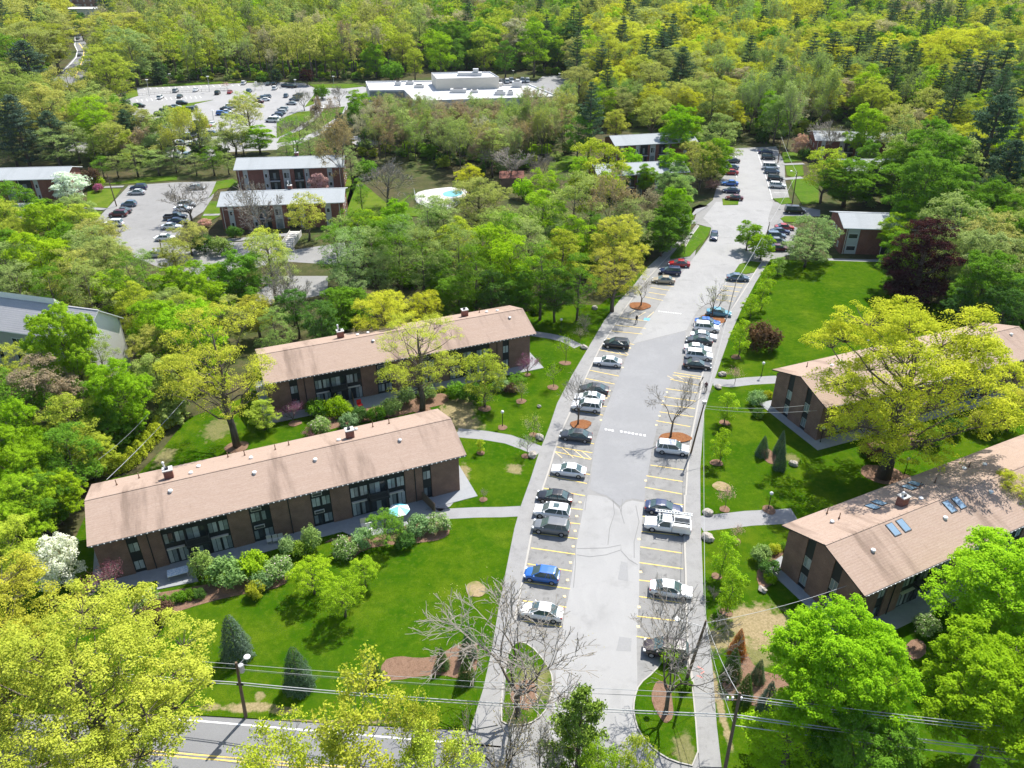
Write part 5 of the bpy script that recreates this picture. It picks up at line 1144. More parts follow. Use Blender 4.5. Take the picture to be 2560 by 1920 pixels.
car('R', 1075, 528, 'sedan', 'dark grey', 100, 'farther dark car on the winding road', 'cars on the winding road', True); car('R', 1100, 757, 'sedan', 'dark grey', 100, 'nearer dark car on the winding road at the bend', 'cars on the winding road', True)
car('R', 1045, 410, 'van', 'white', 100, 'pale van at the top of the winding road', 'cars on the winding road', True)
fc('W', ((1428, 158, 'van', 'white', 95), (1468, 148, 'van', 'white', 95), (1525, 165, 'van', 'white', 95), (1570, 148, 'van', 'white', 95), (1615, 150, 'van', 'white', 95)), 'behind the white flat building')
fc('W', ((75, 295, 'suv', 'white', 95), (45, 352, 'suv', 'white', 95)), 'by the striped white building front')
car('W', 2075, 235, 'van', 'blue', 95, 'blue-topped dark truck behind the tall pine', None, True)
fc('3', ((2110, 1360, 'suv', 'white', 20), (2165, 1335, 'suv', 'silver', 20), (2195, 1310, 'sedan', 'white', 20), (2025, 1425, 'sedan', 'white', 20)), 'behind trees at the frame edge')
# ------------------------------------------------------------------ trees one by one: crown centre, half width, kind, colour, (foot)
def rows(zone, text, group=None):
    for ln in text.strip().splitlines():
        lab = None
        if '|' in ln: ln, lab = ln.split('|'); lab = lab.strip()
        t = ln.split()
        if not t: continue
        hh = None
        if t[-1].startswith('h='): hh = float(t.pop()[2:])
        base = (float(t[6]), float(t[7])) if len(t) >= 8 else None
        tree(t[0], float(t[1]), float(t[2]), float(t[3]), t[4], t[5], zone, group, lab, base=base, h=hh)
# street end and the big near crowns
plant('bigoak', 'Y', -33.6, 40.0, 9.6, 19.5, '', None, 'huge yellow-green oak leaning over the street beside the white dogwood')
plant('bigoak', 'Y', -46.5, 45.0, 8.0, 17.5, '', None, 'second yellow-green oak merging into the huge one at the frame edge')
plant('bigoak', 'YG', -40, 31, 6.0, 13, '', None, 'low yellow-green oak crown over the double yellow line')
def topped(kind, color, v, x, y, r, h, label):
    q = G(V[v](x, y), h * .97); plant(kind, color, q[0], q[1], r, h, '', None, label)
topped('thin', 'Y', '8', 20, 1225, 4.2, 14.0, 'thin yellow crown over the street beside the wires')
topped('thin', 'YG', '7', 1680, 1440, 3.3, 13.0, 'sparse yellow-green crown over the white road edge line')
topped('thin', 'Y', '8', 420, 1280, 2.6, 13.5, 'small yellow tuft-crowned tree between thin yellow crown and budding tree')
topped('thin', 'YG', '8', 560, 1470, 3.0, 12.0, 'lime-yellow crown low at the bottom edge before the white line')
topped('bud', 'R', '8', 960, 1270, 3.6, 13.5, 'reddish budding tree at the bottom edge beside the young pine')
topped('bud', 'T', '8', 1240, 1420, 2.6, 11.5, 'buff budding tree between the reddish one and the young pine')
topped('bpine', 'SY', '8', 1455, 1205, 3.3, 14.2, 'young yellow-green pine standing in front of the driveway mouth')
topped('airy', 'L', '8', 1600, 1540, 1.9, 11.5, 'lime-green bushy crown at the bottom edge beside the young pine')
topped('airy', 'YG', '8', 1800, 1545, 2.0, 11.5, 'yellow-green bushy crown at the bottom edge by the island kerb')
rows('', '''
8 1060 760 470 lottree A 1055 1330 h=15 | big bare tree on the grass island with the round mulch ring
8 1940 680 300 lottree A 1960 1330 h=15 | bare tree with a leaning trunk on the island before the brown SUV
5 1510 860 150 lottree A 1428 1128 | bare tree on the mulch island behind the dark sedan
5 1950 880 175 lottree A 1992 1205 | bare forked tree on the rust mulch island by the white SUV
5 1835 290 85 lottree OY 1812 402 | crooked bare tree on the rust mulch oval beside blue paint
6 265 300 95 bud OY 292 470 | small buff budding tree on the mulch island behind the blue sedan
9 1045 1030 385 maplehi B 905 1515 | bright green maple with a pale forked trunk near the gable
9 1850 1230 420 maplehi B 1870 1700 | bright green maple at the frame corner under the wires
9 1890 580 360 maple B 1890 900 | bright green maple crowding the roof with skylights
9 2150 960 160 maple B | bright green maple crown cut by the frame between two others
9 700 1480 280 broad B 720 1659 | low green crown below the forked maple near the pole
9 1200 1560 260 maple G | green crown under the wires beside the shaded lawn
6 1560 860 540 bigoak YB 1335 1450 | giant bright yellow oak spreading over the far brown roof
6 2150 1010 110 oak Y | yellow oak crown behind the giant one at the frame edge
9 2110 20 170 bigoak YB | bright yellow oak bough hanging over the roof at the frame edge
4 1400 740 370 openoak Y 1448 1262 | tall yellow-green oak on the mulch ring behind the long roof
5 530 690 320 openoak Y 478 1045 | tall yellow oak standing between the two long roofs
5 870 780 150 airy YG 860 1020 | slim yellow-green tree beside the two-roof oak
5 250 470 190 oak YB | bright yellow crown rising behind the roof ridge
5 490 420 120 oak YB | smaller yellow crown behind the roof ridge chimney
5 1650 200 210 openoak Y 1635 440 | tall yellow oak overhanging the end of the stalls
6 1510 190 215 beech M 1500 400 | dark maroon copper beech beyond the lawn
6 605 590 97 shrub MB | large round brown bush on the lawn by the pavement
6 855 60 150 airy BT 855 168 | greyish-green young shade tree at the lawn top by the white-roofed block
''')
rows('', '''
7 1475 840 100 fatspruce S 1455 985 | plump dark spruce on the front lawn, higher of the pair
7 1855 1000 100 fatspruce S 1830 1170 | plump dark spruce on the front lawn near the wires
8 195 1065 52 spruce SG 195 1125 | small spruce at the pointed end of the mulch bed
8 600 995 50 spruce SG 600 1050 | small spruce in the middle of the mulch bed
8 758 910 62 spruce S 760 985 | greyish spruce at the top of the mulch bed
8 748 1050 60 spruce SG 750 1130 | deep green spruce at the lower corner of the mulch bed
6 595 1265 45 spruce S 595 1318 | small dark spruce on the lawn, first of a close trio
6 705 1240 45 spruce S 700 1310 | dark spruce nearest the gable shadow in the trio
6 700 1330 45 spruce S 700 1400 | dark spruce lowest in the trio beside the gable
9 445 905 58 spruce OR 440 975 | dead orange spruce among green ones by the pavement
9 405 1020 65 spruce SG 405 1110 | green spruce just below the dead orange one
9 565 1050 48 spruce S 565 1130 | dark narrow spruce beside the dead orange one's mulch
9 490 1160 60 spruce SG 480 1250 | green spruce by the utility pole top
9 620 1230 65 spruce S 620 1310 | dark spruce in the mulch left of the forked maple
9 755 1190 60 spruce S 755 1290 | dark spruce half hidden by maple leaves
9 900 1290 50 spruce S 900 1350 | dark spruce right against the forked maple trunk
7 1245 410 75 yew BT 1245 510 | grey-green conifer by the concrete patio slab
7 1380 480 97 shrub PG | round pale grey-green shrub beside the conifer at the patio
7 1545 430 90 shrub L | bright lime shrub under the windows next to the pale round one
7 1690 440 80 rhodo BT | pink-dotted rhododendron at the bed's curved end
7 1590 520 60 shrub PG | pale low shrub before the lime shrub
7 1755 275 55 yew BT 1760 370 | upright conifer against the brick, first of two
7 1910 240 65 yew BT 1915 330 | upright conifer against the brick, second of two
7 1850 310 65 shrub SY | yellow-green yew between two upright conifers
7 1890 480 130 airy L 1920 600 | lime-green leafy tree at the edge of the front lawn
7 2090 600 125 airy L 2110 740 | bright lime tree casting a round shadow on the front lawn
8 130 460 85 airy L 135 560 | small lime tree under the rhododendrons
7 2100 320 70 rhodo BT | rhododendron with pink blooms beside a pale shrub
8 110 265 65 shrub PG | pale green shrub before the parked white bench
8 265 190 115 airy G 265 310 | feathery green tree hiding the aqua parasol's foot
8 440 185 72 shrub PG | pale green rhododendron beside the feathery tree
8 572 170 68 rhodo BT | rhododendron at the bed's tip near the footpath
8 370 275 60 shrub DG | dark shrub below the feathery tree
7 360 320 125 flower W 400 560 | white dogwood in full bloom at the block's end
7 690 510 100 redbud RB 690 640 | magenta redbud in front of the brick near the dogwood
7 620 620 60 shrub G | green shrub under the redbud
7 870 570 32 sapling HY 870 610 | first golden cone bush by the patio edge
7 910 565 32 sapling HY 912 605 | second golden cone bush by the patio edge
7 1000 640 34 shrub G | small clipped ball shrub, first of the patio row
7 1060 625 34 shrub G | small clipped ball shrub, second of the patio row
7 1110 612 34 shrub G | small clipped ball shrub, third of the patio row
7 1160 602 34 shrub G | small clipped ball shrub, fourth of the patio row
7 1215 598 34 shrub DG | small clipped ball shrub, last of the patio row
7 960 700 75 shrub MB | bronze spreading shrub at the end of the patio bed
7 880 640 70 rhodo BT | rhododendron under the yellow oak boughs by the patio
7 1560 575 55 shrub HY | low golden shrub under the lime one
4 1780 1045 70 redbud RB 1790 1110 | magenta redbud by the corner of the rear long block
4 1720 590 40 redbud RB 1720 660 | pink redbud peeping over the rear roof
4 1900 1170 42 redbud RB 1900 1200 | small magenta redbud against the long roof edge
4 1620 1060 95 broad YG 1620 1160 | small yellow-green tree beside the big oak trunk
4 1930 1030 62 shrub G | green shrub below the rear block's narrow window
4 2050 1020 70 shrub L | lime shrub against the rear block patio
4 1950 1130 60 rhodo BT | pale-flowered shrub at the bed before the rear block
5 15 1050 45 shrub L | lime bush by the timber screen of the rear patio
5 95 1065 50 shrub DG | dark bush below the red chair
5 195 1060 55 shrub G | green bush below the rear patio rail
5 290 1020 60 shrub BT | greyish bush at the end of the rear patio
5 30 1110 55 shrub PG | pale shrub behind the long roof
5 385 950 62 yew BT 385 1000 | dark yew at the corner of the rear block
5 505 930 55 shrub BT | greyish yew beside the two-roof oak trunk
5 690 920 62 shrub G | dark rounded yew right of the oak trunk
5 770 935 70 shrub DG | dark green yew on the bare mulch
5 960 885 48 shrub PG | pale round shrub at the corner of the rear block
5 1055 850 60 airy G 1055 900 | small leafy tree at the rear block's corner
5 1020 910 40 shrub MB | bronze low shrub at the corner bed
5 1110 750 62 redbud RB 1118 822 | magenta redbud at the gable end of the rear block
5 1085 915 55 youngtree OY 1083 985 | thin young tree on a mulch ring, middle of the side lawn
5 870 960 55 youngtree YG 862 1030 | young tree on a mulch ring below the rear gable
5 1280 810 60 youngtree L 1278 900 | young tree on a mulch ring by the pavement
5 1350 650 55 youngtree L 1352 752 | slim young tree near the white sedan's stall
5 840 1250 30 sapling HY 835 1300 | small golden shrub on its own mulch ring
5 1155 1120 60 youngtree OY 1158 1190 | young tree beside the boulder and curved path
5 1120 1240 55 youngtree BT 1118 1318 | young tree with dark shadow by the second boulder
5 850 1520 25 youngtree A 850 1585 | leafless sapling on a mulch ring by the side lawn
5 1470 490 50 bare A 1470 560 | grey bare small tree by the pavement in the oak's shade
5 1430 570 40 youngtree T 1440 620 | pale young tree beside the pavement path
5 1185 410 45 shrub G | dark shrub in the shade behind the rear block
5 1000 380 60 bare MB 1000 415 | brown bare bush behind the rear roof
6 370 1010 62 sapling L 370 1118 | narrow lime tree on the oak-side lawn near the pale shrub
6 335 1250 58 sapling L 335 1365 | narrow lime tree beside the two mulch dots
6 455 590 58 sapling L 450 715 | narrow lime tree next to the round brown bush
6 520 400 50 sapling L 520 480 | narrow lime tree above the brown bush
6 585 320 48 sapling L 585 430 | narrow lime tree fourth from the lamp up the pavement
6 625 215 45 sapling L 620 310 | narrow lime tree near the lawn's top corner
6 690 150 40 sapling BT 690 215 | faint narrow tree at the lawn's top corner
9 375 320 75 sapling L 345 500 | narrow lime tree by the white sedan's pavement
9 405 560 85 sapling L 385 715 | broad lime sapling above the bare dirt
9 445 210 38 youngtree K 440 280 | pinkish sapling beside the path to the gable
6 430 820 42 youngtree K 430 880 | pink sapling at the fork of path and pavement
6 415 1545 50 youngtree K 370 1640 | blossoming sapling on the lawn by the tan bare patch
9 290 580 40 bare A 300 640 | bare shrub at the pavement's edge
6 567 970 52 shrub PG | pale flowering shrub by the far gable apron
6 635 945 28 shrub HY | small golden shrub by the far gable
6 575 1060 34 shrub DG | dark shrub in the far gable bed
9 595 360 58 shrub PG | pale flowering shrub by the near gable path
9 645 445 55 shrub DG | dark shrub behind the near gable apron
9 648 500 36 shrub B | bright little shrub at the near gable
9 675 325 36 shrub HY | golden shrub beside the pale flowering one
9 730 310 28 shrub G | green shrub against the near gable
6 1620 1200 65 shrub G | shrub in the mulch by the giant oak
6 1745 1140 60 shrub DG | dark clipped bush on the far lawn
6 1950 1120 75 shrub Y | yellow shrub on its mulch ring on the far lawn
6 1240 1280 38 shrub MB | bronze shrub in the shaded bed
6 1290 1310 50 shrub MB | russet shrub under the giant oak
9 1600 790 60 rhodo BT | pink-flowered bush at the foot of the maples
9 2160 300 60 shrub DG | dark shrub by the front of the skylight roof block
8 2080 1150 40 shrub G | ivy-like shrub at the foot of the leaning pole
8 1990 965 60 shrub L | lime shrub before the brown SUV
3 820 845 45 flower K 822 960 | pink blossom tree by the head of the upper lot
3 865 945 35 shrub DG | dark round shrub by the pink blossom tree
3 300 1130 45 flower K 295 1170 | pink blossom tree under the maples by the lane
1 455 1140 105 flower W 460 1250 | white dogwood before the grey-roofed block
1 600 1157 26 shrub RB | purple azalea on the small lawn
1 595 1122 36 shrub L | lime round bush above the purple azalea
1 545 1100 60 shrub MB | bronze bush beside the dogwood by the grey roof
1 1955 1130 60 flower K | pink blossom tree between the twin grey roofs
1 1265 1368 38 flower K 1265 1400 | small pink blossom tree by the row's end
1 1888 465 46 maple M 1888 525 | maroon tree by the far car park
1 1397 522 22 youngtree K 1397 555 | tiny pink tree among the far parking rows
1 1568 525 18 youngtree O 1568 552 | tiny olive tree among the far parking rows
1 1612 522 16 youngtree T 1612 552 | tiny tan tree among the far parking rows
''')
# wood strip along the frame edge, beside the dark-roofed siding building
rows('beside the stepped grey roof', '''
7 100 110 170 maple L
7 230 30 150 maple G
7 70 330 150 broad YG
4 130 1390 190 maple B
4 430 1330 150 broad G
4 310 1560 140 maple L
4 90 1570 150 maple B
4 520 1270 120 broad YG
4 150 1020 170 broad G
4 430 1120 150 broad YG
4 620 760 120 feather O
4 120 790 110 feather YG
4 280 960 180 broad R
4 90 900 120 oak OY
4 500 850 140 oak YG
4 770 850 180 maple B 795 1230
4 385 640 175 maplehi L h=18
4 970 660 150 oak OY
4 700 330 110 broad L
4 560 1000 120 broad G
4 650 1130 120 maple G
4 620 1300 90 broad YG
4 960 850 130 broad O
4 1080 860 130 broad YG
''')
rows('behind the stepped grey roof', '''
4 60 190 160 oak O
4 260 170 170 maple L
4 450 250 130 feather OY
4 640 160 170 oak OY
4 800 260 120 feather G
4 1060 110 110 oak OY
4 880 190 90 feather BT
4 1040 290 110 maple B
4 1260 270 130 maple B
4 1270 370 130 maple L
4 1010 430 130 oak O
4 830 420 120 broad YG
4 1560 450 120 oak Y
4 1150 480 120 broad YG
4 540 320 130 feather O
4 320 330 120 feather G
4 120 320 120 feather O
4 1420 480 100 feather OY
4 1770 160 180 bare A 1800 520
4 1800 430 110 broad DG
4 1680 560 110 feather BT
4 2080 430 140 maple G
4 1960 520 120 broad DG
1 90 1490 140 oak YG
1 300 1430 150 maple L
1 620 1500 150 oak OY
1 385 1310 40 shrub MB
''')
rows('before the twin grey-roofed blocks', '''
1 1165 1215 150 bare A 1180 1360
1 1600 1230 165 bare A 1622 1470
1 1900 1310 130 airy Y 1900 1480
1 1180 1450 110 airy OY 1180 1570
1 1440 1430 42 shrub DG
1 1640 1530 130 airy Y
1 1360 1515 60 shrub BT
1 1250 1500 60 shrub DG
1 2120 1430 110 airy O
1 2070 1540 120 feather G
4 1500 260 100 airy OY 1520 400
''')
# the belt of trees behind the rear brown block, up to the pool
rows('behind the rear brown roof', '''
5 60 130 150 feather BT
5 180 110 140 feather O
5 330 80 160 feather G
5 480 130 150 feather O
5 560 210 130 maple G
5 700 120 150 feather BT
5 800 230 150 feather G
5 900 90 150 broad L
5 1020 180 160 broad L
5 1130 60 150 feather O
5 1200 220 150 feather G
5 1330 110 140 broad YG
5 1430 260 130 feather G
5 1290 320 120 broad DG
5 1060 330 130 maple G
5 700 340 130 maple G
5 600 300 90 broad B
5 60 420 120 maple G
5 480 40 130 oak YG
5 1400 20 130 broad L
5 900 330 120 broad DG
5 20 260 120 feather BT
5 250 200 110 feather O
''')
rows('around the pool', '''
2 150 1430 120 maple L
2 320 1330 90 maple B
2 520 1400 150 feather O
2 830 1260 190 oak OY
2 770 1090 85 oak YB
2 980 1440 130 maple L
2 1130 1350 100 oak O
2 1230 1160 95 broad L
2 1420 1300 170 feather O
2 1640 1250 140 thin R
2 1540 1110 190 broad YG
2 1500 1450 110 feather G
2 1690 1480 180 oak Y
2 1880 1290 90 thin R
2 1290 1480 100 feather BT
2 1150 1540 120 feather O
2 700 1500 130 broad YG
2 350 1500 130 feather BT
2 2010 1360 125 maple G
2 2060 1210 90 feather BT
2 1960 1440 100 maple G
2 265 1090 175 bare A 270 1275
2 1000 990 175 bare A 1030 1130
2 1210 1010 90 bare A
2 100 1180 60 feather G
2 130 1040 60 shrub G
2 1330 1180 70 feather G
2 1100 1170 70 shrub B
2 1760 1010 82 maple B
2 2020 1030 95 maple B
2 2130 930 70 airy OY
2 1860 1090 60 feather G
2 1450 1050 70 broad L
2 1620 1120 75 broad L 1620 1230
2 1700 1090 70 maple B 1700 1200
2 1850 1100 70 maple B 1850 1210
2 1950 1060 70 maple B 1950 1170
3 1230 960 70 maple G 1230 1080
3 60 1170 120 maple BT
3 60 1300 120 maple B 40 1500
3 230 1000 110 airy OY 215 1180
3 130 1470 60 youngtree BT 125 1560
''')
rows('by the upper lot lane', '''
3 300 980 115 maple B
3 100 790 125 maple B 90 950
3 340 870 120 broad O
3 1130 1110 190 maple G 1100 1270
3 1650 980 175 maple G
3 1450 1050 130 maple G
3 1590 1180 200 maple G
3 1000 1050 130 airy YG 960 1250
3 905 1430 150 airy BT 900 1573
3 1550 1350 120 maple B
3 1420 1440 100 maple L
3 1800 1400 190 airy O
3 2000 1480 170 airy OY
3 470 1440 75 maple B 505 1540
3 585 1510 75 maple B 590 1600
3 960 830 120 bare A 1000 985
3 1200 760 110 maple L 1190 1010
3 1400 750 120 airy OY 1380 1005
3 1550 730 60 airy T
3 2000 880 180 bpine PB
3 2100 1110 150 bpine PB
3 1900 1150 100 bare A
''')
rows('behind the copper beech', '''
6 1950 280 170 maple G
6 1850 90 130 airy O
6 2110 180 160 airy O
6 2080 420 120 broad DG
6 2190 340 110 broad G
6 1800 420 90 broad DG
''')
rows('below the far car park', '''
1 90 600 190 oak O
1 260 690 150 oak OY
1 120 810 130 bpine PB
1 330 850 100 bpine PB
1 330 890 100 feather O h=12
1 560 730 120 oak L 600 940
1 640 790 100 oak L 640 970
1 700 850 100 oak OY 730 1005
1 790 700 60 pine P
1 810 890 70 broad YG 820 1000
1 880 860 85 thin R 890 1000
1 960 880 60 thin BT 965 1000
1 430 560 130 airy OY
1 60 880 110 feather O h=12
1 450 860 90 feather O h=12
1 600 900 80 feather O 600 1010
1 1040 870 90 thin OY 1060 1010
1 1110 800 90 thin Y 1140 1020
1 1210 800 85 thin Y 1250 1030
1 1320 890 80 thin O 1340 1000
1 1450 800 110 airy OY 1450 950
1 1520 680 95 airy OY
1 1490 620 55 airy YG
1 1600 850 100 maple B 1600 945
1 1500 890 70 feather OY 1500 955
1 1400 880 70 thin O 1410 960
1 850 1025 90 feather O 850 1085
1 980 1010 75 feather O 980 1078
1 1080 970 70 feather O 1085 1062
1 1210 1020 65 feather O 1210 1080
1 1320 1005 85 feather G 1320 1080
1 1410 1000 65 feather O 1410 1075
1 730 1040 60 feather O 730 1090
1 640 1035 60 feather G 640 1092
1 1830 790 120 bare OY 1830 930
1 1990 720 80 thin R
1 2080 880 120 thin R
1 1900 900 70 feather O
1 2150 1000 70 feather O
1 1990 960 70 feather G
1 1800 900 60 feather G
1 1760 930 60 feather O
1 2180 700 60 maple G
1 1860 600 55 bare OY
1 2080 570 55 bare A
1 1975 570 45 shrub G
1 2110 900 80 thin R
1 1110 710 50 shrub HY
1 985 470 70 bpine P 985 512
1 1700 478 45 bpine P 1700 506
1 1950 800 60 thin T
''')
rows('beside the winding road', '''
1 100 120 160 oak OY
1 280 90 140 oak Y
1 325 170 90 oak OY
1 165 270 160 oak OY
1 315 260 100 oak YG
1 60 370 120 broad G
1 190 460 130 bpine PB
1 70 480 100 oak OY
1 660 440 140 oak YG
1 640 280 100 oak OY
1 680 350 100 oak Y
1 700 200 200 oak Y
1 480 130 45 maple DG
1 490 160 40 broad G
1 860 150 140 oak OY
1 800 320 110 broad O
''')
rows('near the white building and tall pine', '''
2 1620 380 150 oak Y
2 1740 260 170 oak YB
2 1850 170 150 oak OY
2 1580 240 110 oak OY
2 1680 480 110 oak YB
2 1950 350 110 pine P
2 2080 460 100 pine P
2 1510 700 110 pine P 1500 985
2 1440 840 90 broad G
2 1670 750 80 oak Y
2 1900 700 110 airy OY
2 2120 600 110 oak OY
2 1820 480 100 broad YG
2 2050 800 125 maple B 2030 980
2 1600 640 80 broad L
2 1800 620 70 broad O
2 190 360 75 maple B
2 355 330 70 oak OY
2 590 330 90 broad L
2 860 300 90 broad YG
2 1050 250 90 broad T
2 1170 280 100 broad L
2 1420 260 100 maple DG
2 1280 140 60 pine P
2 430 380 60 broad YG
2 680 340 70 broad G
2 990 350 70 broad G
2 290 440 60 shrub G
2 90 640 70 maple L
2 1290 330 70 maple DG
''')
rows('on the hillside above the upper lot', '''
3 440 170 65 pine P
3 590 190 60 pine P
3 970 70 60 pine P
3 1030 350 110 pine P
3 1180 340 100 pine P
3 1380 410 110 pine P
3 1510 410 80 pine P
3 1590 150 70 pine P
3 1700 180 70 pine P
3 1380 180 80 pine P
3 1950 490 150 pine PB
3 2080 430 120 pine P
3 1830 480 100 pine PB
3 100 470 100 pine P
3 40 300 90 pine P
3 130 560 60 oak T
3 800 110 140 oak YB
3 1190 220 120 oak Y
3 1340 240 100 oak T
3 1740 320 140 oak YB
3 1900 290 130 oak YB
3 2060 260 120 oak Y
3 1650 400 110 oak YB
3 1890 90 95 maple B
3 2060 85 85 maple DG
3 230 530 75 oak T
3 385 570 95 oak YB
3 420 710 90 oak YB
3 300 640 110 broad O
3 630 680 90 maple B 640 860
3 760 570 80 thin O
3 540 480 80 bare A
3 800 650 100 thin O
3 1230 550 100 broad L
3 960 660 60 oak T
3 1280 500 80 broad BT
3 560 580 90 thin O
3 480 620 80 thin O
3 700 720 90 broad BT
3 1000 560 100 thin O
3 900 480 100 thin O
3 660 380 90 thin BT
3 740 300 80 thin OY
3 520 360 70 thin O
3 300 240 80 oak YG
3 180 160 90 maple G
3 680 160 70 oak YG
3 1650 640 90 airy OY
3 1780 640 90 pine PB
3 2150 700 90 airy OY
''')
# hedge of golden arborvitae
hp = gp('4 655 1440, 760 1400, 850 1330, 930 1240, 1010 1150, 1100 1085')
rng_ = np.random.default_rng(5); Pp, Nn_, Ss = [], [], []
tk = MB()
for k in range(30):
    c = interp(hp, (k + .5) / 30); h = rng_.uniform(1.9, 2.8); m = 420; t = rng_.random(m); a = rng_.uniform(0, 6.283, m)
    r = .95 * (1 - t ** 2.2) ** .6 * rng_.uniform(.75, 1.05, m); ox, oy = rng_.normal(size=2) * .25
    Pp.append(np.stack([c[0] + ox + r * np.cos(a), c[1] + oy + r * np.sin(a), .1 + t * h], 1)); Nn_.append(unit(np.stack([np.cos(a), np.sin(a), np.full(m, .7)], 1) + rng_.normal(size=(m, 3)) * .5)); Ss.append(rng_.uniform(.14, .3, m))
    tk.tube([(c[0], c[1], -.1), (c[0], c[1], h * .6)], [.06, .03], 4)
v, q = leafquads(np.concatenate(Pp), np.concatenate(Nn_), np.concatenate(Ss), rng_)
e = empty('hedge', (0, 0, 0), 0, 'golden-green informal hedge slanting along the edge of the side lawn', 'hedge')
cr = link('foliage', np_mesh('foliage', v, q, ['leaf']), e); cr.color = (*COLR['HY'], 1); tk.build('stem', 'bark', e)
for c in hp: TREES.append((c[0], c[1], 1))
# ------------------------------------------------------------------ the woods
WOODS = [   # polygon in D pixels, zone, weighted kinds
    ('D -300 -20, 140 -20, 138 60, 140 100, 95 160, 50 190, -300 200', 'in the oak wood along the road', 'oak:OY:4 oak:Y:4 oak:YG:2 broad:O:2 broad:G:1 bpine:P:.5'),
    ('D 245 -20, 225 60, 222 120, 222 172, 300 183, 400 178, 640 178, 800 170, 930 158, 940 -20', 'behind the far car park', 'oak:OY:3 oak:YG:3 tall:O:5 thin:O:3 thin:R:2 thin:T:2 tall:YG:4 tall:OY:3 broad:L:1 bpine:P:.4'),
    ('D 930 158, 1080 152, 1180 163, 1240 160, 1290 -20, 930 -20', 'behind the white building', 'broad:L:3 tall:G:3 thin:O:2 oak:YG:3 maple:G:2 oak:T:2 pine:P:1 thin:R:1'),
    ('D 1240 162, 1245 260, 1300 280, 1430 280, 1500 300, 1560 320, 1570 210, 1480 150, 1420 -20, 1290 -20', 'on the slope behind the grey roof', 'oak:YB:4 oak:OY:3 pine:P:2 thin:O:2 broad:L:1 thin:BT:2'),
    ('D 1420 -20, 1490 150, 1570 215, 1590 318, 1700 300, 1760 275, 1980 285, 2060 330, 2080 420, 2300 520, 2500 520, 2500 -20', 'in the hillside wood', 'oak:YB:5 oak:Y:3 oak:YG:3 pine:P:2.6 broad:L:3 thin:O:4 thin:BT:2 oak:T:1 maple:G:2'),
    ('D 790 285, 1000 300, 1230 275, 1240 340, 1100 380, 960 395, 880 370, 770 335', 'before the white building', 'thin:R:7 thin:OY:4 thin:O:4 tall:O:2 thin:T:2 tall:G:1'),
    ('D 0 240, 250 240, 300 300, 480 335, 640 325, 760 320, 760 338, 500 345, 200 350, 0 345', 'below the far car park', 'feather:O:4 oak:OY:3 thin:O:3 feather:G:2 bpine:PB:1'),
    ('D 500 690, 620 670, 760 630, 900 620, 1140 610, 1300 620, 1380 600, 1430 560, 1390 520, 1100 540, 900 560, 770 590, 640 630', 'behind the rear brown roof', 'feather:BT:3 feather:O:3 feather:G:3 maple:G:1 broad:L:2'),
    ('D -200 470, 150 500, 260 600, 300 650, 480 720, 540 800, 480 860, 380 930, 220 1010, 130 1100, -200 1250', 'beside the stepped grey roof', 'broad:G:3 broad:YG:3 maple:B:3 oak:O:2'),
    ('D 1900 640, 1960 560, 2250 440, 2500 520, 2500 720, 2230 720, 2060 680', 'behind the copper beech', 'broad:O:3 maple:G:3 broad:DG:2 airy:OY:1'),
    ('D 1840 430, 1950 350, 2100 420, 2300 500, 2300 560, 2000 540, 1900 480', 'behind the copper beech', 'airy:O:3 maple:G:2 bpine:PB:2')]
AVOID = [px('1 -200 860, 560 860, 560 1480, -200 1480'), px('1 600 1060, 1330 1060, 2200 1400, 2250 1850, 900 1850, 600 1700'), px('2 0 1000, 500 1000, 800 1100, 800 1320, 0 1500'), px('D 140 -20, 255 -20, 250 60, 235 170, 190 200, 100 185, 142 110'), smooth_poly(px('4 -100 480, 460 400, 900 420, 900 1150, 300 1250, -150 1250'), 1), px('1 600 640, 840 540, 1400 505, 1930 510, 2212 525, 2130 700, 1700 900, 1300 960, 900 700'), px('W 80 160, 730 70, 1370 60, 1900 150, 1950 330, 500 345, 130 330'),
         px('1 1400 940, 2150 930, 2150 1360, 1330 1480'), px('3 900 790, 1600 800, 1560 960, 1000 950'), px('3 1020 1280, 1600 1270, 1600 1573, 1040 1573'), px('2 1550 800, 2000 800, 1990 1000, 1560 990'), px('3 400 900, 720 900, 760 1250, 350 1250')]
cand = []
frng = random.Random(3)
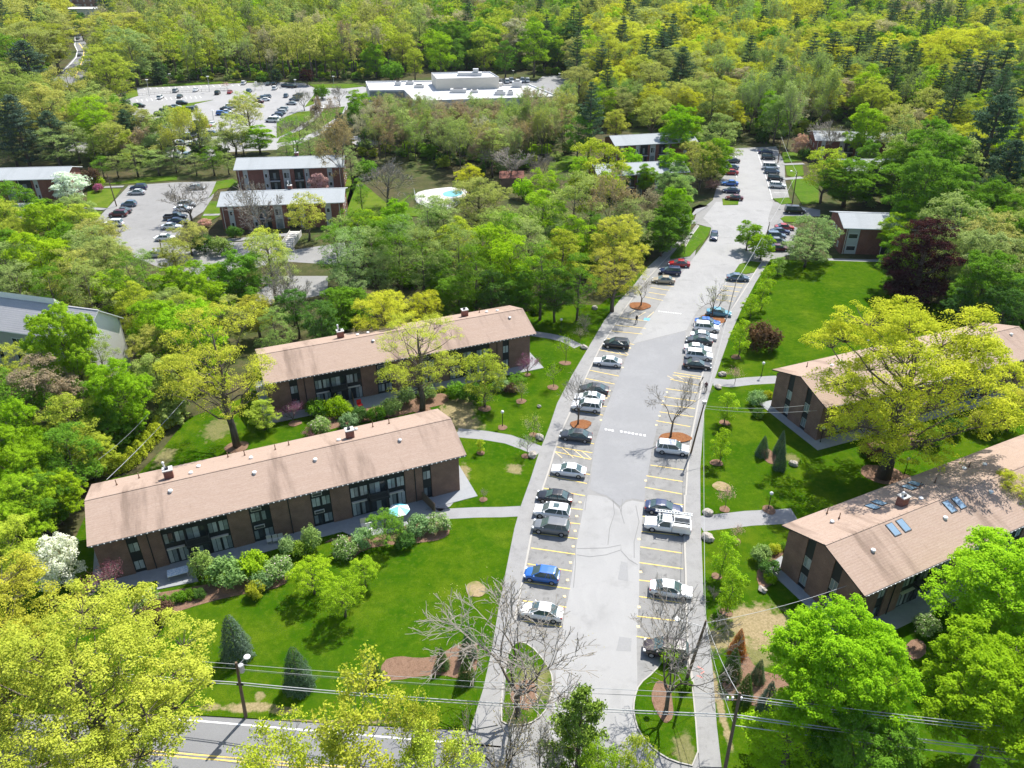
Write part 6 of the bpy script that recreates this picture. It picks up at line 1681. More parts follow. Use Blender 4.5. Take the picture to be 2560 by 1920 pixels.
for poly, zone, mix in WOODS:
    pp = px(poly); ks = [(m.split(':')[0], m.split(':')[1], float(m.split(':')[2])) for m in mix.split()]
    gpts = [G((p[0], max(p[1], -25)), 0) for p in pp]
    xs = [p[0] for p in gpts]; ys = [p[1] for p in gpts]
    y = min(ys)
    while y < min(max(ys), 1250):
        sp = (6.8 + .0120 * max(0, y - 180)) * (.72 if 'before the white' in zone else 1)
        x = min(xs)
        while x < max(xs):
            X = x + frng.uniform(-.45, .45) * sp; Y = y + frng.uniform(-.45, .45) * sp; x += sp
            if abs(X) > .72 * Y + 60: continue
            p = proj(X, Y, 0)
            if not inside(p, pp) or any(inside(p, a) for a in AVOID): continue
            if Y < 330 and any((X - t[0]) ** 2 + (Y - t[1]) ** 2 < (t[2] * .55 + 2.2) ** 2 for t in TREES): continue
            # the same species tends to stand in groups
            w = [k[2] * (1.6 + 1.5 * math.sin(X * .021 + i * 2.1 + Y * .013) * math.cos(Y * .017 - X * .009 + i)) for i, k in enumerate(ks)]
            w = [max(.05, q) for q in w]; t = frng.random() * sum(w); i = 0
            while t > w[i] and i < len(w) - 1: t -= w[i]; i += 1
            k, c, _ = ks[i]; r = {'oak': 5.2, 'maple': 4.8, 'broad': 4.4, 'tall': 3.8, 'thin': 3.6, 'pine': 4.0, 'bpine': 3.8, 'airy': 3.6, 'feather': 4.4}[k] * frng.uniform(.8, 1.25) * (1 + max(0, Y - 220) * .0020)
            h = min(r * HREL[k], 24 + max(0, Y - 300) * .018) * frng.uniform(.85, 1.1) * (1 + min(.22, max(0, Y - 330) * .0012))
            if k in ('oak', 'maple', 'broad'): h = max(h, 12)
            if Y < 330 and X < 0: h = min(h, 14)
            cand.append((math.hypot(X, Y), k, c, X, Y, r, h, zone))
        y += sp
cand.sort()
TOTAL = {}
for o in COL.objects:
    if o.parent is None and o.get('category'):
        k = o.name.split('.')[0]; TOTAL[k] = TOTAL.get(k, 0) + 1
LIM = {'oak_tree': 230, 'maple_tree': 150, 'broadleaf_tree': 230, 'budding_tree': 150, 'pine_tree': 110}
rest = []
for d, k, c, X, Y, r, h, zone in cand:
    nm = KNAME[k][0]
    if TOTAL.get(nm, 0) < LIM.get(nm, 100) and d < 480:
        plant(k, c, X, Y, r, h, zone, 'trees of the woods'); TOTAL[nm] = TOTAL.get(nm, 0) + 1
    else: rest.append((k, c, X, Y, r, h))
print('TREES individual', TOTAL, 'rest', len(rest))
# the far wood: one mass
def joined(name, tk, cr):
    bm = bmesh.new(); bm.from_mesh(tk); nt_ = len(bm.faces); bm.from_mesh(cr)
    me = bpy.data.meshes.new(name); mats = list(tk.materials) + list(cr.materials); bm.faces.ensure_lookup_table()
    for i, f in enumerate(bm.faces):
        if i >= nt_: f.material_index += len(tk.materials)
    bm.to_mesh(me); bm.free()
    for m in mats: me.materials.append(m)
    return me
fcol = bpy.data.collections.new('far_tree_kinds'); FIDX = {}
far_defs = [('oak', lambda s: broadleaf(s, 16, 6.5, 4.5, 'oak', 26, .28, 11, .10, 16, .46, .4, .6, far=True, leafm='leaf_far')), ('maple', lambda s: broadleaf(s, 15, 5.6, 3., 'round', 22, .31, 11, .14, 18, .5, .3, .5, far=True, leafm='leaf_far')),
            ('broad', lambda s: broadleaf(s, 16, 5., 4.5, 'round', 20, .33, 10, .13, 15, .46, .28, .5, far=True, leafm='leaf_far')), ('tall', lambda s: broadleaf(s, 18, 4.4, 6.5, 'tall', 18, .34, 9, .14, 13, .42, .24, .4, far=True, leafm='leaf_far')),
            ('thin', lambda s: bare(s, 16, 4.2, .34, 4, 4, .22, 12, .36, .5, leafm='leaf_far')), ('pine', lambda s: pine(s, leafm='needle_far', far=True, tuft=12))]
names = []
for i, (k, fn) in enumerate(far_defs):
    for s in (1, 2):
        t_, c_ = fn(200 + i * 10 + s); nm = 'far_tree_%02d' % (i * 2 + s); ob = bpy.data.objects.new(nm, joined(nm, t_, c_)); fcol.objects.link(ob); FIDX.setdefault(k, []).append(i * 2 + s - 1)
FIDX['bpine'] = FIDX['pine']; FIDX['airy'] = FIDX['feather'] = FIDX['broad']
t_, c_ = broadleaf(300, 3.2, 2.2, .3, 'round', 16, .36, 10, .18, 12, .42, .1, .5, far=True, leafm='leaf_far'); ob = bpy.data.objects.new('far_tree_13', joined('far_tree_13', t_, c_)); fcol.objects.link(ob); FIDX['bush'] = [12, 12]; PRO['bush'] = (3.2, 2.2, [])
bushes = []
for poly, zone, mix in WOODS:
    pp = px(poly); gpts = [G((p[0], max(p[1], 60)), 0) for p in pp]; xs = [p[0] for p in gpts]; ys = [p[1] for p in gpts]; y = min(ys)
    while y < min(max(ys), 470):
        x = min(xs)
        while x < max(xs):
            X = x + frng.uniform(-2.4, 2.4); Y = y + frng.uniform(-2.4, 2.4); x += 5.0
            if abs(X) > .72 * Y + 40 or frng.random() < .35: continue
            p = proj(X, Y, 0)
            if inside(p, pp) and not any(inside(p, q) for q in AVOID): r = frng.uniform(1.2, 2.9); bushes.append(('bush', frng.choice(['L', 'G', 'BT', 'O', 'YG', 'G', 'DG']), X, Y, r, r * frng.uniform(1.1, 1.7)))
        y += 5.0
def scatter_mesh(name, rest, label, cat):
    me = bpy.data.meshes.new(name); n = len(rest)
    me.vertices.add(n); me.vertices.foreach_set('co', np.array([(t[2], t[3], 0) for t in rest], np.float32).ravel())
    def attr(nm, typ, vals, key='value'):
        a = me.attributes.new(nm, typ, 'POINT'); a.data.foreach_set(key, np.asarray(vals).ravel())
    attr('kind', 'INT', np.array([FIDX[t[0]][int(abs(t[2] * 7.3)) % 2] for t in rest], np.int32))
    attr('scl', 'FLOAT_VECTOR', np.array([(t[4] / PRO[t[0]][1], t[4] / PRO[t[0]][1], t[5] / PRO[t[0]][0]) for t in rest], np.float32), 'vector')
    attr('rot', 'FLOAT_VECTOR', np.array([(0, 0, frng.uniform(0, 6.28)) for t in rest], np.float32), 'vector')
    cols = np.array([COLR[t[1]] for t in rest], np.float32) * np.random.default_rng(9).uniform(.86, 1.14, (n, 1)); attr('col', 'FLOAT_VECTOR', cols.astype(np.float32), 'vector')
    me.update(); return tag(link(name, me), label, cat, None, 'stuff')
fo, fu = scatter_mesh('far_wood', rest, 'far mixed wood of yellow-green crowns and pines reaching the top edge', 'wood'), scatter_mesh('undergrowth', bushes, 'low leafy undergrowth beneath the trees of the woods', 'undergrowth')
ng = bpy.data.node_groups.new('scatter_far_wood', 'GeometryNodeTree')
ng.interface.new_socket('Geometry', in_out='INPUT', socket_type='NodeSocketGeometry'); ng.interface.new_socket('Geometry', in_out='OUTPUT', socket_type='NodeSocketGeometry')
gi, go = ng.nodes.new('NodeGroupInput'), ng.nodes.new('NodeGroupOutput'); ip = ng.nodes.new('GeometryNodeInstanceOnPoints'); ci = ng.nodes.new('GeometryNodeCollectionInfo')
ci.inputs['Collection'].default_value = fcol; ci.inputs['Separate Children'].default_value = True; ci.inputs['Reset Children'].default_value = True
def na(nm, typ):
    a = ng.nodes.new('GeometryNodeInputNamedAttribute'); a.data_type = typ; a.inputs['Name'].default_value = nm
    return a.outputs['Attribute']
ng.links.new(gi.outputs[0], ip.inputs['Points']); ng.links.new(ci.outputs[0], ip.inputs['Instance']); ip.inputs['Pick Instance'].default_value = True
ng.links.new(na('kind', 'INT'), ip.inputs['Instance Index']); ng.links.new(na('scl', 'FLOAT_VECTOR'), ip.inputs['Scale'])
er = ng.nodes.new('FunctionNodeEulerToRotation'); ng.links.new(na('rot', 'FLOAT_VECTOR'), er.inputs[0]); ng.links.new(er.outputs[0], ip.inputs['Rotation'])
ng.links.new(ip.outputs[0], go.inputs[0])
for o in (fo, fu): md = o.modifiers.new('scatter', 'NODES'); md.node_group = ng
# ------------------------------------------------------------------ street furniture, wires, people
def pole(name, foot, top_px, label, cat, h=None, mat='wood', r=.15, z=0.0):
    "foot, top in px; height from the picture; leaning allowed"
    b = G(foot, z); lo, hi = 1., 20.
    for _ in range(30):
        m = (lo + hi) / 2
        if proj(b[0], b[1], m)[1] > top_px[1]: lo = m
        else: hi = m
    h = h or lo; t = G(top_px, h)
    if math.hypot(t[0] - b[0], t[1] - b[1]) > 1.6: t = (b[0] + (t[0] - b[0]) * 1.6 / math.hypot(t[0] - b[0], t[1] - b[1]), b[1] + (t[1] - b[1]) * 1.6 / math.hypot(t[0] - b[0], t[1] - b[1]))
    e = empty(name, (b[0], b[1], z), 0, label, cat); d = (t[0] - b[0], t[1] - b[1])
    mb = MB(); mb.tube([(0, 0, -.2), (d[0] * .5, d[1] * .5, h * .5), (d[0], d[1], h)], [r * 1.2, r, r * .75], 8); mb.build('shaft', mat, e)
    return e, b, d, h
def arm_lamp(e, d, h, ax, ay, ln=1.8, z=-.6):
    mb = MB(); p0 = (d[0], d[1], h + z); p1 = (d[0] + ax * ln, d[1] + ay * ln, h + z + .35); mb.tube([p0, p1], [.035, .03], 6); a = mb.build('lamp_arm', 'grey_metal', e)
    mb = MB(); mb.sphere((p1[0] + ax * .2, p1[1] + ay * .2, p1[2]), .32, 10, 6, 0, (1, 1, .45)); mb.build('lamp_head', 'white', a)
up1, b1, d1, h1 = pole('utility_pole', V['7'](1500, 1350), V['7'](1440, 1015), 'wooden utility pole on the front lawn at the street edge', 'utility pole')
mb = MB(); mb.cyl((d1[0] + .35, d1[1], h1 - 1.2), (d1[0] + .35, d1[1], h1 - .35), .24, n=10); mb.build('transformer', 'grey_metal', up1); arm_lamp(up1, d1, h1, .6, .6, 1.0, -.5)
mb = MB(); mb.cyl((d1[0] - .45, d1[1], h1 * .62), (d1[0] + .15, d1[1], h1 * .62), .14, n=8); mb.build('cable_box', 'black', up1)
up2 = empty('utility_pole', (17.2, 37.8, 0), 0, 'wooden utility pole with crossed wires beside the maple mulch bed', 'utility pole')
t2 = G(V['9'](464, 1200), 11.0); d2 = (t2[0] - 17.2, t2[1] - 37.8); h2 = 11.0
mb = MB(); mb.tube([(0, 0, -.2), (d2[0], d2[1], h2)], [.18, .12], 8); mb.build('shaft', 'wood', up2)
mb = MB(); mb.box(d2[0] - 1.0, d2[1] - .05, h2 - .95, d2[0] + .3, d2[1] + .05, h2 - .84); mb.build('crossarm', 'wood', up2)
for dx in (-.9, -.5, .2): mb = MB(); mb.cyl((d2[0] + dx, d2[1], h2 - .84), (d2[0] + dx, d2[1], h2 - .55), .09, n=8); mb.build('insulator', 'white', up2)
up3, b3, d3, h3 = pole('utility_pole', V['9'](128, 1145), V['9'](258, 760), 'leaning dark utility pole where pavement meets the street island', 'utility pole')
arm_lamp(up3, d3, h3, -.96, .25, 2.4, -.9)
up4, b4, d4, h4 = pole('street_lamp', V['5'](2115, 1300), V['5'](2197, 1000), 'leaning street lamp pole beside the white SUV on the pavement', 'street lamp', z=KERB, r=.12)
mb = MB(); mb.cyl((d4[0], d4[1], h4 - .1), (d4[0], d4[1], h4 + .35), .26, n=10); mb.build('lamp_head', 'grey_metal', up4)
up5, b5, d5, h5 = pole('utility_pole', V['6'](385, 470), V['6'](445, 240), 'slim pole by the pavement at the mulch island with teal car', 'utility pole', r=.1)
PO = {}
for v, f, t, lb in (('3', (700, 1000), (722, 835), 'pole at the head of the upper lot by the pink blossom'), ('3', (787, 1255), (818, 1055), 'pole with a lamp between the upper lot and maples'), ('3', (618, 1500), (650, 1365), 'short pole at the clustered bay'), ('1', (717, 1268), (655, 1065), 'leaning wooden pole by the small lawn near the steel blue car'), ('1', (998, 1572), (980, 1470), 'lamp post with a round ring by the silver sedan'), ('1', (560, 470), (490, 345), 'wooden pole at the bend of the winding road')):
    e, b, d, h = pole('utility_pole', V[v](*f), V[v](*t), lb, 'utility pole', r=.13); PO[lb] = (e, b, d, h)
    if 'lamp' in lb: arm_lamp(e, d, h, -.8, .3, 1.5, -.3)
for i, (v, f, t) in enumerate((('1', (918, 592), (900, 490)), ('1', (1288, 565), (1275, 470)), ('1', (712, 630), (703, 590)), ('1', (1045, 505), (1040, 455)), ('1', (910, 742), (900, 685)), ('1', (1312, 735), (1303, 680)), ('1', (1815, 540), (1812, 490)), ('1', (2050, 520), (2047, 470)), ('1', (1565, 560), (1570, 505)), ('W', (1487, 120), (1486, 62)), ('W', (1912, 130), (1912, 88)))):
    e, b, d, h = pole('street_lamp', V[v](*f), V[v](*t), None, 'street lamp', mat='grey_metal', r=.1); tag(e, None, None, 'lamps of the far car park')
    mb = MB(); mb.box(d[0] - .5, d[1] - .3, h - .1, d[0] + .5, d[1] + .3, h + .15); mb.build('lamp_head', 'white', e)
    CREG.append((e, '', 'lamp post', 'in the far car park', proj(b[0], b[1], h)))
# globe lamps on the lawns
for v, x, y, x2, y2, lb in (('5', 967, 1135, 967, 1092, 'white globe lamp on the side lawn between the two paths'), ('5', 1323, 560, 1323, 514, 'white globe lamp by the shaded path behind the rear block'), ('6', 593, 832, 598, 778, 'white globe lamp by the path to the far gable'), ('6', 1465, 1428, 1480, 1376, 'white globe lamp under the giant oak'), ('6', 636, 1640, 655, 1580, 'white globe lamp by the path to the near gable'), ('6', 1225, 690, 1228, 650, 'white globe lamp behind the far brown roof'), ('H', 640, 960, 648, 895, 'globe lamp at the corner of the far gable')):
    b = G(V[v](x, y), KERB); e = empty('garden_lamp', (b[0], b[1], KERB), 0, lb, 'lamp'); h = 2.3
    mb = MB(); mb.cyl((0, 0, 0), (0, 0, h), .05, n=8); mb.cyl((0, 0, 0), (0, 0, .25), .12, .06, n=8); mb.build('lamp_post', 'black', e)
    mb = MB(); mb.sphere((0, 0, h + .2), .24, 12, 8); mb.build('globe', 'white', e, True)
# boulders
for i, (v, x, y, r, lb) in enumerate((('6', 356, 820, .62, 'boulder at the corner where path meets pavement, upper side'), ('6', 330, 897, .55, 'flat boulder just below the path to the far gable'), ('9', 268, 103, .6, 'boulder on the upper side of the near path'), ('9', 266, 253, .75, 'boulder on the lower side of the near path'), ('5', 1195, 1205, .7, 'pale boulder beside the curved path young tree'), ('5', 1150, 1312, .65, 'boulder next to the dark-shadowed young tree'), ('6', 790, 1365, .6, 'pale rock on the shaded lawn below the spruce trio'), ('5', 1465, 655, .6, 'boulder at the shaded path end by the pavement'), ('I', 40, 430, .6, 'boulder under the trees by the pavement'), ('9', 600, 572, .45, 'stone block at the near gable wall end'), ('5', 1190, 1015, .3, 'small stone on the side lawn'))):
    c = G(V[v](x, y), .3); mb = MB(); mb.sphere((0, 0, .25), r, 10, 7, 0, (1.15, .85, .72)); rr = random.Random(i)
    mb.v = [(p[0] + rr.uniform(-.09, .09), p[1] + rr.uniform(-.09, .09), p[2] + rr.uniform(-.07, .07)) for p in mb.v]
    o = mb.build('boulder', 'rock'); o.location = (c[0], c[1], KERB - .02); o.rotation_euler = (0, 0, rr.uniform(0, 6)); tag(o, lb, 'boulder')
# wires
def wire(pts, label, r=.022, mat='wire', sag=.5, n=24, group='overhead wires'):
    mb = MB(); P = []
    for a, b in zip(pts, pts[1:]):
        for i in range(n + 1):
            t = i / n; P.append((a[0] + (b[0] - a[0]) * t, a[1] + (b[1] - a[1]) * t, a[2] + (b[2] - a[2]) * t - sag * 4 * t * (1 - t)))
    mb.tube(P, [r] * len(P), 5, 0); return tag(mb.build('overhead_wire', mat), label, 'wire', group)
A1 = (b1[0] + d1[0], b1[1] + d1[1]); A2 = (17.2 + d2[0], 37.8 + d2[1]); A3 = (b3[0] + d3[0], b3[1] + d3[1]); A0 = (A1[0] - 45, A1[1] + 5.0); A5 = (A2[0] + 42, A2[1] - 5.5)
for dz, r, lb, sg in ((-.25, .022, 'topmost thin wire along the street', .35), (-.85, .016, 'second thin wire along the street', .45), (h1 * -.36, .05, 'thick bundled cable along the street, upper of the two', .5), (h1 * -.40, .035, 'thick bundled cable along the street, lower of the two', .55)):
    wire([(A0[0], A0[1], h1 + dz), (A1[0], A1[1], h1 + dz), (A2[0], A2[1], h2 + dz), (A5[0], A5[1], h2 + dz)], lb, r, sag=sg)
wire([(A1[0], A1[1], h1 - 1.0), (A2[0] - .9, A2[1], h2 - .6)], 'thin wire sagging between the two street poles', .016, 'wire_dark', .6)
wire([(A2[0], A2[1], h2 - .6), (A5[0], A5[1] + .5, h2 - .8)], 'wire pair over the maples, upper strand', .03)
wire([(A2[0], A2[1], h2 - 4.1), (A5[0], A5[1] + .5, h2 - 4.4)], 'wire pair over the maples, lower strand', .04)
A4 = (b4[0] + d4[0], b4[1] + d4[1])
wire([(A2[0], A2[1], h2 - .3), (A3[0], A3[1], h3 - .1)], 'service wire from the street pole to the leaning pole', .03)
wire([(A2[0], A2[1], h2 - 3.8), (A3[0], A3[1], h3 - .6), (A4[0], A4[1], h4 - .3)], 'long wire up the pavement past the leaning pole', .022)
wire([(A3[0], A3[1], h3 - .3), (35.0, 58.5, 5.2)], 'service drop to the near gable', .022)
wire([(A4[0], A4[1], h4 - .3), (42.5, 93.4, 5.2)], 'service drop to the far gable, upper', .022); wire([(A4[0], A4[1], h4 - .7), (43, 92.2, 5.0)], 'service drop to the far gable, lower', .022)
A6 = (b5[0] + d5[0], b5[1] + d5[1]); wire([(A4[0], A4[1], h4 - .2), (A6[0], A6[1], h5 - .2)], 'wire between lamp pole and slim pole', .02)
e7 = PO['pole with a lamp between the upper lot and maples']; A7 = (e7[1][0] + e7[2][0], e7[1][1] + e7[2][1]); e8 = PO['pole at the head of the upper lot by the pink blossom']; A8 = (e8[1][0] + e8[2][0], e8[1][1] + e8[2][1]); e9 = PO['short pole at the clustered bay']; A9 = (e9[1][0] + e9[2][0], e9[1][1] + e9[2][1])
wire([(A6[0], A6[1], h5 - .2), (A9[0], A9[1], e9[3] - .2)], 'wire over the lawn tree triangle', .035); wire([(A9[0], A9[1], e9[3] - .2), (A7[0], A7[1], e7[3] - .2)], 'wire above the clustered bay', .03); wire([(A7[0], A7[1], e7[3] - .2), (A8[0], A8[1], e8[3] - .2)], 'wire along the upper lot', .03)
s0 = G(V['4'](650, 1462), 6.5); s1 = G(V['4'](1190, 900), 9.0); wire([(s0[0], s0[1], 6.5), (s1[0], s1[1], 9.0)], 'pale cable from the long roof into the yellow-green oak', .035, sag=.3)
s0 = G(V['4'](600, 1340), 6.5); s1 = G(V['4'](905, 1060), 9.0); wire([(s0[0], s0[1], 6.5), (s1[0], s1[1], 9.0)], 'thinner cable beside the pale one at the hedge', .02, sag=.3)
# pool, fence, railing, brook bridge, steps
pw = slab('swimming_pool', smooth_poly(gp('2 600 1192, 640 1175, 700 1172, 740 1185, 700 1212, 620 1212'), 2), .155, 'pool', kind=None); tag(pw, 'small turquoise swimming pool on a pale deck among trees', 'swimming pool')
def fence(s, label, hgt=1.2, mat='white', step=.25, cat='fence', name='fence', loop=False):
    pts = gp(s); e = empty(name, (pts[0][0], pts[0][1], 0), 0, label, cat); o = pts[0]; L = [(p[0] - o[0], p[1] - o[1]) for p in pts]
    rl, ps = MB(), MB()
    for z in (.15, hgt - .12): rl.tube([(p[0], p[1], z) for p in L], [.035] * len(L), 4)
    rl.build('rail', mat, e)
    tot = sum(math.dist(a, b) for a, b in zip(L, L[1:])); n = int(tot / step)
    for k in range(n + 1):
        c = interp(L, k / n); w = .045 if k % 8 == 0 else .02; ps.box(c[0] - w, c[1] - w, 0, c[0] + w, c[1] + w, hgt + (.12 if k % 8 == 0 else 0))
    ps.build('picket', mat, e); return e
fence('2 432 1190, 445 1246, 530 1284, 650 1292', 'white picket fence curving around the pool deck', 1.4)
fence('F 175 183, 400 165, 700 148, 1000 132', 'dark guard rail across the far car park', 1.0, 'rail', 1.6, 'guard rail', 'guard_rail')
fence('F 1640 300, 1430 445', 'grey guard rail beside the brook', 1.0, 'grey_metal', 1.6, 'guard rail', 'guard_rail')
def timber(s, label, h=1.6):
    a, b = gp(s, 0); e = empty('privacy_screen', (a[0], a[1], KERB), math.atan2(b[1] - a[1], b[0] - a[0]), label, 'screen'); L = math.dist(a, b)
    mb = MB(); n = max(3, int(L / .16))
    for k in range(n): mb.box(L * k / n, -.02, .05, L * k / n + L / n - .02, .02, h)
    mb.build('boarding', 'cedar', e)
    for x in (0, L): p = MB(); p.box(x - .05, -.05 - .051, 0, x + .05, .05 - .051, h + .08); p.build('post', 'cedar', e)
M['cedar'] = plain('cedar_boards', (.20, .15, .11), .9, .1)
timber('B 1560 1030, 1740 1210', 'brown timber screen beside the parasol patio', 1.5); timber('C 955 930, 1010 1110', 'timber screen enclosing the rear patio with the red chair', 1.6)
def deck(s):
    slab('patio', gp(s, KERB), KERB + .09, 'patio', 0)
deck('A 820 1540, 1190 1410, 1260 1590, 820 1680'); deck('B 700 1380, 1450 1120, 1720 1200, 1250 1420, 900 1470'); deck('C 940 960, 1320 960, 1360 1070, 1010 1130'); deck('E 90 560, 230 470, 410 690, 380 760, 200 640'); deck('H 20 560, 120 540, 220 640, 190 700')
# stone steps near the twin grey blocks
st = empty('stone_steps', (*G(V['M'](860, 1640)), 0), 0, 'flight of pale stone steps below the twin grey-roofed blocks', 'steps'); q = G(V['M'](905, 1400)); q0 = G(V['M'](905, 1640)); dY = q[1] - q0[1]
mb = MB()
for k in range(10): mb.box(0, dY * k / 10, 0, 2.4, dY * (k + 1) / 10 - .02, .1 + .10 * k)
mb.build('tread', 'concrete', st)
for x in (-.15, 2.5): mb = MB(); mb.box(x, 0, 0, x + .1, dY, 1.3); mb.build('cheek_wall', 'concrete', st)
# garden bits on the patios
def parasol():
    b = G(V['B'](1350, 1160), 2.2); e = empty('parasol', (b[0], b[1], KERB), 0, 'aqua and white patio parasol by the long brick front', 'parasol'); mb = MB(); mb.cyl((0, 0, 0), (0, 0, 2.5), .03, n=6); mb.build('pole', 'white', e)
    c = MB(); n = 8; R = 1.35
    vs = [(0, 0, 2.55)] + [(R * math.cos(6.283 * k / n), R * math.sin(6.283 * k / n), 1.98) for k in range(n)]
    vs += [(0, 0, 2.52)] + [(p[0], p[1], p[2] - .03) for p in vs[1:n + 1]]
    for k in range(n): c.add([vs[0], vs[1 + k], vs[1 + (k + 1) % n], vs[n + 1], vs[n + 2 + k], vs[n + 2 + (k + 1) % n]], [(0, 1, 2), (5, 4, 3), (1, 4, 5, 2)], k % 3 == 0)
    c.build('canopy', ['teal', 'white'], e)
parasol()
def chair(v, x, y, mat, label, rz, sc=1.0):
    b = G(V[v](x, y), .4); e = empty('patio_chair', (b[0], b[1], KERB + .1), rz, label, 'chair'); e.scale = (sc, sc, sc)
    s = MB(); s.box(-.28, -.28, .40, .28, .28, .46); s.build('seat', mat, e); k = MB(); k.box(-.28, .24, .46, .28, .30, 1.0); k.build('backrest', mat, e)
    for xx in (-.24, .24):
        for yy in (-.24, .24): l = MB(); l.cyl((xx, yy, 0), (xx, yy, .4), .022, n=5); l.build('leg', mat, e)
chair('C', 1065, 1090, 'red', 'red patio chair at the corner of the rear patio', .6, 1.25)
for i, x in enumerate((2015, 2080, 2140)): chair('A', x, 1170 - i * 10, 'concrete', ['first', 'second', 'third'][i] + ' of three pale chairs under the medium window bay', .38)
chair('B', 980, 1350, 'cream', 'cream chair before the parasol patio', .38, 1.3); chair('B', 1040, 1400, 'white', 'white bench-like chair beside the cream one', .38, 1.3)
b = G(V['A'](1045, 1510), .5); e = empty('patio_table', (b[0], b[1], KERB + .1), .40, 'pale blue patterned patio table on the concrete slab', 'table'); mb = MB(); mb.box(-1.1, -.6, .66, 1.1, .6, .72)
M['tablemat'] = m_layers('blue_pattern', (.62, .68, .72), [(9, .48, .54, (.30, .45, .60), .8)], .6)
mb.build('tabletop', 'tablemat', e)
for xx in (-1, 1):
    for yy in (-.5, .5): l = MB(); l.cyl((xx, yy, 0), (xx, yy, .66), .03, n=6); l.build('leg', 'grey_metal', e)
# brook bridge
br = empty('footbridge', (*G(V['F'](1780, 300)), 0), 0, 'grey railed bridge over the brook near the white building', 'bridge'); q = G(V['F'](1905, 300)); o = br.location; W = q[0] - o[0]
mb = MB(); mb.box(0, -1, .1, W, 4, .5); mb.build('bridge_deck', 'concrete', br)
mb = MB()
for z in (.9, 1.4): mb.box(0, -1, z, W, -.9, z + .1)
for k in range(9): mb.box(W * k / 8 - .04, -.99, .5, W * k / 8 + .04, -.91, 1.42)
mb.build('railing', 'grey_metal', br)
slab('brook', gp('F 1830 200, 1790 180, 1760 150, 1790 150, 1850 230, 1860 330, 1830 380, 1790 400, 1840 330'), .06, 'crack')
# people
def person(x, y, z, rz, label, coat, legs, step=.28):
    "one continuous figure grown with a skin modifier"
    pts = {'pel': (0, 0, .95), 'wai': (0, .01, 1.10), 'che': (0, .0, 1.34), 'nec': (0, .02, 1.50), 'hea': (0, .04, 1.62), 'top': (0, .03, 1.74), 'ls': (-.19, 0, 1.42), 'le': (-.25, -.06, 1.15), 'lh': (-.24, .10, .92), 'rs': (.19, 0, 1.42), 're': (.25, -.04, 1.15), 'rh': (.24, .02, .90),
           'lp': (-.10, 0, .90), 'lk': (-.11, step * .55, .50), 'la': (-.11, step * .7, .09), 'lt': (-.11, step * .7 + .18, .05), 'rp': (.10, 0, .90), 'rk': (.11, -step * .2, .50), 'ra': (.11, -step, .12), 'rt': (.11, -step + .17, .06)}
    rad = {'pel': .15, 'wai': .14, 'che': .16, 'nec': .06, 'hea': .105, 'top': .08, 'ls': .075, 'le': .055, 'lh': .042, 'rs': .075, 're': .055, 'rh': .042, 'lp': .10, 'lk': .07, 'la': .05, 'lt': .045, 'rp': .10, 'rk': .07, 'ra': .05, 'rt': .045}
    ed = 'pel-wai wai-che che-nec nec-hea hea-top che-ls ls-le le-lh che-rs rs-re re-rh pel-lp lp-lk lk-la la-lt pel-rp rp-rk rk-ra ra-rt'.split(); ks = list(pts)
    me = bpy.data.meshes.new('person'); me.from_pydata([pts[k] for k in ks], [tuple(ks.index(s) for s in q.split('-')) for q in ed], [])
    o = link('person', me); m = o.modifiers.new('skin', 'SKIN')
    for i, k in enumerate(ks): me.skin_vertices[0].data[i].radius = (rad[k], rad[k])
    me.skin_vertices[0].data[0].use_root = True
    o.modifiers.new('smooth', 'SUBSURF').levels = 2; o.modifiers['smooth'].render_levels = 2
    dg = bpy.context.evaluated_depsgraph_get(); nm = bpy.data.meshes.new_from_object(o.evaluated_get(dg)); o.modifiers.clear(); o.data = nm
    nm.materials.clear()
    for mm in (coat, legs, 'skin', 'hair'): nm.materials.append(M[mm])
    for f in nm.polygons:
        c = f.center; f.use_smooth = True
        f.material_index = 3 if (c.z > 1.66 or (c.z > 1.56 and c.y < .02)) else 2 if (c.z > 1.50 or (c.z < .99 and abs(c.x) > .19)) else 0 if c.z > .98 else 1
    o.location = (x, y, z); o.rotation_euler = (0, 0, rz); tag(o, label, 'person'); return o
M['coat'] = plain('plum_coat', (.085, .022, .04), .9, .1); M['trousers'] = plain('dark_trousers', (.02, .02, .026), .9, .1); M['skin'] = plain('skin', (.45, .27, .19), .6, .3); M['hair'] = plain('dark_hair', (.03, .02, .015), .8, .2); M['darkcoat'] = plain('black_coat', (.015, .015, .018), .9, .1)
p = G(V['6'](252, 922), KERB); person(p[0], p[1], KERB + .012, 2.9, 'person in a plum jacket walking along the pavement by the empty stalls', 'coat', 'trousers')
p = G(V['I'](680, 665), 0.04); person(p[0], p[1], .04, .3, 'person in black standing on the bays beside the blue painted square', 'darkcoat', 'trousers', .12)
# painted utility marks on the pavement
mb = MB()
for s in ('9 205 1040, 240 1060', '9 225 1085, 245 1070', '9 200 1095, 235 1110'): strip_faces(mb, gp(s, KERB), .12, KERB + .018)
M['markred'] = plain('red_mark', (.65, .25, .22), .9, .1)
tag(mb.build('painted_mark', 'markred'), kind='structure')

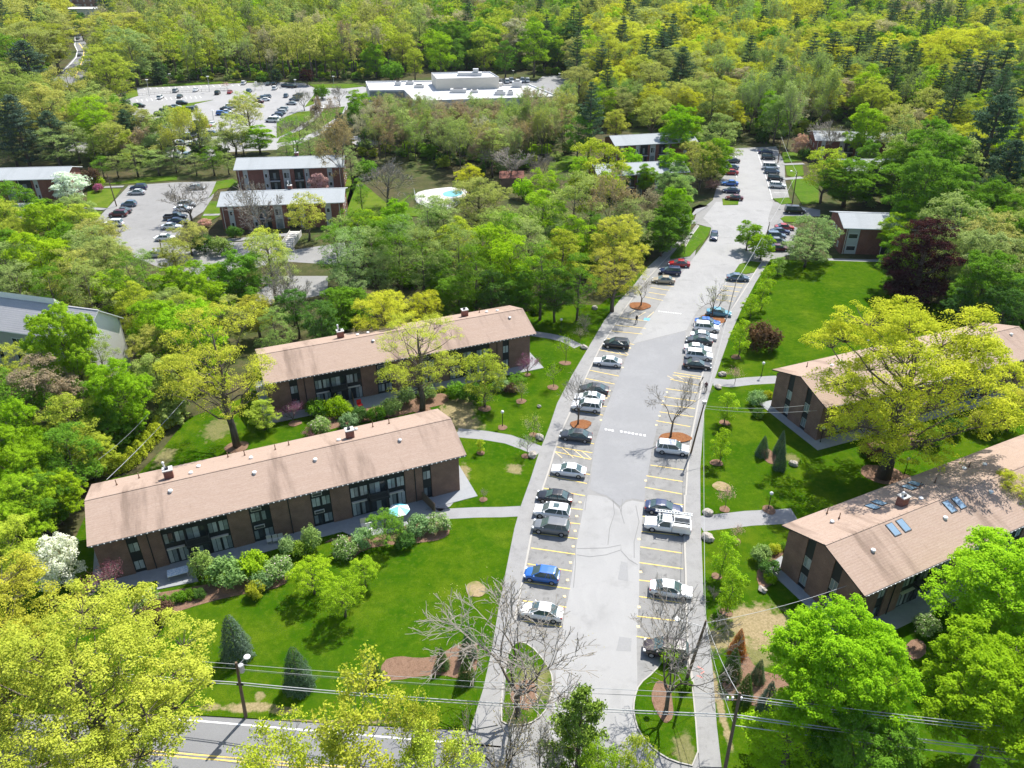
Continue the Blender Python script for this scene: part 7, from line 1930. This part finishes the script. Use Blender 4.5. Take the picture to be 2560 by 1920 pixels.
# ------------------------------------------------------------------ labels for what stands in numbers
ORD = 'first second third fourth fifth sixth seventh eighth ninth tenth eleventh twelfth thirteenth fourteenth fifteenth sixteenth seventeenth eighteenth nineteenth twentieth'.split()
def ordn(i):
    if i < 20: return ORD[i]
    tens = ['twenty', 'thirty', 'forty', 'fifty', 'sixty', 'seventy', 'eighty', 'ninety'][(i + 1) // 10 - 2]; u = (i + 1) % 10
    return tens[:-1] + 'ieth' if u == 0 else tens + '-' + ORD[u - 1]
cls = {}
for r in REG: cls.setdefault((r[1], r[2], r[3]), []).append(r)
for (c, k, z), L in cls.items():
    L.sort(key=lambda r: r[4][0])
    for i, r in enumerate(L):
        r[0]['label'] = f'{c} {k} {z}' + ('' if len(L) == 1 else f', {ordn(i)} from the left')
        if 'group' not in r[0] and len(L) > 1: r[0]['group'] = 'trees ' + z
cls = {}
for r in CREG: cls.setdefault((r[1], r[2], r[3]), []).append(r)
for (c, k, z), L in cls.items():
    L.sort(key=lambda r: r[4][0])
    for i, r in enumerate(L): r[0]['label'] = f'{c} {k} {z}'.strip() + ('' if len(L) == 1 else f', {ordn(i)} from the left')

# ------------------------------------------------------------------ light, sky, camera
HAZE = .00004
EL = math.radians(56); toS = (.52, .854); AZ = math.atan2(toS[0], toS[1])     # compass angle from +Y towards +X
sun = bpy.data.lights.new('sun', 'SUN'); sun.energy = 4.6; sun.angle = math.radians(.53); sun.color = (1, .965, .90)
so_ = bpy.data.objects.new('sun', sun); COL.objects.link(so_)
sv = Vector((math.sin(AZ) * math.cos(EL), math.cos(AZ) * math.cos(EL), math.sin(EL))); so_.rotation_euler = sv.to_track_quat('Z', 'Y').to_euler(); so_.location = (60, 80, 150)
w = bpy.data.worlds.new('World'); S.world = w; w.use_nodes = True; nt = w.node_tree; nt.nodes.clear()
sky = nt.nodes.new('ShaderNodeTexSky'); sky.sky_type = 'NISHITA'; sky.sun_disc = False; sky.sun_elevation = EL; sky.sun_rotation = AZ; sky.air_density = 1.0; sky.dust_density = 1.2; sky.ozone_density = 1.5
bg = nt.nodes.new('ShaderNodeBackground'); bg.inputs['Strength'].default_value = .125; ow = nt.nodes.new('ShaderNodeOutputWorld')
nt.links.new(sky.outputs[0], bg.inputs[0]); nt.links.new(bg.outputs[0], ow.inputs[0])
hz = MB(); hz.box(-2600, -60, -1.2, 2600, 2600, 70); hzo = hz.build('haze', 'white'); hzo.data.materials.clear()
hm, hnt, hN, hL = nodes('haze'); pv = hN.new('ShaderNodeVolumePrincipled'); pv.inputs['Color'].default_value = (.80, .88, 1, 1); pv.inputs['Density'].default_value = HAZE; ho = hN.new('ShaderNodeOutputMaterial'); hL.new(pv.outputs[0], ho.inputs['Volume']); hzo.data.materials.append(hm); tag(hzo, 'thin pale haze over the whole valley', 'haze', kind='stuff')
cam = bpy.data.cameras.new('camera'); cam.sensor_width = 36; cam.sensor_fit = 'HORIZONTAL'; cam.lens = 36 * F / 2560; cam.clip_end = 12000; cam.clip_start = .5
co = bpy.data.objects.new('camera', cam); COL.objects.link(co); co.location = (0, 0, CAMH); co.rotation_euler = (math.pi / 2 - PITCH, 0, 0); S.camera = co
S.view_settings.view_transform = 'Standard'; S.view_settings.look = 'None'; S.view_settings.gamma = 1; S.view_settings.exposure = .72
S.render.engine = 'CYCLES'; S.cycles.max_bounces = 6; S.cycles.diffuse_bounces = 3; S.cycles.glossy_bounces = 2; S.cycles.transmission_bounces = 3; S.cycles.transparent_max_bounces = 4
S.cycles.use_denoising = True; S.cycles.sample_clamp_indirect = 6; S.cycles.use_adaptive_sampling = True; S.cycles.adaptive_threshold = .02
